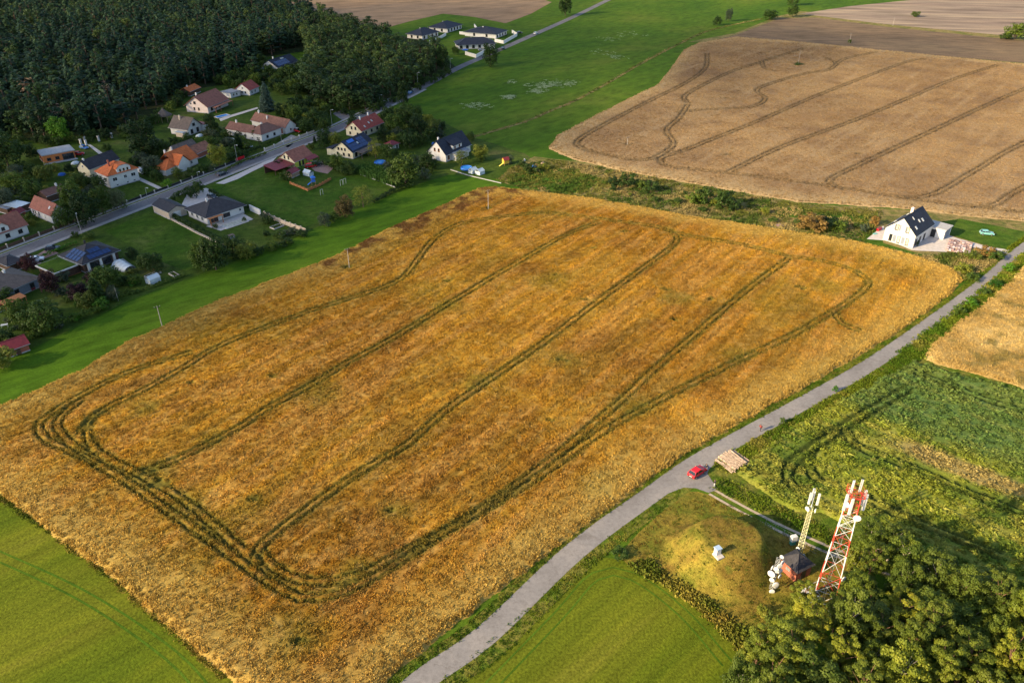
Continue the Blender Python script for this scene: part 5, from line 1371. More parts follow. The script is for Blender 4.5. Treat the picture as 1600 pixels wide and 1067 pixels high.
# brown roof cottage
H = House('cottage', 'brown steep roofed cottage with white gable and terrace behind the largest round tree', 'house', (295,213), (313,206), 9.5, 3.2, 'white_wall', L=8.5)
H.walls('y', 3.6); r = H.gable('r_greybrown', 'y', 3.6, .7); H.win('f', 4.2, 3.4, 1.6, 1.3, 'wframe_dark'); H.wins('f', [2.4, 6], .5, 1.5, 1.9, frm='wframe_dark'); H.chimney(3, 6, 5.5, 7.6, r, 'tan_wall')
m = MB(); m.box(8.6, -1, 0, 12, 4, 2.8); m.obj('annex', M['white_wall'], H.e); m = MB(); m.box(8.7, -1.2, 2.82, 12.2, 4.2, 3.0); m.obj('annex_roof', M['r_wine'], H.e)
m = MB(); m.box(-2.6, .5, 0, -.05, 4.5, 2.0); m.obj('lean_to', M['tan_wall'], H.e); m = MB(); m.box(-2.9, .2, 2.02, -.72, 4.8, 2.12); m.obj('lean_to_roof', M['polycarb'], H.e)
# gazebo
x, y = g(258, 190); e = thing('gazebo', 'dark round gazebo with pointed shingle roof under the forest trees', 'gazebo', (x, y, 0))
m = MB().lathe([(0, 6.4), (.5, 5.6), (2.2, 4.0), (3.8, 3.0), (3.7, 2.85), (0, 2.9)], n=12); m.obj('roof', M['r_greybrown'], e)
for i in range(8):
    a = i*math.pi/4; m = MB().tube((3.1*math.cos(a), 3.1*math.sin(a), 0), (3.1*math.cos(a), 3.1*math.sin(a), 3.0), .1); m.obj('post', M['wood'], e)
# orange roofed house
H = House('house', 'white house with many sided bright orange roof and two white chimneys by the road', 'house', (282,268), (310,256), 9, 2.9, 'white_wall')
H.walls(x0=-1.0); r = H.gable('r_orange', 'x', 3.8, .5, x0=-1.0); H.wins('f', [2.5], 1.0, 1.6, 1.3, frm='wframe_dark'); H.win('f', 6.5, 1, 1.1, 1.2)
m = MB(); dx = 1.5
for sx in (-1, 1): m.hexa([(dx+sx*3.4,-1.6,3.0),(dx,-1.6,6.2),(dx,4.2,6.2),(dx+sx*3.4,4.2,3.0)], [(dx+sx*3.4,-1.6,3.16),(dx,-1.6,6.36),(dx,4.2,6.36),(dx+sx*3.4,4.2,3.16)])
m.obj('cross_roof', M['r_orange'], H.e)
m = MB(); m.add([(dx-2.9,-1.2,3.0),(dx+2.9,-1.2,3.0),(dx,-1.2,5.9),(dx-2.9,-1.0,3.0),(dx+2.9,-1.0,3.0),(dx,-1.0,5.9)], [(0,1,2),(5,4,3),(0,2,5,3),(1,4,5,2)]); m.obj('front_gable', M['white_wall'], H.e)
m = MB(); m.box(dx-2.9, -1.2, 0, dx+2.9, -.02, 3.0); m.obj('bay', M['white_wall'], H.e)
m = MB(); m.box(-6.2, .8, 0, -1.05, 6.2, 2.6); m.obj('porch_wall', M['white_wall'], H.e); m = MB(); m.hexa([(-6.8,.2,2.4),(-.8,.2,2.7),(-.8,6.8,2.7),(-6.8,6.8,2.4)], [(-6.8,.2,2.5),(-1.4,2.8,5.0),(-1.4,4.2,5.0),(-6.8,6.8,2.5)]); m.obj('porch_roof', M['r_orange'], H.e)
H.chimney(-.2, 5.6, 5.3, 7.6, r); H.chimney(3.2, 5.4, 5.6, 7.8, r)
H = House('barn', 'barn with weathered grey brown gable roof behind the orange roofed house', 'barn', (281,253), (307,243), 6.5, 3.0, 'cream_wall', L=11); H.walls('x', 2.6); H.gable('r_greybrown', 'x', 2.6, .4)
H = House('barn', 'old shed with patchy brick coloured roof behind the roadside tree', 'barn', (309,249), (328,241), 5.5, 2.4, 'brick_wall', L=8.5); H.walls('x', 2.2); H.gable('r_rust', 'x', 2.2, .4)
# black roofed house with PV near the wood
H = House('house', 'white house with black roof and solar panels between pines and the leafy wood', 'house', (435,115), (476,101), 11, 3.3, 'white_wall', L=19.5)
H.walls('x', 3.2); r = H.gable('r_slate', 'x', 3.2, .5); H.wins('l', [3, 5.5], 1, 1.4, 2.0, frm='wframe_dark'); H.wins('f', [3, 6.5, 10, 13.5, 17], .5, 2.2, 2.0, frm='wframe_dark', pane='glass')
for i in range(7):
    for j in range(2): H.slope(PV, 'solar', (0, 0, 3.3), (1, 0, 0), (0, 5.5, 3.2), 2.2+i*1.62, 1.3+j*2.0, 1.55, 1.9, .05, r, .26)
H.slope('skylight', 'glass_pale', (0, 0, 3.3), (1, 0, 0), (0, 5.5, 3.2), 10.5, 5.0, 2.6, .9, .15, r); H.chimney(5, 6.2, 5.8, 7.6, r)
m = MB(); m.box(-4.2, 4, 0, -.1, 9, 2.8); m.obj('annex', M['grey_wall'], H.e)
# white gabled house with dark roof
H = House('house', 'tall white gabled house with dark slate roof and a wide dormer beside the blue pool', 'house', (697,254), (735,237), 8.8, 3.2, 'cream_wall')
H.wallm = M['white_wall']; H.walls('x', 4.6); r = H.gable('r_slate', 'x', 4.6, .45); H.wins('l', [3.4, 5.4], 3.6, .9, 1.4, frm='orangewood'); H.win('f', 1.8, .8, 1.3, 1.6, 'orangewood'); H.wins('f', [8, 12.5], .8, 1.1, 1.4, frm='orangewood')
m = MB(); m.box(5.2, .3, 3.0, 11.2, 3.5, 5.2); dm = m.obj('dormer', M['white_wall'], H.e); m = MB(); m.hexa([(4.9,-.1,5.2),(11.5,-.1,5.2),(11.5,4.2,7.3),(4.9,4.2,7.3)], [(4.9,-.1,5.35),(11.5,-.1,5.35),(11.5,4.2,7.45),(4.9,4.2,7.45)]); m.obj('dormer_roof', M['r_slate'], dm)
H.wins('f', [6.6, 9.6], 3.8, .9, 1.1, off=-.3, frm='orangewood')
m = MB(); m.box(3.4, -2.6, 0, 12, -.05, 2.5); m.obj('conservatory', M['white_wall'], H.e); m = MB(); m.hexa([(3.2,-2.9,2.52),(12.2,-2.9,2.52),(12.2,-.5,2.98),(3.2,-.5,2.98)], [(3.2,-2.9,2.62),(12.2,-2.9,2.62),(12.2,-.5,3.1),(3.2,-.5,3.1)]); m.obj('conservatory_roof', M['grey_wall'], H.e); H.chimney(2.5, 5.4, 6.2, 8.4, r)
# hut small red roof
x, y = g(620, 235); H = House('garden_hut', 'small white hut with wine red hipped roof among the gardens', 'shed', (612,237), (623,233), 3.6, 2.3, 'white_wall', L=4.4); H.walls(); H.hip('r_wine', 1.3, .5); H.door('f', 3.3, .8, 1.9, 'darkmetal')
# villas top
def villa(lab, p0, p1, D, L=None, rot=None, h=2.7):
    H = House('villa', lab, 'house', p0, p1, D, h, 'white_wall', L=L, rot=rot, group=None)
    H.walls(); r = H.hip('r_slate', 3.2, .9)
    n = max(2, int(H.L/4)); H.wins('f', [H.L*(i+.5)/n for i in range(n)], .5, 1.8, 2.0, frm='wframe_dark'); H.wins('l', [D*.3, D*.7], .6, 1.6, 1.9, frm='wframe_dark'); H.chimney(H.L*.4, D*.55, h+1.6, h+3.3, r); return H
villa('leftmost dark roofed villa at the edge of the leafy wood', (660,63), (687,56), 13, 18)
villa('dark roofed villa farthest back, next to the tan far field', (699,52), (728,43), 15, 20)
villa('dark roofed villa on the right with white garden wall towards the road', (775,61), (793,54), 24, 17)
villa('dark roofed villa nearest to the road with blue parasol', (716,78), (767,73), 12, 24, rot=12)
def wall_line(px, h, mat, label, name='garden_wall', t=.25, cat='wall', posts=None):
    L = [Vector(g(*p)) for p in px]; e = thing(name, label, cat, (L[0].x, L[0].y, 0))
    for a, b in zip(L, L[1:]):
        d = b-a; ln = d.length; u = d.normalized()
        if posts:
            n = max(1, round(ln/posts))
            for i in range(n):
                p = a+u*(ln*i/n)-L[0]; q = a+u*(ln*(i+1)/n)-L[0]; c = (p+q)/2
                m = MB(); m.obox((c.x, c.y, h*.5), (u.x, u.y, 0), (-u.y, u.x, 0), (0, 0, 1), ln/n-.35, t*.4, h*.85); m.obj('panel', mat[1], e)
                m = MB(); m.obox((p.x, p.y, h*.55), (u.x, u.y, 0), (-u.y, u.x, 0), (0, 0, 1), .38, .38, h*1.1); m.obj('post', mat[0], e)
        else:
            c = (a+b)/2-L[0]; m = MB(); m.obox((c.x, c.y, h/2), (u.x, u.y, 0), (-u.y, u.x, 0), (0, 0, 1), ln-.02, t, h); m.obj('panel', mat[0], e)
            m = MB(); m.obox((c.x, c.y, h+.05), (u.x, u.y, 0), (-u.y, u.x, 0), (0, 0, 1), ln-.02, t+.12, .08); m.obj('coping', mat[0], e)
    return e
wall_line([(727,86), (744,91), (770,76)], 2, [M['white_wall']], 'white garden wall before the villa nearest to the road')
wall_line([(773,66), (787,69), (808,57), (800,52)], 2, [M['white_wall']], 'white garden wall before the right hand villa')
wall_line([(718,54), (728,55), (745,47), (741,42)], 1.8, [M['white_wall']], 'white garden wall between the back villas')
wall_line([(671,68), (687,62), (697,56)], 1.8, [M['white_wall']], 'white garden wall before the leftmost villa')
# left solar bungalow
H = House('bungalow', 'bungalow with dark pyramid roof, rows of solar panels and a green roofed wing', 'house', (134,427), (187,406), 11.0, 2.9, 'brown_wall')
H.walls(); r = H.hip('r_dark', 2.9, .7)
for u in (1.2, 5.0, 9.2, 12.2):
    if u < H.L: m = MB(); m.box(u-.35, -.6, 0, u+.35, -.1, 2.88); m.obj('pillar', M['white_wall'], H.e)
H.wins('f', [3.2, 7.2], .15, 2.6, 2.4, frm='wframe_dark')
ev = Vector((0, 6.2, 2.9)); z0 = 3.1
for i in range(6): H.slope(PV, 'solar', (0, -.7, z0), (1, 0, 0), ev, 2.7+i*1.18, 1.6, 1.08, 1.7, .05, r, .12)
for i in range(3): H.slope(PV, 'solar', (0, -.7, z0), (1, 0, 0), ev, 4.2+i*1.18, 3.6, 1.08, 1.7, .05, r, .12)
el = Vector((6.2, 0, 2.9))
for i in range(4):
    for j in range(2): H.slope(PV, 'solar', (-.7, 0, z0), (0, 1, 0), el, 2.6+i*1.6, 1.2+j*1.9, 1.3, 1.7, .05, r, .12)
m = MB(); m.box(-7.4, 2.0, 0, -.05, 10.5, 2.4); w = m.obj('wing', M['brown_wall'], H.e)
m = MB(); m.box(-7.9, 1.3, 2.42, -.75, 11, 2.75); w2 = m.obj('wing_roof', M['white_wall'], H.e); m = MB(); m.box(-7.6, 1.6, 2.75, -1.05, 10.7, 2.85); m.obj('green_roof', G_LAWN, w2)
H.chimney(5.5, 6.5, 5, 6.4, r, 'darkmetal', .4)
# grey bungalow
H = House('bungalow', 'grey bungalow with brown hipped roof and red window panels at the left edge', 'house', (24,466), (63,449), 12, 2.8, 'grey_wall')
H.walls(x0=-8); r = H.hip('r_greybrown', 2.6, .7, x0=-8)
for u in (-3, 1, 5.4, 8.6):
    H.win('f', u, .9, 1.3, 1.3, 'wframe_dark'); m = MB(); m.box(u-.6, -.06, .1, u+.6, .0, .8); m.obj('red_panel', M['r_wine'], H.e)
H.chimney(2.5, 6, 4.4, 5.8, r)
m = MB(); m.hexa([(-6,-5.8,2.0),(0,-5.8,2.0),(0,-3.2,2.4),(-6,-3.2,2.4)], [(-6,-5.8,2.12),(0,-5.8,2.12),(0,-3.2,2.52),(-6,-3.2,2.52)])
for x in (-5.8, -.2):
    for y in (-5.6, -3.4): m.box(x-.08, y-.08, 0, x+.08, y+.08, 2.1)
m.obj('pergola', M['orangewood'], H.e)
H = House('carport', 'dark roofed carport behind the grey bungalow', 'garage', (17,427), (38,419), 6.5, 2.4, 'brown_wall'); H.walls(x0=.3, x1=H.L-.3); H.hip('r_dark', 1.3, .5); 
H = House('shed', 'dark red wooden shed in the lower left garden corner', 'shed', (14,560), (36,552), 4.2, 2.1, 'brick_wall', L=4.8); H.walls('x', 1.3); H.gable('r_wine', 'x', 1.3, .4); H.door('f', 2.4, 1, 1.8, 'brown_wall')
H = House('shed', 'red canopy at the left edge below the grey bungalow', 'shed', (-8,492), (11,484), 3, 2.0, 'brown_wall'); H.walls(x0=.4, x1=H.L-.4); H.flat('r_wine', .15, .3)
# new white house right
H = House('house', 'white two storey gabled house with dark grey roof alone beside the wheat field', 'house', (1379,375), (1423,388), 13.5, 4.3, 'white_wall', L=9.2)
H.walls('y', 4.3); r = H.gable('r_slate', 'y', 4.3, .35)
H.wins('f', [3.3, 6.6], 4.3, 1.0, 2.0, frm='wframe_dark', pane='glass_pale'); H.win('f', 2.1, .5, 1.0, 2.2, 'wframe_dark'); H.wins('f', [4.6, 7.2], .5, 1.0, 2.2, frm='wframe_dark', pane='glass_pale')
for u in (2.75, 4.2, 6.0): m = MB(); m.box(u-.28, -.03, 4.3, u+.28, .0, 6.3); m.obj('grey_panel', M['grey_wall'], H.e)
for u in (3.3, 5.9): m = MB(); m.box(u-.5, -.03, .5, u+.5, .0, 2.7); m.obj('grey_panel', M['grey_wall'], H.e)
H.wins('r', [1.6, 4.6, 8], .6, 1.5, 2.1, frm='wframe_dark')
er = Vector((-4.6, 0, 4.3))
for u, v, w in ((2.6, 1.9, .7), (6.6, 3.2, .6), (8.8, 2.9, .8), (4.4, 4.8, .4)): H.slope('skylight', 'white', (9.2, 0, 4.3), (0, 1, 0), er, u, v, w, 1.1, .1, r)
el = Vector((4.6, 0, 4.3))
for u, v in ((4, 1.6), (9, 3.6)): H.slope('skylight', 'white', (0, 0, 4.3), (0, 1, 0), el, u, v, .7, 1.0, .1, r)
H.chimney(3.6, 8.6, 7, 9.3, r, 'pink_wall', .8)
m = MB(); m.box(7.2, 13.55, 0, 13.2, 19, 3.0); gw = m.obj('garage_wall', M['white_wall'], H.e); m = MB(); m.box(6.9, 13.5, 3.02, 13.5, 19.3, 3.3); m.obj('garage_roof', M['concrete'], H.e)
m = MB(); m.box(8.2, 13.45, .05, 10.6, 13.54, 2.6); m.obj('garage_door', M['darkmetal'], gw); m = MB(); m.box(13.21, 14.4, .05, 13.28, 18, 2.6); m.obj('garage_door', M['grey_wall'], gw)

# ---------------------------------------------------------------- fences, hedges, walls
def hedge(px, w, h, mat, label, name='hedge'):
    L = smooth_line([g(*p) for p in px], 1.2) if len(px) > 2 else smooth_line([g(*px[0]), g(*px[1])], 1.2)
    cs = []; rs = []; o = L[0]
    for p in L:
        for k in range(2): cs.append((p.x-o.x+random.uniform(-.2, .2)*w, p.y-o.y+random.uniform(-.2, .2)*w, h*random.uniform(.45, .75))); rs.append(w*random.uniform(.45, .65))
    V, F = crown_leaves(cs, rs, int(len(L)*42*h), .5, len(L), h/w*.75, .5); V[:, 2] = np.clip(V[:, 2], .02, h*1.15)
    me = grid_mesh('hedge', V, F, mat); ob = link(name, me, None, (o.x, o.y, 0)); setp(ob, label, 'hedge'); return ob
hedge([(268,340), (310,362), (352,384)], 1.6, 1.9, L_dark, 'clipped hedge down the left side of the bungalow garden')
hedge([(330,302), (348,313), (390,328)], 1.3, 1.8, L_mid, 'hedge along the upper right side of the bungalow plot')
hedge([(268,318), (285,306), (308,298)], 1.8, 2.4, L_dark, 'tall hedge between the gravel drive and the road')
hedge([(412,229), (424,224), (441,217)], 1.2, 1.4, L_dark, 'clipped hedge in front of the white farmhouse')
hedge([(30,541), (90,512), (165,484)], 1.7, 1.9, L_mid, 'long hedge between the lower left garden and the grass strip')
hedge([(352,402), (400,396), (455,380)], 2.0, 1.5, L_dark, 'loose hedge at the lower end of the bungalow garden')
hedge([(585,318), (615,300), (640,291)], 1.8, 1.4, L_dark, 'dark hedge at the lower right of the long lawn')
hedge([(340,275), (380,254), (414,242)], 1.4, 1.2, L_mid, 'low hedge along the lay-by')
hedge([(490,262), (505,258), (540,275)], 2.0, 2.2, L_dark, 'hedge behind the reddish parking yard')
hedge([(170,470), (230,452), (286,432)], 1.2, 1.0, L_mid, 'low hedge below the vegetable beds')
hedge([(65,404), (95,391), (118,382)], 1.2, 1.1, L_bright, 'small bright hedge by the solar bungalow drive')
hedge([(360,250), (390,240), (408,234)], 1.4, 1.8, L_dark, 'dark hedge behind the street lamp')
wall_line([(267,343), (310,366), (333,377), (352,383)], .5, [M['tan_wall']], 'low tan wall below the clipped hedge', t=.5)
wall_line([(391,329), (408,337)], 2.0, [M['white_wall']], 'short white wall beside the bungalow lawn')
wall_line([(414,338), (446,352), (479,364)], 1.6, [M['tan_wall'], M['tan_wall']], 'tan panelled garden wall right of the bungalow', 'fence', .3, 'fence', 2.6)
wall_line([(561,273), (590,283), (618,294)], .35, [M['concrete']], 'low white kerb wall in front of the corn patch')
wall_line([(704,266), (732,275), (783,287)], .22, [M['concrete']], 'low pale wall below the blue pool and greenhouses', t=.16)
wall_line([(454,288), (481,299), (500,291), (518,281)], 1.0, [M['orangewood'], M['orangewood']], 'orange wooden fence round the play garden', 'fence', .2, 'fence', 2.0)
def fence_along(o, y0, y1, step, h, mat, pm, label):
    L = [p for p in offset_line(ROAD, o) if y0 < p.y < y1]; e = thing('fence', label, 'fence', (L[0].x, L[0].y, 0)); acc = 0; last = L[0]
    for a, b in zip(L, L[1:]):
        d = (b-a); c = (a+b)/2-L[0]; u = d.normalized()
        n = max(1, int(d.length/step))
        for i in range(n):
            p = a+d*(i/n)-L[0]; m = MB(); m.obox((p.x, p.y, h*.55), (u.x, u.y, 0), (-u.y, u.x, 0), (0, 0, 1), .35, .35, h*1.1); m.obj('post', pm, e)
            q = a+d*((i+.5)/n)-L[0]; m = MB(); m.obox((q.x, q.y, h*.45), (u.x, u.y, 0), (-u.y, u.x, 0), (0, 0, 1), d.length/n-.4, .1, h*.75); m.obj('panel', mat, e)
fence_along(5.7, 190, 248, 3.2, 1.3, M['brown_wall'], M['tan_wall'], 'dark garden fence with pale posts along the lower left pavement')
fence_along(5.7, 252, 312, 3.4, 1.0, M['darkmetal'], M['pale_stone'], 'low dark fence with pale pillars in front of the villa and orange roofed house')
fence_along(5.7, 316, 345, 3.0, 1.2, M['tan_wall'], M['white_wall'], 'pale fence with white posts in front of the farmhouse')
for i, (px, py, lab) in enumerate([(133,222,'leftmost white gate pillar at the forest edge'), (127,226,'white gate pillar beside the dark gate at the forest edge'), (135,227,'lower white gate pillar in front of the blue car'),
                    (155,221,'lone white pillar on the lawn at the forest edge'), (175,216,'right white pillar on the lawn at the forest edge')]):
    x, y = g(px, py); e = thing('gate_pillar', lab, 'pillar', (x, y, 0), .9); m = MB(); m.box(-.35, -.35, 0, .35, .35, 2.1); m.obj('shaft', M['white_wall'], e); m = MB(); m.box(-.45, -.45, 2.1, .45, .45, 2.25); m.obj('cap', M['concrete'], e)
# ---------------------------------------------------------------- vehicles
def car(px, py, deg, paint, label, L=4.1, W=1.72, H=1.48, kind='hatch', cat='car', name='parked_car', roofm=None, z=.09):
    x, y = g(px, py); e = thing(name, label, cat, (x, y, z), math.radians(deg)); w = W/2; a = L/2
    if kind == 'van': prof = [(-a, .35), (-a, .95), (-a+.08, H-.15), (-a+.25, H), (a-1.35, H), (a-.75, 1.15), (a-.1, .95), (a, .7), (a, .35)]; cab = [(-a+.1, 1.1), (-a+.22, H-.12), (a-1.4, H-.12), (a-.85, 1.1)]
    else: prof = [(-a, .35), (-a, .85), (-a+.12, .98), (-a+.5, 1.0), (a-1.25, .98), (a-.25, .82), (a, .62), (a, .35)]; cab = [(-a+.18, .99), (-a+.62, H-.05), (a-1.9, H), (a-1.15, .97)]
    def loft(pr, ws):
        m = MB(); n = len(pr); V = []
        for (px_, pz), ww in zip(pr, ws): V += [(px_, -ww, pz), (px_, ww, pz)]
        F = [(2*i, 2*i+1, 2*((i+1) % n)+1, 2*((i+1) % n)) for i in range(n)]
        m.add(V, F); m.add(V, [tuple(2*i for i in range(n)), tuple(2*i+1 for i in range(n-1, -1, -1))]); return m
    wz = lambda z_: w if z_ < .9 else w*(1-.18*(z_-.9)/.6)
    b = loft(prof, [wz(p[1])*(.96 if abs(p[0]) > a-.05 else 1) for p in prof]); body = b.obj('body', paint, e)
    bv = body.modifiers.new('bevel', 'BEVEL'); bv.width = .07; bv.segments = 2; bv.limit_method = 'ANGLE'
    if kind != 'van':
        g_ = loft(cab, [w*.95, w*.78, w*.78, w*.95]); g_.obj('windows', M['glass'], e)
        r = loft([(cab[1][0]-.03, H-.1), (cab[1][0]+.02, H+.0), (cab[2][0]-.02, H+.05), (cab[2][0]+.12, H-.06)], [w*.81, w*.76, w*.76, w*.81]); r.obj('roof', roofm or paint, e)
        pl = MB()
        for sx in (-1, 1):
            for q, t_ in ((0, 1), (3, 2)):
                pl.tube((cab[q][0], sx*w*.95, cab[q][1]), (cab[t_][0], sx*w*.79, cab[t_][1]), .05, n=4)
            mx = (cab[1][0]+cab[2][0])/2-.1; pl.tube((mx, sx*w*.955, .98), (mx, sx*w*.80, H-.05), .045, n=4)
        pl.obj('pillars', paint, e)
    else:
        for sx in (-1, 1): m = MB(); m.box(a-2.3, sx*w*.93-.02, 1.05, a-1.3, sx*w*.93+.02, H-.2); m.obj('side_window', M['glass'], e)
        m = MB(); m.obox((a-1.02, 0, 1.38), (-.6, 0, .75), (0, 1, 0), (.75, 0, .6), .8, W*.8, .06); m.obj('windscreen', M['glass'], e)
    tm = MB().tube((0, -.11, 0), (0, .11, 0), .32, n=14); tme = tm.mesh('tyre', M['tyre']); rm = MB().tube((0, -.125, 0), (0, .125, 0), .19, n=10).mesh('rim', M['steel'])
    for sx in (-1, 1):
        for sy in (-1, 1):
            o = link('wheel', tme, e, (sx*(a-.78), sy*(w-.1), .32)); link('rim', rm, o)
        m = MB(); m.box(a-.12, sx*w*.72-.17, .62, a+.005, sx*w*.72+.17, .76); m.obj('headlight', M['white'], e)
        m = MB(); m.box(-a-.01, sx*w*.78-.14, .68, -a+.08, sx*w*.78+.14, .90); m.obj('tail_light', M['r_wine'], e)
    m = MB(); m.box(a-.02, -w*.8, .36, a+.03, w*.8, .5); m.obj('bumper', M['darkmetal'], e)
    m = MB(); m.box(-a-.03, -w*.8, .36, -a+.02, w*.8, .5); m.obj('bumper', M['darkmetal'], e); m = MB(); m.box(-a-.035, -.26, .52, -a+.0, .26, .64); m.obj('number_plate', M['white'], e)
    return e
def paint(n, c, r=.25): 
    m = m_plain(n, c, r, var=.04, spec=.6); return m
PR = paint('red_paint', (.55, .012, .02)); PD = paint('dark_blue_paint', (.02, .03, .045)); PB = paint('blue_paint', (.05, .16, .42)); PW = paint('white_car_paint', (.7, .7, .72)); PS = paint('silver_paint', (.35, .37, .40), .3)
PT = paint('pale_teal_paint', (.18, .42, .40)); PK = paint('black_paint', (.02, .02, .022))
car(1089, 741, 40, PR, 'bright red hatchback stopped at the junction of the lane', name='car')
car(347, 274, 60, PD, 'dark estate car driving on the village road', 4.4, kind='hatch', name='car')
car(124, 243, 20, PR, 'red car parked on the grass beside the orange block house', H=1.6)
car(132, 233, -30, PB, 'blue car parked behind the red one at the forest edge')
car(222, 271, -40, PW, 'white van parked beside the white villa', 4.6, H=1.9, kind='van', cat='van', name='parked_van')
car(332, 310, -35, PD, 'dark car parked on the gravel drive behind the bungalow')
car(388, 231, -30, PS, 'silver car parked behind the roadside hedge')
car(359, 221, 40, PW, 'white car parked on the old gravel yard')
car(486, 262, 25, PR, 'red pickup parked on the reddish yard', 4.6, H=1.7)
car(495, 259, 25, PK, 'dark car parked beside the red pickup on the reddish yard')
car(50, 411, 20, PS, 'silver blue car parked beside the carport')
car(58, 408, 20, PW, 'pale car parked second from the carport')
car(83, 391, 20, PD, 'dark blue car parked behind the green roofed wing')
car(785, 78, 60, PD, 'dark car driving past the villas')
car(640, 147, 62, PB, 'blue car on the road beside the slim dark tree', name='car')
car(812, 53, 20, PK, 'dark car parked at the end of the villa wall')
car(837, 54, 62, PW, 'white car far away on the road above the villas', name='car')
car(1541, 367, -14, PT, 'pale teal car parked on the grass by the tan field', z=.05)
car(752, 80, 20, PS, 'silver car between the villas')
car(466, 207, -35, PR, 'red jeep with a white top beside the farmhouse wing', 3.9, H=1.8, roofm=M['white'])

# ---------------------------------------------------------------- masts
def lattice(e, h, w0, w1, z0, z1, n, mat, leg=.07, br=.04, name='lattice_section', sides=4, rot=.3):
    """one painted section of a square lattice mast from z0 to z1"""
    def P(i, z):
        w = w0+(w1-w0)*min(1, z/h); a = rot+i*2*math.pi/sides; return Vector((w*.7071*math.cos(a), w*.7071*math.sin(a), z))
    lg = MB(); b = MB()
    for i in range(sides):
        lg.tube(P(i, z0), P(i, z1), leg, n=6)
        for k in range(n):
            a = z0+(z1-z0)*k/n; c = z0+(z1-z0)*(k+1)/n; j = i+1
            b.tube(P(i, a), P(j, c), br, n=4); b.tube(P(j, a), P(i, c), br, n=4); b.tube(P(i, c), P(j, c), br, n=4)
    o = lg.obj(name, mat, e); b.obj('bracing', mat, o); return o
TX, TY = g(1286, 941); th = vh(1286, 941, 772)
tw = thing('lattice_tower', 'tall red and white banded lattice mast with panel antennas', 'mast', (TX, TY, 0))
print('tower height', th)
hs = [0, .16, .33, .52, .66, .84, 1.0]; nn = [1, 1, 1, 1, 2, 3]
for i in range(6):
    lattice(tw, th, 3.2, 1.6, th*hs[i]+.01, th*hs[i+1], nn[i], M['white'] if i % 2 == 0 else M['redp'], .08, .036)
m = MB()
for q in (-1., 1.): m.cbox(0, q, th+.02, 2.1, .1, .1); m.cbox(q, 0, th+.02, .1, 1.9, .1)
for q in (-.5, 0, .5): m.cbox(0, q, th+.02, 1.9, .05, .05)
pf = m.obj('platform', M['redp'], tw)
for z in (.5, 1.1):
    m = MB()
    for sx in (-1, 1): m.tube((sx, -1, th+z), (sx, 1, th+z), .03, n=4); m.tube((-1, sx, th+z), (1, sx, th+z), .03, n=4)
    m.obj('railing', M['redp'], pf)
m = MB()
for sx in (-1, 1):
    for sy in (-1, 1): m.tube((sx, sy, th), (sx, sy, th+1.15), .035, n=4)
m.obj('railing_post', M['redp'], pf)
def panel(parent, x, y, z, h, w=.34, name='panel_antenna', mat='white'):
    m = MB(); m.box(x-w/2, y-w/3, z, x+w/2, y+w/3, z+h); o = m.obj(name, M[mat], parent); p = MB().tube((x*.82, y*.82, z-.2), (x*.82, y*.82, z+h+.2), .04, n=5); p.obj('mounting_pole', M['steel'], o); return o
for a, rr, z, h in [(200, 1.5, -2.6, 3.0), (235, 1.35, -2.9, 3.0), (-20, 1.5, -2.6, 3.0), (10, 1.55, -2.3, 2.8), (100, 1.3, -2.2, 2.4)]:
    panel(tw, rr*math.cos(math.radians(a)), rr*math.sin(math.radians(a)), th+z, h)
for x, y in ((-.6, .3), (.7, .5)): panel(tw, x, y, th+.1, 2.2, .28)
def dish(parent, c, r, aim, mat='white', name='dish_antenna'):
    c = Vector(c); d = Vector(aim).normalized(); a = d.orthogonal().normalized(); b = d.cross(a); m = MB(); n = 14; V = []
    for rr, q in ((.02, -.35), (.6, -.25), (1, 0), (1, .25), (.9, .27), (.0, .30)):
        for i in range(n): t = 2*math.pi*i/n; V.append(c+(a*math.cos(t)+b*math.sin(t))*r*rr+d*q*r)
    F = []
    for k in range(5):
        for i in range(n): F.append((k*n+i, k*n+(i+1) % n, (k+1)*n+(i+1) % n, (k+1)*n+i))
    m.add(V, F, True); return m.obj(name, M[mat], parent)
dish(tw, (.5, -1.3, th-3.4), .55, (-.3, -1, 0)); dish(tw, (-1.1, -.6, th-1.4), .45, (-1, -.4, 0)); dish(tw, (1.5, -.9, th*.28), .45, (.6, -1, 0)); dish(tw, (-1.5, -1.2, th*.1), .5, (-1, -.3, 0))
m = MB().lathe([(0, 0), (2.2, 0), (2.2, .1), (0, .1)], (0, 0, 4.0), 20)
rg = MB()
for i in range(20):
    a, b = 2*math.pi*i/20, 2*math.pi*(i+1)/20; rg.tube((2.4*math.cos(a), 2.4*math.sin(a), 2.2), (2.4*math.cos(b), 2.4*math.sin(b), 2.2), .04, n=4)
rg.obj('ring_walkway', M['white'], tw)
ld = MB()
for sx in (-.2, .2): ld.tube((sx, .3, 0), (sx, .3, th), .03, n=4)
for i in range(int(th/.5)): ld.tube((-.2, .3, .5*i+.3), (.2, .3, .5*i+.3), .02, n=3)
ld.obj('ladder', M['steel'], tw)
m = MB()
for sx in (-1, 1):
    for sy in (-1, 1): a = .3+math.atan2(sy, sx)-math.pi/4; m.cbox(2.26*math.cos(a), 2.26*math.sin(a), .15, .9, .9, .4)
m.obj('footing', M['concrete'], tw)
e = thing('equipment_cabinet', 'pale equipment cabinet at the foot of the red and white mast', 'cabinet', (TX-2.6, TY+.6, 0), .4); m = MB(); m.box(-.9, -.5, .1, .9, .5, 2.0); m.obj('body', M['concrete'], e); m = MB(); m.box(-.7, -.56, .3, -.05, -.505, 1.8); m.obj('door', M['grey_wall'], e); m = MB(); m.box(-1, -.6, 2.0, 1, .6, 2.1); m.obj('lid', M['white'], e)
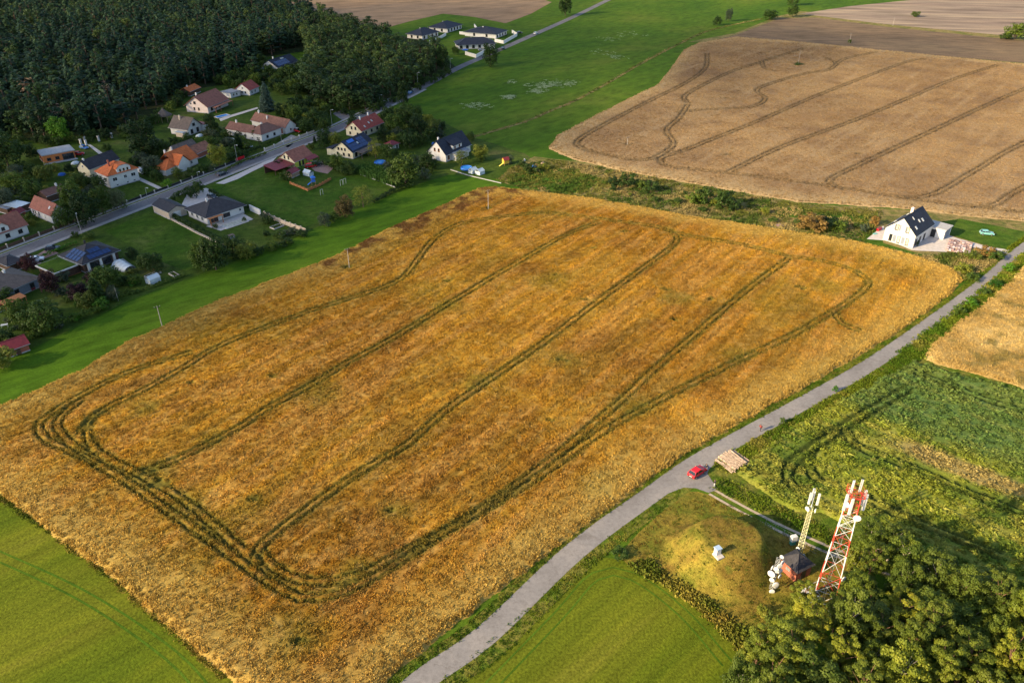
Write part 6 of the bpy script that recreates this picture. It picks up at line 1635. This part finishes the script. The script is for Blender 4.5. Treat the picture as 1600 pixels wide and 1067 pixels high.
# yellow mast
YX, YY = g(1247, 869); yh = vh(1247, 869, 792)
ym = thing('lattice_mast', 'slim pale yellow lattice mast with white panel antennas behind the brick hut', 'mast', (YX, YY, 0))
print('yellow mast height', yh)
lattice(ym, yh, .85, .6, 0, yh, 15, M['yellowp'], .045, .022)
m = MB().tube((0, 0, yh-.5), (0, 0, yh+3.4), .09, n=8); m.obj('top_pole', M['white'], ym)
for i, a in enumerate((200, 320, 80)): panel(ym, .75*math.cos(math.radians(a)), .75*math.sin(math.radians(a)), yh+.9, 2.4, .32)
dish(ym, (-.65, -.3, yh-.1), .42, (-1, -.5, 0)); dish(ym, (.7, -.2, yh-.6), .4, (1, -.5, 0)); dish(ym, (-.6, -.6, 2.4), .4, (-1, -.7, 0)); dish(ym, (.3, -.9, 1.2), .35, (0, -1, .1))
# brick hut
HX, HY = g(1241, 893); e = thing('brick_hut', 'square red brick hut with dark pyramid roof between the masts', 'hut', (HX, HY, 0), .50)
m = MB(); m.box(-1.7, -1.7, 0, 1.7, 1.7, 2.5); m.obj('wall', M['brick_wall'], e)
m = MB(); c = [(-2.05,-2.05,2.5),(2.05,-2.05,2.5),(2.05,2.05,2.5),(-2.05,2.05,2.5)]; m.add(c+[(0, 0, 4.3)], [(0,1,4),(1,2,4),(2,3,4),(3,0,4),(3,2,1,0)])
for p in c: m.tube(p, (0, 0, 4.3), .07, n=4)
m.obj('roof', M['r_dark'], e); m = MB(); m.box(-.5, -1.77, 0, .5, -1.7, 2.0); m.obj('door', M['darkmetal'], e); m = MB(); m.box(-1.8, -.4, 1.2, -1.7, .5, 1.8); m.obj('vent', M['steel'], e)
# dish mast
DX, DY = g(1205, 921); dh = vh(1205, 921, 872)
e = thing('dish_mast', 'short mast crowded with round white dish antennas', 'mast', (DX, DY, 0)); lattice(e, dh, .5, .5, 0, dh, 8, M['steel'], .04, .025, sides=3)
print('dish mast', dh)
for (x, y, z, r) in [(-.75,-.4,.58,.62),(.45,-.4,.66,.5),(-.3,-.6,.76,.42),(.15,-.5,.84,.48),(.55,-.3,.92,.42),(.45,.1,1.02,.36),(.6,-.4,.5,.4),(-.5,-.5,.4,.42),(.15,-.7,.28,.55),(.4,-.6,.2,.4),(-.1,-.6,.05,.45),(-.1,-.6,.68,.3),(-.5,.3,.66,.4)]:
    dish(e, (x, y, z*dh), r, (x*1.2, -1 if y < 0 else .6, 0))
e = thing('transmitter_cabinet', 'white cabinet on a green post beside the wire fence', 'cabinet', (*g(1238, 850), 0), .3); m = MB(); m.box(-.5, -.35, .9, .5, .35, 2.0); m.obj('box', M['white'], e); m = MB(); m.box(-.45, -.3, 0, .45, .3, .88); m.obj('stand', paint('green_box', (.05, .22, .18)), e)
L = smooth_line([g(1195, 822), g(1238, 846), g(1275, 868)], 1.6); e = thing('wire_fence', 'thin wire fence with grey posts between the track and the masts', 'fence', (L[0].x, L[0].y, 0))
for a, b in zip(L, L[1:]):
    m = MB().tube((a.x-L[0].x, a.y-L[0].y, 0), (a.x-L[0].x, a.y-L[0].y, 1.7), .035, n=5); m.obj('post', M['steel'], e)
m = MB()
for a, b in zip(L, L[1:]):
    for z in (.4, 1.0, 1.6): m.tube((a.x-L[0].x, a.y-L[0].y, z), (b.x-L[0].x, b.y-L[0].y, z), .012, n=3, caps=False)
m.obj('wire', M['steel'], e)
# vent shaft on the mound
VX, VY = g(1118, 879, 2.6); vz = float(mound_h(np.array([VX]), np.array([VY]))[0])
e = thing('ventilation_shaft', 'pale concrete ventilation shaft with blue grey lid on top of the mound', 'shaft', (VX, VY, vz-.1), .45)
e.scale = (.85,)*3
m = MB(); m.box(-.75, -1.25, 0, .75, .55, .35); m.obj('slab', M['pale_stone'], e); m = MB(); m.box(-.5, -.4, .35, .5, .5, 1.75); m.obj('shaft', M['white_wall'], e); m = MB(); m.box(-.62, -.52, 1.76, .62, .62, 1.95); m.obj('lid', paint('blue_grey_lid', (.35, .45, .58), .5), e)

# ---------------------------------------------------------------- log pile
a = Vector(g(1118.5, 722)); d = Vector(g(1140, 738))-a; s_ = Vector(g(1149, 705))-a; lv = d.normalized(); pv = s_.normalized()
nlog = 17; lm = []
for k in range(4):
    r = (.15, .18, .13, .16)[k]; m = MB(); seg = 5; pts = [(4.5*i/seg-2.25, random.uniform(-.04, .04), random.uniform(-.02, .02), r*(1-.05*i)) for i in range(seg+1)]
    for q in range(seg): m.tube(pts[q][:3], pts[q+1][:3], pts[q][3], pts[q+1][3], 9, False)
    me = m.mesh('log', M['log_bark']); ends = MB(); ends.tube((-2.262, 0, 0), (-2.235, 0, 0), r*.97, n=9); ends.tube((2.235, 0, 0), (2.262, 0, 0), r*.72, n=9); lm.append((me, ends.mesh('cut_end', M['cutwood']), r))
top = []
for layer in range(2):
    n = nlog-layer*6
    for i in range(n):
        me, en, r = random.choice(lm); t = (i+.5+layer*3)/nlog; c = a+d*.5+pv*(s_.length*t)+lv*random.uniform(-.35, .35)
        z = .2 if layer == 0 else .50
        o = thing('log', 'peeled pale log lying in the pile beside the lane, one of many alike' if layer == 0 else 'peeled pale log on top of the pile beside the lane, one of several alike', 'log', (c.x, c.y, z), math.atan2(lv.y, lv.x)+random.uniform(-.04, .04), 'logs of the roadside pile')
        link('trunk', me, o); link('cut_end', en, o)

# ---------------------------------------------------------------- poles and lamps
def pole(px, py, top, label, arm=True, r=.12, mat='post', name='utility_pole'):
    x, y = g(px, py); h = vh(px, py, top); e = thing(name, label, 'pole', (x, y, 0), .6)
    MB().tube((0, 0, 0), (0, 0, h), r, r*.7, 8).obj('shaft', M[mat], e)
    if arm:
        m = MB(); m.cbox(0, 0, h-.35, 1.5, .1, .12); c = m.obj('crossarm', M['darkmetal'], e)
        for x_ in (-.65, 0, .65): m = MB().tube((x_, 0, h-.29), (x_, 0, h-.05), .05, n=6); m.obj('insulator', M['glass_pale'], c)
pole(254,512,478,'utility pole at the edge of the wheat near the lower left gardens'); pole(546,419,388,'utility pole on the wheat edge in the middle of the green strip'); pole(763,328,297,'utility pole in the brown weeds at the top corner of the wheat')
pole(185,470,450,'thin pole in the lower left garden beside the hedge', False, .08); pole(980,228,214,'pole in a weedy spot at the left of the tan field'); pole(1247,101,80,'pole in the green spot of the tan field'); pole(1327,68,52,'pole between the tan field and the dark brown field'); pole(1395,41,28,'pole between the dark brown and the pale far field')
def lamp(px, py, top, label, ang):
    x, y = g(px, py); h = max(5, vh(px, py, top)); e = thing('street_lamp', label, 'street lamp', (x, y, 0), ang)
    MB().tube((0, 0, 0), (0, 0, h), .09, .06, 7).obj('pole', M['steel'], e); m = MB().tube((0, 0, h), (1.2, 0, h+.25), .05, n=5); a = m.obj('arm', M['steel'], e); m = MB(); m.cbox(1.4, 0, h+.24, .7, .26, .12); m.obj('lamp_head', M['white'], a)
lamp(128,366,337,'street lamp standing by the lay-by below the small white house', 2); lamp(519,196,172,'street lamp by the side street corner', -.6); lamp(372,257,227,'street lamp above the lay-by near the olive round tree', -.6)
lamp(232,315,298,'street lamp on the pavement right of the villa lawn', -.6); lamp(312,289,270,'street lamp opposite the bungalow gate', -.6); lamp(441,228,211,'street lamp in front of the white farmhouse', -.6)
lamp(653,136,114,'street lamp before the leafy wood', -.6); lamp(704,110,92,'street lamp beside the tall dark tree at the villas', -.6); lamp(594,165,152,'street lamp at the lower corner of the leafy wood', -.6)

# ---------------------------------------------------------------- garden things
def pool(px, py, L, W, deg, label, cat='pool', mat='water'):
    e = thing('swimming_pool', label, cat, (*g(px, py), 0), math.radians(deg)); m = MB()
    for x0, y0, x1, y1 in ((-L/2-.5, -W/2-.5, L/2+.5, -W/2), (-L/2-.5, W/2, L/2+.5, W/2+.5), (-L/2-.5, -W/2, -L/2, W/2), (L/2, -W/2, L/2+.5, W/2)): m.box(x0, y0, .08, x1, y1, .22)
    m.obj('pool_edge', M['pale_stone'], e); m = MB(); m.box(-L/2, -W/2, .06, L/2, W/2, .16); m.obj('water', M[mat], e); return e
pool(347, 182, 6, 3, 50, 'rectangular blue pool in front of the pinkish house')
e = pool(366, 350, 7.5, 3.4, 50, 'covered pool on the bungalow terrace', mat='polycarb')
for i in range(7): m = MB(); m.box(-3.4+i*1.05, -1.6, .18, -2.5+i*1.05, 1.6, .26); m.obj('cover_slat', M['glass_pale'], e)
e = thing('pool_cover', 'arched clear cover over the pool behind the solar bungalow', 'pool cover', (*g(194, 417), 0), math.radians(-38))
for i in range(4):
    m = MB(); r = 1.9-.06*i; n = 8; pr = [(r*math.cos(math.pi*k/n), r*.65*math.sin(math.pi*k/n)) for k in range(n+1)]; V = [(-3.4+i*1.75, a, b) for a, b in pr]+[(-1.7+i*1.75, a, b) for a, b in pr]
    m.add(V, [(k, k+1, n+2+k, n+1+k) for k in range(n)], True); m.obj('arched_section', M['polycarb'], e, loc=(0, 0, .1))
def round_pool(px, py, r, h, label):
    e = thing('paddling_pool', label, 'pool', (*g(px, py), 0)); MB().lathe([(r-.08, .1), (r, 0), (r+.08, h*.5), (r, h), (r-.15, h), (r-.12, h*.8)], n=24).obj('rim', M['bluefab'], e); MB().lathe([(0, 0), (r-.1, 0)], (0, 0, h*.8), 24).obj('water', M['water'], e)
round_pool(594, 256, 2.3, .9, 'round blue pool on the lawn above the corn patch'); round_pool(729, 265, 2.2, 1.0, 'round blue pool left of the two small greenhouses')
def greenhouse(px, py, L, W, h, deg, label):
    e = thing('greenhouse', label, 'greenhouse', (*g(px, py), 0), math.radians(deg)); m = MB(); m.box(-L/2, -W/2, 0, L/2, W/2, h); m.obj('glass_wall', M['polycarb'], e)
    m = MB()
    for s in (-1, 1): m.hexa([(-L/2-.1, s*(W/2+.1), h), (L/2+.1, s*(W/2+.1), h), (L/2+.1, 0, h+.8), (-L/2-.1, 0, h+.8)], [(-L/2-.1, s*(W/2+.1), h+.05), (L/2+.1, s*(W/2+.1), h+.05), (L/2+.1, 0, h+.86), (-L/2-.1, 0, h+.86)])
    m.obj('glass_roof', M['polycarb'], e); m = MB()
    for i in range(4): x = -L/2+L*i/3; m.box(x-.04, -W/2-.04, 0, x+.04, -W/2, h); m.box(x-.04, W/2, 0, x+.04, W/2+.04, h)
    m.tube((-L/2-.1, 0, h+.9), (L/2+.1, 0, h+.9), .05, n=4); m.obj('frame', M['white'], e)
greenhouse(739, 270, 2.8, 2.2, 1.3, 50, 'left one of the two small greenhouses below the white gabled house'); greenhouse(750, 272, 2.8, 2.4, 1.3, 50, 'right one of the two small greenhouses below the white gabled house')
greenhouse(482, 274, 3.4, 2.2, 1.3, -35, 'small pale greenhouse beside the wine red shed'); greenhouse(240, 441, 3.2, 2.4, 1.5, 55, 'small pale greenhouse by the vegetable beds of the solar bungalow')
def bed(px, py, L, W, deg, label, green=True):
    e = thing('raised_bed', label, 'garden bed', (*g(px, py), 0), math.radians(deg)); m = MB()
    for x0, y0, x1, y1 in ((-L/2, -W/2, L/2, -W/2+.12), (-L/2, W/2-.12, L/2, W/2), (-L/2, -W/2+.12, -L/2+.12, W/2-.12), (L/2-.12, -W/2+.12, L/2, W/2-.12)): m.box(x0, y0, 0, x1, y1, .45)
    m.obj('frame', M['pale_stone'], e); cs = [(x, y, .4) for x in np.arange(-L/2+.4, L/2-.3, .6) for y in np.arange(-W/2+.4, W/2-.3, .6)]; V, F = crown_leaves(cs, [.3]*len(cs), 20*len(cs), .25, 3); link('plants', grid_mesh('plants', V, F, L_mid), e)
bed(239, 430, 4.5, 1.6, 55, 'long framed bed above the small pale greenhouse'); bed(272, 430, 3.2, 1.6, -40, 'framed bed at the right end of the solar bungalow garden'); bed(433, 355, 4, 2.4, 52, 'framed vegetable bed beside the tan garden wall'); bed(445, 366, 3.4, 1.4, 52, 'framed vegetable bed in the lower bungalow garden')
# playhouse
e = thing('playhouse', 'small yellow wooden playhouse with red roof and slide', 'playhouse', (*g(790, 258), 0), .5); m = MB(); m.box(-1.1, -.9, .8, 1.1, .9, 2.3); m.add([(-1.1,-.9,2.3),(-1.1,.9,2.3),(-1.1,0,3.1),(1.1,-.9,2.3),(1.1,.9,2.3),(1.1,0,3.1)], [(0,2,1),(3,4,5),(0,3,5,2),(1,2,5,4)]); m.obj('wall', m_plain('yellow_wood', (.62, .36, .05), .7), e)
m = MB()
for s in (-1, 1): m.hexa([(-1.3, s*1.1, 2.15), (1.3, s*1.1, 2.15), (1.3, 0, 3.15), (-1.3, 0, 3.15)], [(-1.3, s*1.1, 2.23), (1.3, s*1.1, 2.23), (1.3, 0, 3.25), (-1.3, 0, 3.25)])
m.obj('roof', M['r_wine'], e); m = MB(); m.obox((-2.0, -.2, .55), (1, 0, .55), (0, 1, 0), (-.5, 0, 1), 2.2, .6, .08); m.obj('slide', m_plain('yellow_slide', (.7, .6, .1), .4), e)
for sx in (-1, 1):
    for sy in (-.8, .8): MB().tube((sx, sy, 0), (sx, sy, .8), .07).obj('leg', M['wood'], e)
e = thing('play_tower', 'blue plastic play tower with slide inside the orange fence', 'play tower', (*g(490, 288), 0), .4); m = MB(); m.box(-.7, -.7, 1.0, .7, .7, 1.15); m.box(-.7, -.7, 1.15, .7, -.6, 1.9); m.box(-.7, .6, 1.15, .7, .7, 1.9); m.obj('deck', M['bluefab'], e)
m = MB(); m.obox((-1.4, 0, .55), (1, 0, .7), (0, 1, 0), (-.7, 0, 1), 1.9, .7, .1); m.obj('slide', M['bluefab'], e); m = MB(); m.add([(-.9,-.9,2.6),(.9,-.9,2.6),(.9,.9,2.6),(-.9,.9,2.6),(0,0,3.4)], [(0,1,4),(1,2,4),(2,3,4),(3,0,4),(3,2,1,0)]); m.obj('roof', M['bluefab'], e)
for sx in (-.65, .65):
    for sy in (-.65, .65): MB().tube((sx, sy, 0), (sx, sy, 2.6), .06).obj('leg', M['wood'], e)
for px, py, lab in ((503,305,'lone white goal frame on the long lawn'), (534,290,'left white goal frame of the pair on the long lawn'), (539,288,'right white goal frame of the pair on the long lawn')):
    e = thing('goal_frame', lab, 'goal', (*g(px, py), 0), 1.0); m = MB().tube((-.6, 0, 0), (-.6, 0, 2.1), .06); m.obj('post', M['white'], e); m = MB().tube((.6, 0, 0), (.6, 0, 2.1), .06); m.obj('post', M['white'], e); m = MB().tube((-.6, 0, 2.1), (.6, 0, 2.1), .06); m.obj('crossbar', M['white'], e)
# paving stone stack, pallets
e0 = Vector(g(1477, 392)); u = (Vector(g(1507, 398))-e0); v = (Vector(g(1495, 377))-e0); 
e = thing('paving_stone_stock', 'broad low stock of brown and pale paving stones on the white house drive', 'stone stock', (e0.x, e0.y, .08), math.atan2(u.y, u.x)); L_, W_ = u.length*1.25, v.length*.95
m = MB(); m.box(0, 0, 0, L_, W_, .12); m.obj('base', M['wood'], e); pal = [m_plain('stone_tone', c, .9) for c in ((.30, .20, .20), (.48, .42, .44), (.22, .15, .15), (.36, .26, .24))]
sm = [MB().box(-.33, -.24, 0, .33, .24, .5) for _ in range(1)][0]; sms = [sm.mesh('stone', p) for p in pal]
nx, ny = int(L_/.72), int(W_/.55)
for i in range(nx):
    for j in range(ny):
        if random.random() < .12: continue
        link('stone', random.choice(sms), e, ((i+.5)*L_/nx, (j+.5)*W_/ny, .12), random.uniform(-.08, .08), (1, 1, random.uniform(.3, 1.2)))
e = thing('pallet', 'pinkish pallet of stones lying in the weeds above the wheat', 'pallet', (*g(1218, 353), 0), .4); m = MB()
for i in range(5): m.box(-1, -.9+i*.4, .15, 1, -.65+i*.4, .3)
m.box(-.9, -.9, 0, -.7, .9, .14); m.box(.7, -.9, 0, .9, .9, .14); m.obj('board', M['redpave'], e)
e = thing('sandbox', 'red wooden box at the back of the white house terrace', 'box', (*g(1373, 360), .08), .7); m = MB(); m.box(-1.1, -.4, 0, 1.1, .4, .7); m.obj('body', PR, e); m = MB(); m.box(-1.15, -.45, .7, 1.15, .45, .78); m.obj('lid', M['r_wine'], e)
e = thing('paddling_pool', 'small teal mat on the white house terrace', 'mat', (*g(1367, 366), .08), .3); m = MB(); m.box(-.7, -.45, 0, .7, .45, .15); m.obj('base', PT, e); m = MB(); m.box(-.5, -.3, .15, .5, .3, .22); m.obj('cushion', PT, e)
e = thing('parasol', 'blue parasol beside the villa nearest to the road', 'parasol', (*g(727, 84), 0)); MB().tube((0, 0, 0), (0, 0, 2.3), .04).obj('pole', M['white'], e); MB().lathe([(0, 2.9), (1.0, 2.6), (2.2, 2.2), (2.1, 2.15), (0, 2.5)], n=10).obj('canopy', M['bluefab'], e)
for px, py, c, L_, lab in ((97,274,'bluefab',3.0,'blue tarpaulin heap in the orchard before the orange block house'), (180,250,'bluefab',2.2,'blue tarpaulin at the drive behind the white villa'), (236,248,'concrete',0,''), (118,256,'polycarb',3.5,'pale stacked building blocks on the slab of the orange block house'), (677,226,'bluefab',1.6,'blue tarpaulin behind the white gabled house'), (312,213,'polycarb',3.6,'pale teal garden frame below the brown steep roofed cottage'), (834,262,'bluefab',2.2,'blue and white covered heap beside the garden plot'), (819,252,'white',1.4,'white water tank beside the garden plot'), (848,257,'wood',2.2,'heap of planks right of the white tank'), (820,258,'darkmetal',2.0,'dark trailer in the corner garden')):
    if not lab: continue
    e = thing('covered_heap', lab, 'heap', (*g(px, py), 0), .6); r = np.random.default_rng(px); m = MB(); N = 10; V = [(L_*.5*math.cos(a)*q, L_*.36*math.sin(a)*q, z*(.8+.3*r.random())) for q, z in ((1, .0), (.85, .6), (.45, .95)) for a in [2*math.pi*k/N for k in range(N)]]+[(0, 0, 1.1)]
    F = [(k*N+i, k*N+(i+1) % N, (k+1)*N+(i+1) % N, (k+1)*N+i) for k in range(2) for i in range(N)]+[(2*N+i, 2*N+(i+1) % N, 3*N) for i in range(N)]; m.add(V, F); m.obj('cover', M[c], e); m = MB(); m.box(-L_*.4, -L_*.25, 0, L_*.4, L_*.25, .25); m.obj('base', M['wood'], e)
e = thing('table', 'white garden table with bench on the lower left lawn', 'table', (*g(8, 511), 0), .4); m = MB(); m.box(-.8, -.45, .7, .8, .45, .76); m.obj('tabletop', M['white'], e)
for sx in (-.7, .7):
    for sy in (-.35, .35): MB().tube((sx, sy, 0), (sx, sy, .7), .04).obj('leg', M['white'], e)
e = thing('kennel', 'pale wooden box on the lower bungalow lawn', 'box', (*g(362, 372), 0), .8); m = MB(); m.box(-.9, -.6, 0, .9, .6, .8); m.obj('wall', M['concrete'], e); m = MB(); m.hexa([(-1,-.7,.8),(1,-.7,.8),(1,.7,.8),(-1,.7,.8)], [(-1,-.7,.85),(1,-.7,.85),(1,.7,1.1),(-1,.7,1.1)]); m.obj('roof', M['r_greybrown'], e)
e = thing('banner', 'red banner hanging on the fence beside the olive round tree', 'banner', (*g(376, 251), 0), 1.08); m = MB(); m.box(-2.2, -.04, .4, 2.2, .04, 1.5); m.obj('cloth', PR, e); m = MB(); m.tube((-2.2, 0, 0), (-2.2, 0, 1.6), .05); m.tube((2.2, 0, 0), (2.2, 0, 1.6), .05); m.obj('pole', M['steel'], e)
# corn patch: rows of tall plants nobody could count
P = [g(560, 271), g(572, 262), g(600, 268), g(622, 285), g(617, 292), g(590, 282)]; xs = [p[0] for p in P]; ys = [p[1] for p in P]
x = rng.uniform(min(xs), max(xs), 1500); y = rng.uniform(min(ys), max(ys), 1500); k = inside(x, y, P); x, y = x[k], y[k]
scatter('corn_patch', x, y, np.full(len(x), .0), rng.uniform(2.2, 3.4, len(x)), np.tile([[.06, .12, .025]], (len(x), 1)), grass_p, label='patch of tall corn between the solar house and the low white wall', szr=3.2)
# flowers on the far meadow
fx = []; 
for px, py, r, n in [(848,137,4,60), (858,134,3,45), (868,131,3,20), (888,132,2,20), (895,130,2,12), (796,153,1.6,60), (752,167,3,25), (735,166,2,16), (950,62,5,22), (985,55,6,25), (940,83,4,15), (800,128,2,12), (960,90,3,30), (824,135,1.5,8), (838,144,1.6,40)]:
    X, Y = g(px, py)
    for i in range(n): fx.append((X+random.gauss(0, r), Y+random.gauss(0, r*1.3)))
fx = np.array(fx); wf = m_tint('white_flowers', .1, 2, .2, True, .1); fp = [clump_mesh('flower_clump', wf, 14, .8, .3, .35, 900, .5, True)]
scatter('white_flowers', fx[:, 0], fx[:, 1], np.full(len(fx), .1), rng.uniform(.6, 1.5, len(fx)), np.tile([[.30, .38, .22]], (len(fx), 1)), fp, label='patches of white flowers in the far green meadow')

# ---------------------------------------------------------------- people
def person(px, py, deg, pose, top, legs, hair, label, H=1.74, group=None, bike=False):
    x, y = g(px, py, .1); e = thing('person', label, 'person', (x, y, .08), math.radians(deg))
    k = H/1.75; st = pose == 'run'; fwd = .25 if st else 0.0
    J = [(0,0,.95,.14),(0,0,1.15,.13),(.04+fwd*.4,0,1.38,.16),(.06+fwd*.5,0,1.50,.06),(.07+fwd*.6,0,1.60,.09),(.09+fwd*.6,0,1.68,.09),
         (0,.1,.88,.10),(.3 if st else .04,.12,.52,.065),(.12 if st else 0,.13,.10,.045),(.28 if st else .14,.14,.04,.04),
         (0,-.1,.88,.10),(-.05 if st else -.02,-.12,.50,.065),(-.42 if st else -.04,-.13,.28 if st else .10,.045),(-.44 if st else .10,-.14,.14 if st else .04,.04),
         (.04+fwd*.4,.2,1.40,.06),(-.2 if st else 0,.27,1.14,.045),(.02 if st else .08,.26,.98 if not st else 1.02,.035),
         (.04+fwd*.4,-.2,1.40,.06),(.28 if st else 0,-.27,1.18,.045),(.45 if st else .10,-.22,1.0 if not st else 1.3,.035)]
    E = [(0,1),(1,2),(2,3),(3,4),(4,5),(0,6),(6,7),(7,8),(8,9),(0,10),(10,11),(11,12),(12,13),(2,14),(14,15),(15,16),(2,17),(17,18),(18,19)]
    me = bpy.data.meshes.new('body'); me.from_pydata([(a*k, b*k, c*k) for a, b, c, _ in J], E, []); b = link('body', me, e)
    sk = b.modifiers.new('skin', 'SKIN'); me.materials.append(M['skin'])
    for v, j in zip(me.skin_vertices[0].data, J): v.radius = (j[3]*k,)*2
    me.skin_vertices[0].data[0].use_root = True
    s = b.modifiers.new('smooth', 'SUBSURF'); s.levels = 1; s.render_levels = 1
    m = MB(); m.hexa([(-.16,-.20,.92),(.15,-.20,.92),(.15,.20,.92),(-.16,.20,.92)], [(-.10+fwd*.4,-.25,1.47),(.2+fwd*.4,-.25,1.47),(.2+fwd*.4,.25,1.47),(-.10+fwd*.4,.25,1.47)])
    for s_ in (14, 17): a_, b_ = Vector(J[s_][:3]), Vector(J[s_+1][:3]); m.tube(a_, a_.lerp(b_, .9), .09, .07, 8)
    o = m.obj('shirt', top, e, scale=k)
    m = MB()
    for h_, kn, an in ((6, 7, 8), (10, 11, 12)): A, B, C2 = Vector(J[h_][:3]), Vector(J[kn][:3]), Vector(J[an][:3]); m.tube(A+Vector((0, 0, .08)), B, .125, .085, 8); m.tube(B, C2, .085, .065, 8)
    m.obj('trousers', legs, e, scale=k)
    m = MB(); c = J[5]; m.lathe([(0, .12), (.08, .09), (.115, .02), (.11, -.04), (0, -.03)], (c[0]-.02, 0, c[2]), 10); m.obj('hair', hair, e, scale=k)
    return e
dk = m_plain('dark_cloth', (.03, .03, .04), .9); rdc = m_plain('maroon_cloth', (.22, .04, .04), .9); wc = m_plain('pale_cloth', (.5, .5, .5), .9); hb = m_plain('brown_hair', (.05, .03, .02), .8)
person(1103, 735, 200, 'stand', dk, dk, hb, 'person in dark clothes standing beside the bonnet of the red car')
person(1116, 760, 160, 'stand', dk, wc, hb, 'person in dark top walking at the mouth of the dirt track')
person(1188, 673, 215, 'run', rdc, dk, hb, 'runner in a maroon top on the lane')

# ---------------------------------------------------------------- cloud that shades the village (outside the frame, towards the sun)
def cloud():
    m, nt, p, o = newmat('thin_cloud'); nt.nodes.remove(p)
    d = nt.nodes.new('ShaderNodeBsdfDiffuse'); d.inputs[0].default_value = (.85, .86, .88, 1); t = nt.nodes.new('ShaderNodeBsdfTransparent'); t.inputs[0].default_value = (1, 1, 1, 1)
    ms = nt.nodes.new('ShaderNodeMixShader'); ms.inputs[0].default_value = .10; nt.links.new(t.outputs[0], ms.inputs[1]); nt.links.new(d.outputs[0], ms.inputs[2]); nt.links.new(ms.outputs[0], o.inputs[0])
    b = MB(); r = random.Random(3); D = 1600
    spots = CLOUD_SPOTS
    for (px, py, rad, n) in spots:
        x, y = g(px, py)
        for i in range(n):
            a = r.uniform(0, 6.28); q = rad*math.sqrt(r.random())*.8; c = Vector((x+q*math.cos(a), y+q*math.sin(a), 0))+SUN_DIR*(D+r.uniform(-80, 80)); R = rad*r.uniform(.45, .8)
            seg, ring = 14, 7; prof = [(R*math.sin(math.pi*k/ring), R*.42*-math.cos(math.pi*k/ring)) for k in range(ring+1)]; prof[0] = (0, prof[0][1]); prof[-1] = (0, prof[-1][1])
            b.lathe(prof, (c.x, c.y, c.z), seg)
    ob = b.obj('cloud', m); setp(ob, 'thin broken cloud in the sky towards the sun', None, None, 'structure'); return ob
CLOUD_SPOTS = [(100, 400, 70, 9), (300, 300, 80, 9), (0, 250, 110, 7), (450, 220, 90, 8), (250, 130, 130, 6), (600, 150, 110, 8), (100, 60, 170, 4), (500, 60, 150, 6), (650, 215, 60, 5), (780, 90, 110, 4), (850, 30, 130, 3), (550, 350, 40, 3), (1100, 130, 60, 2), (1080, 60, 90, 4), (200, 500, 30, 2), (1300, 50, 100, 3)]
cloud()
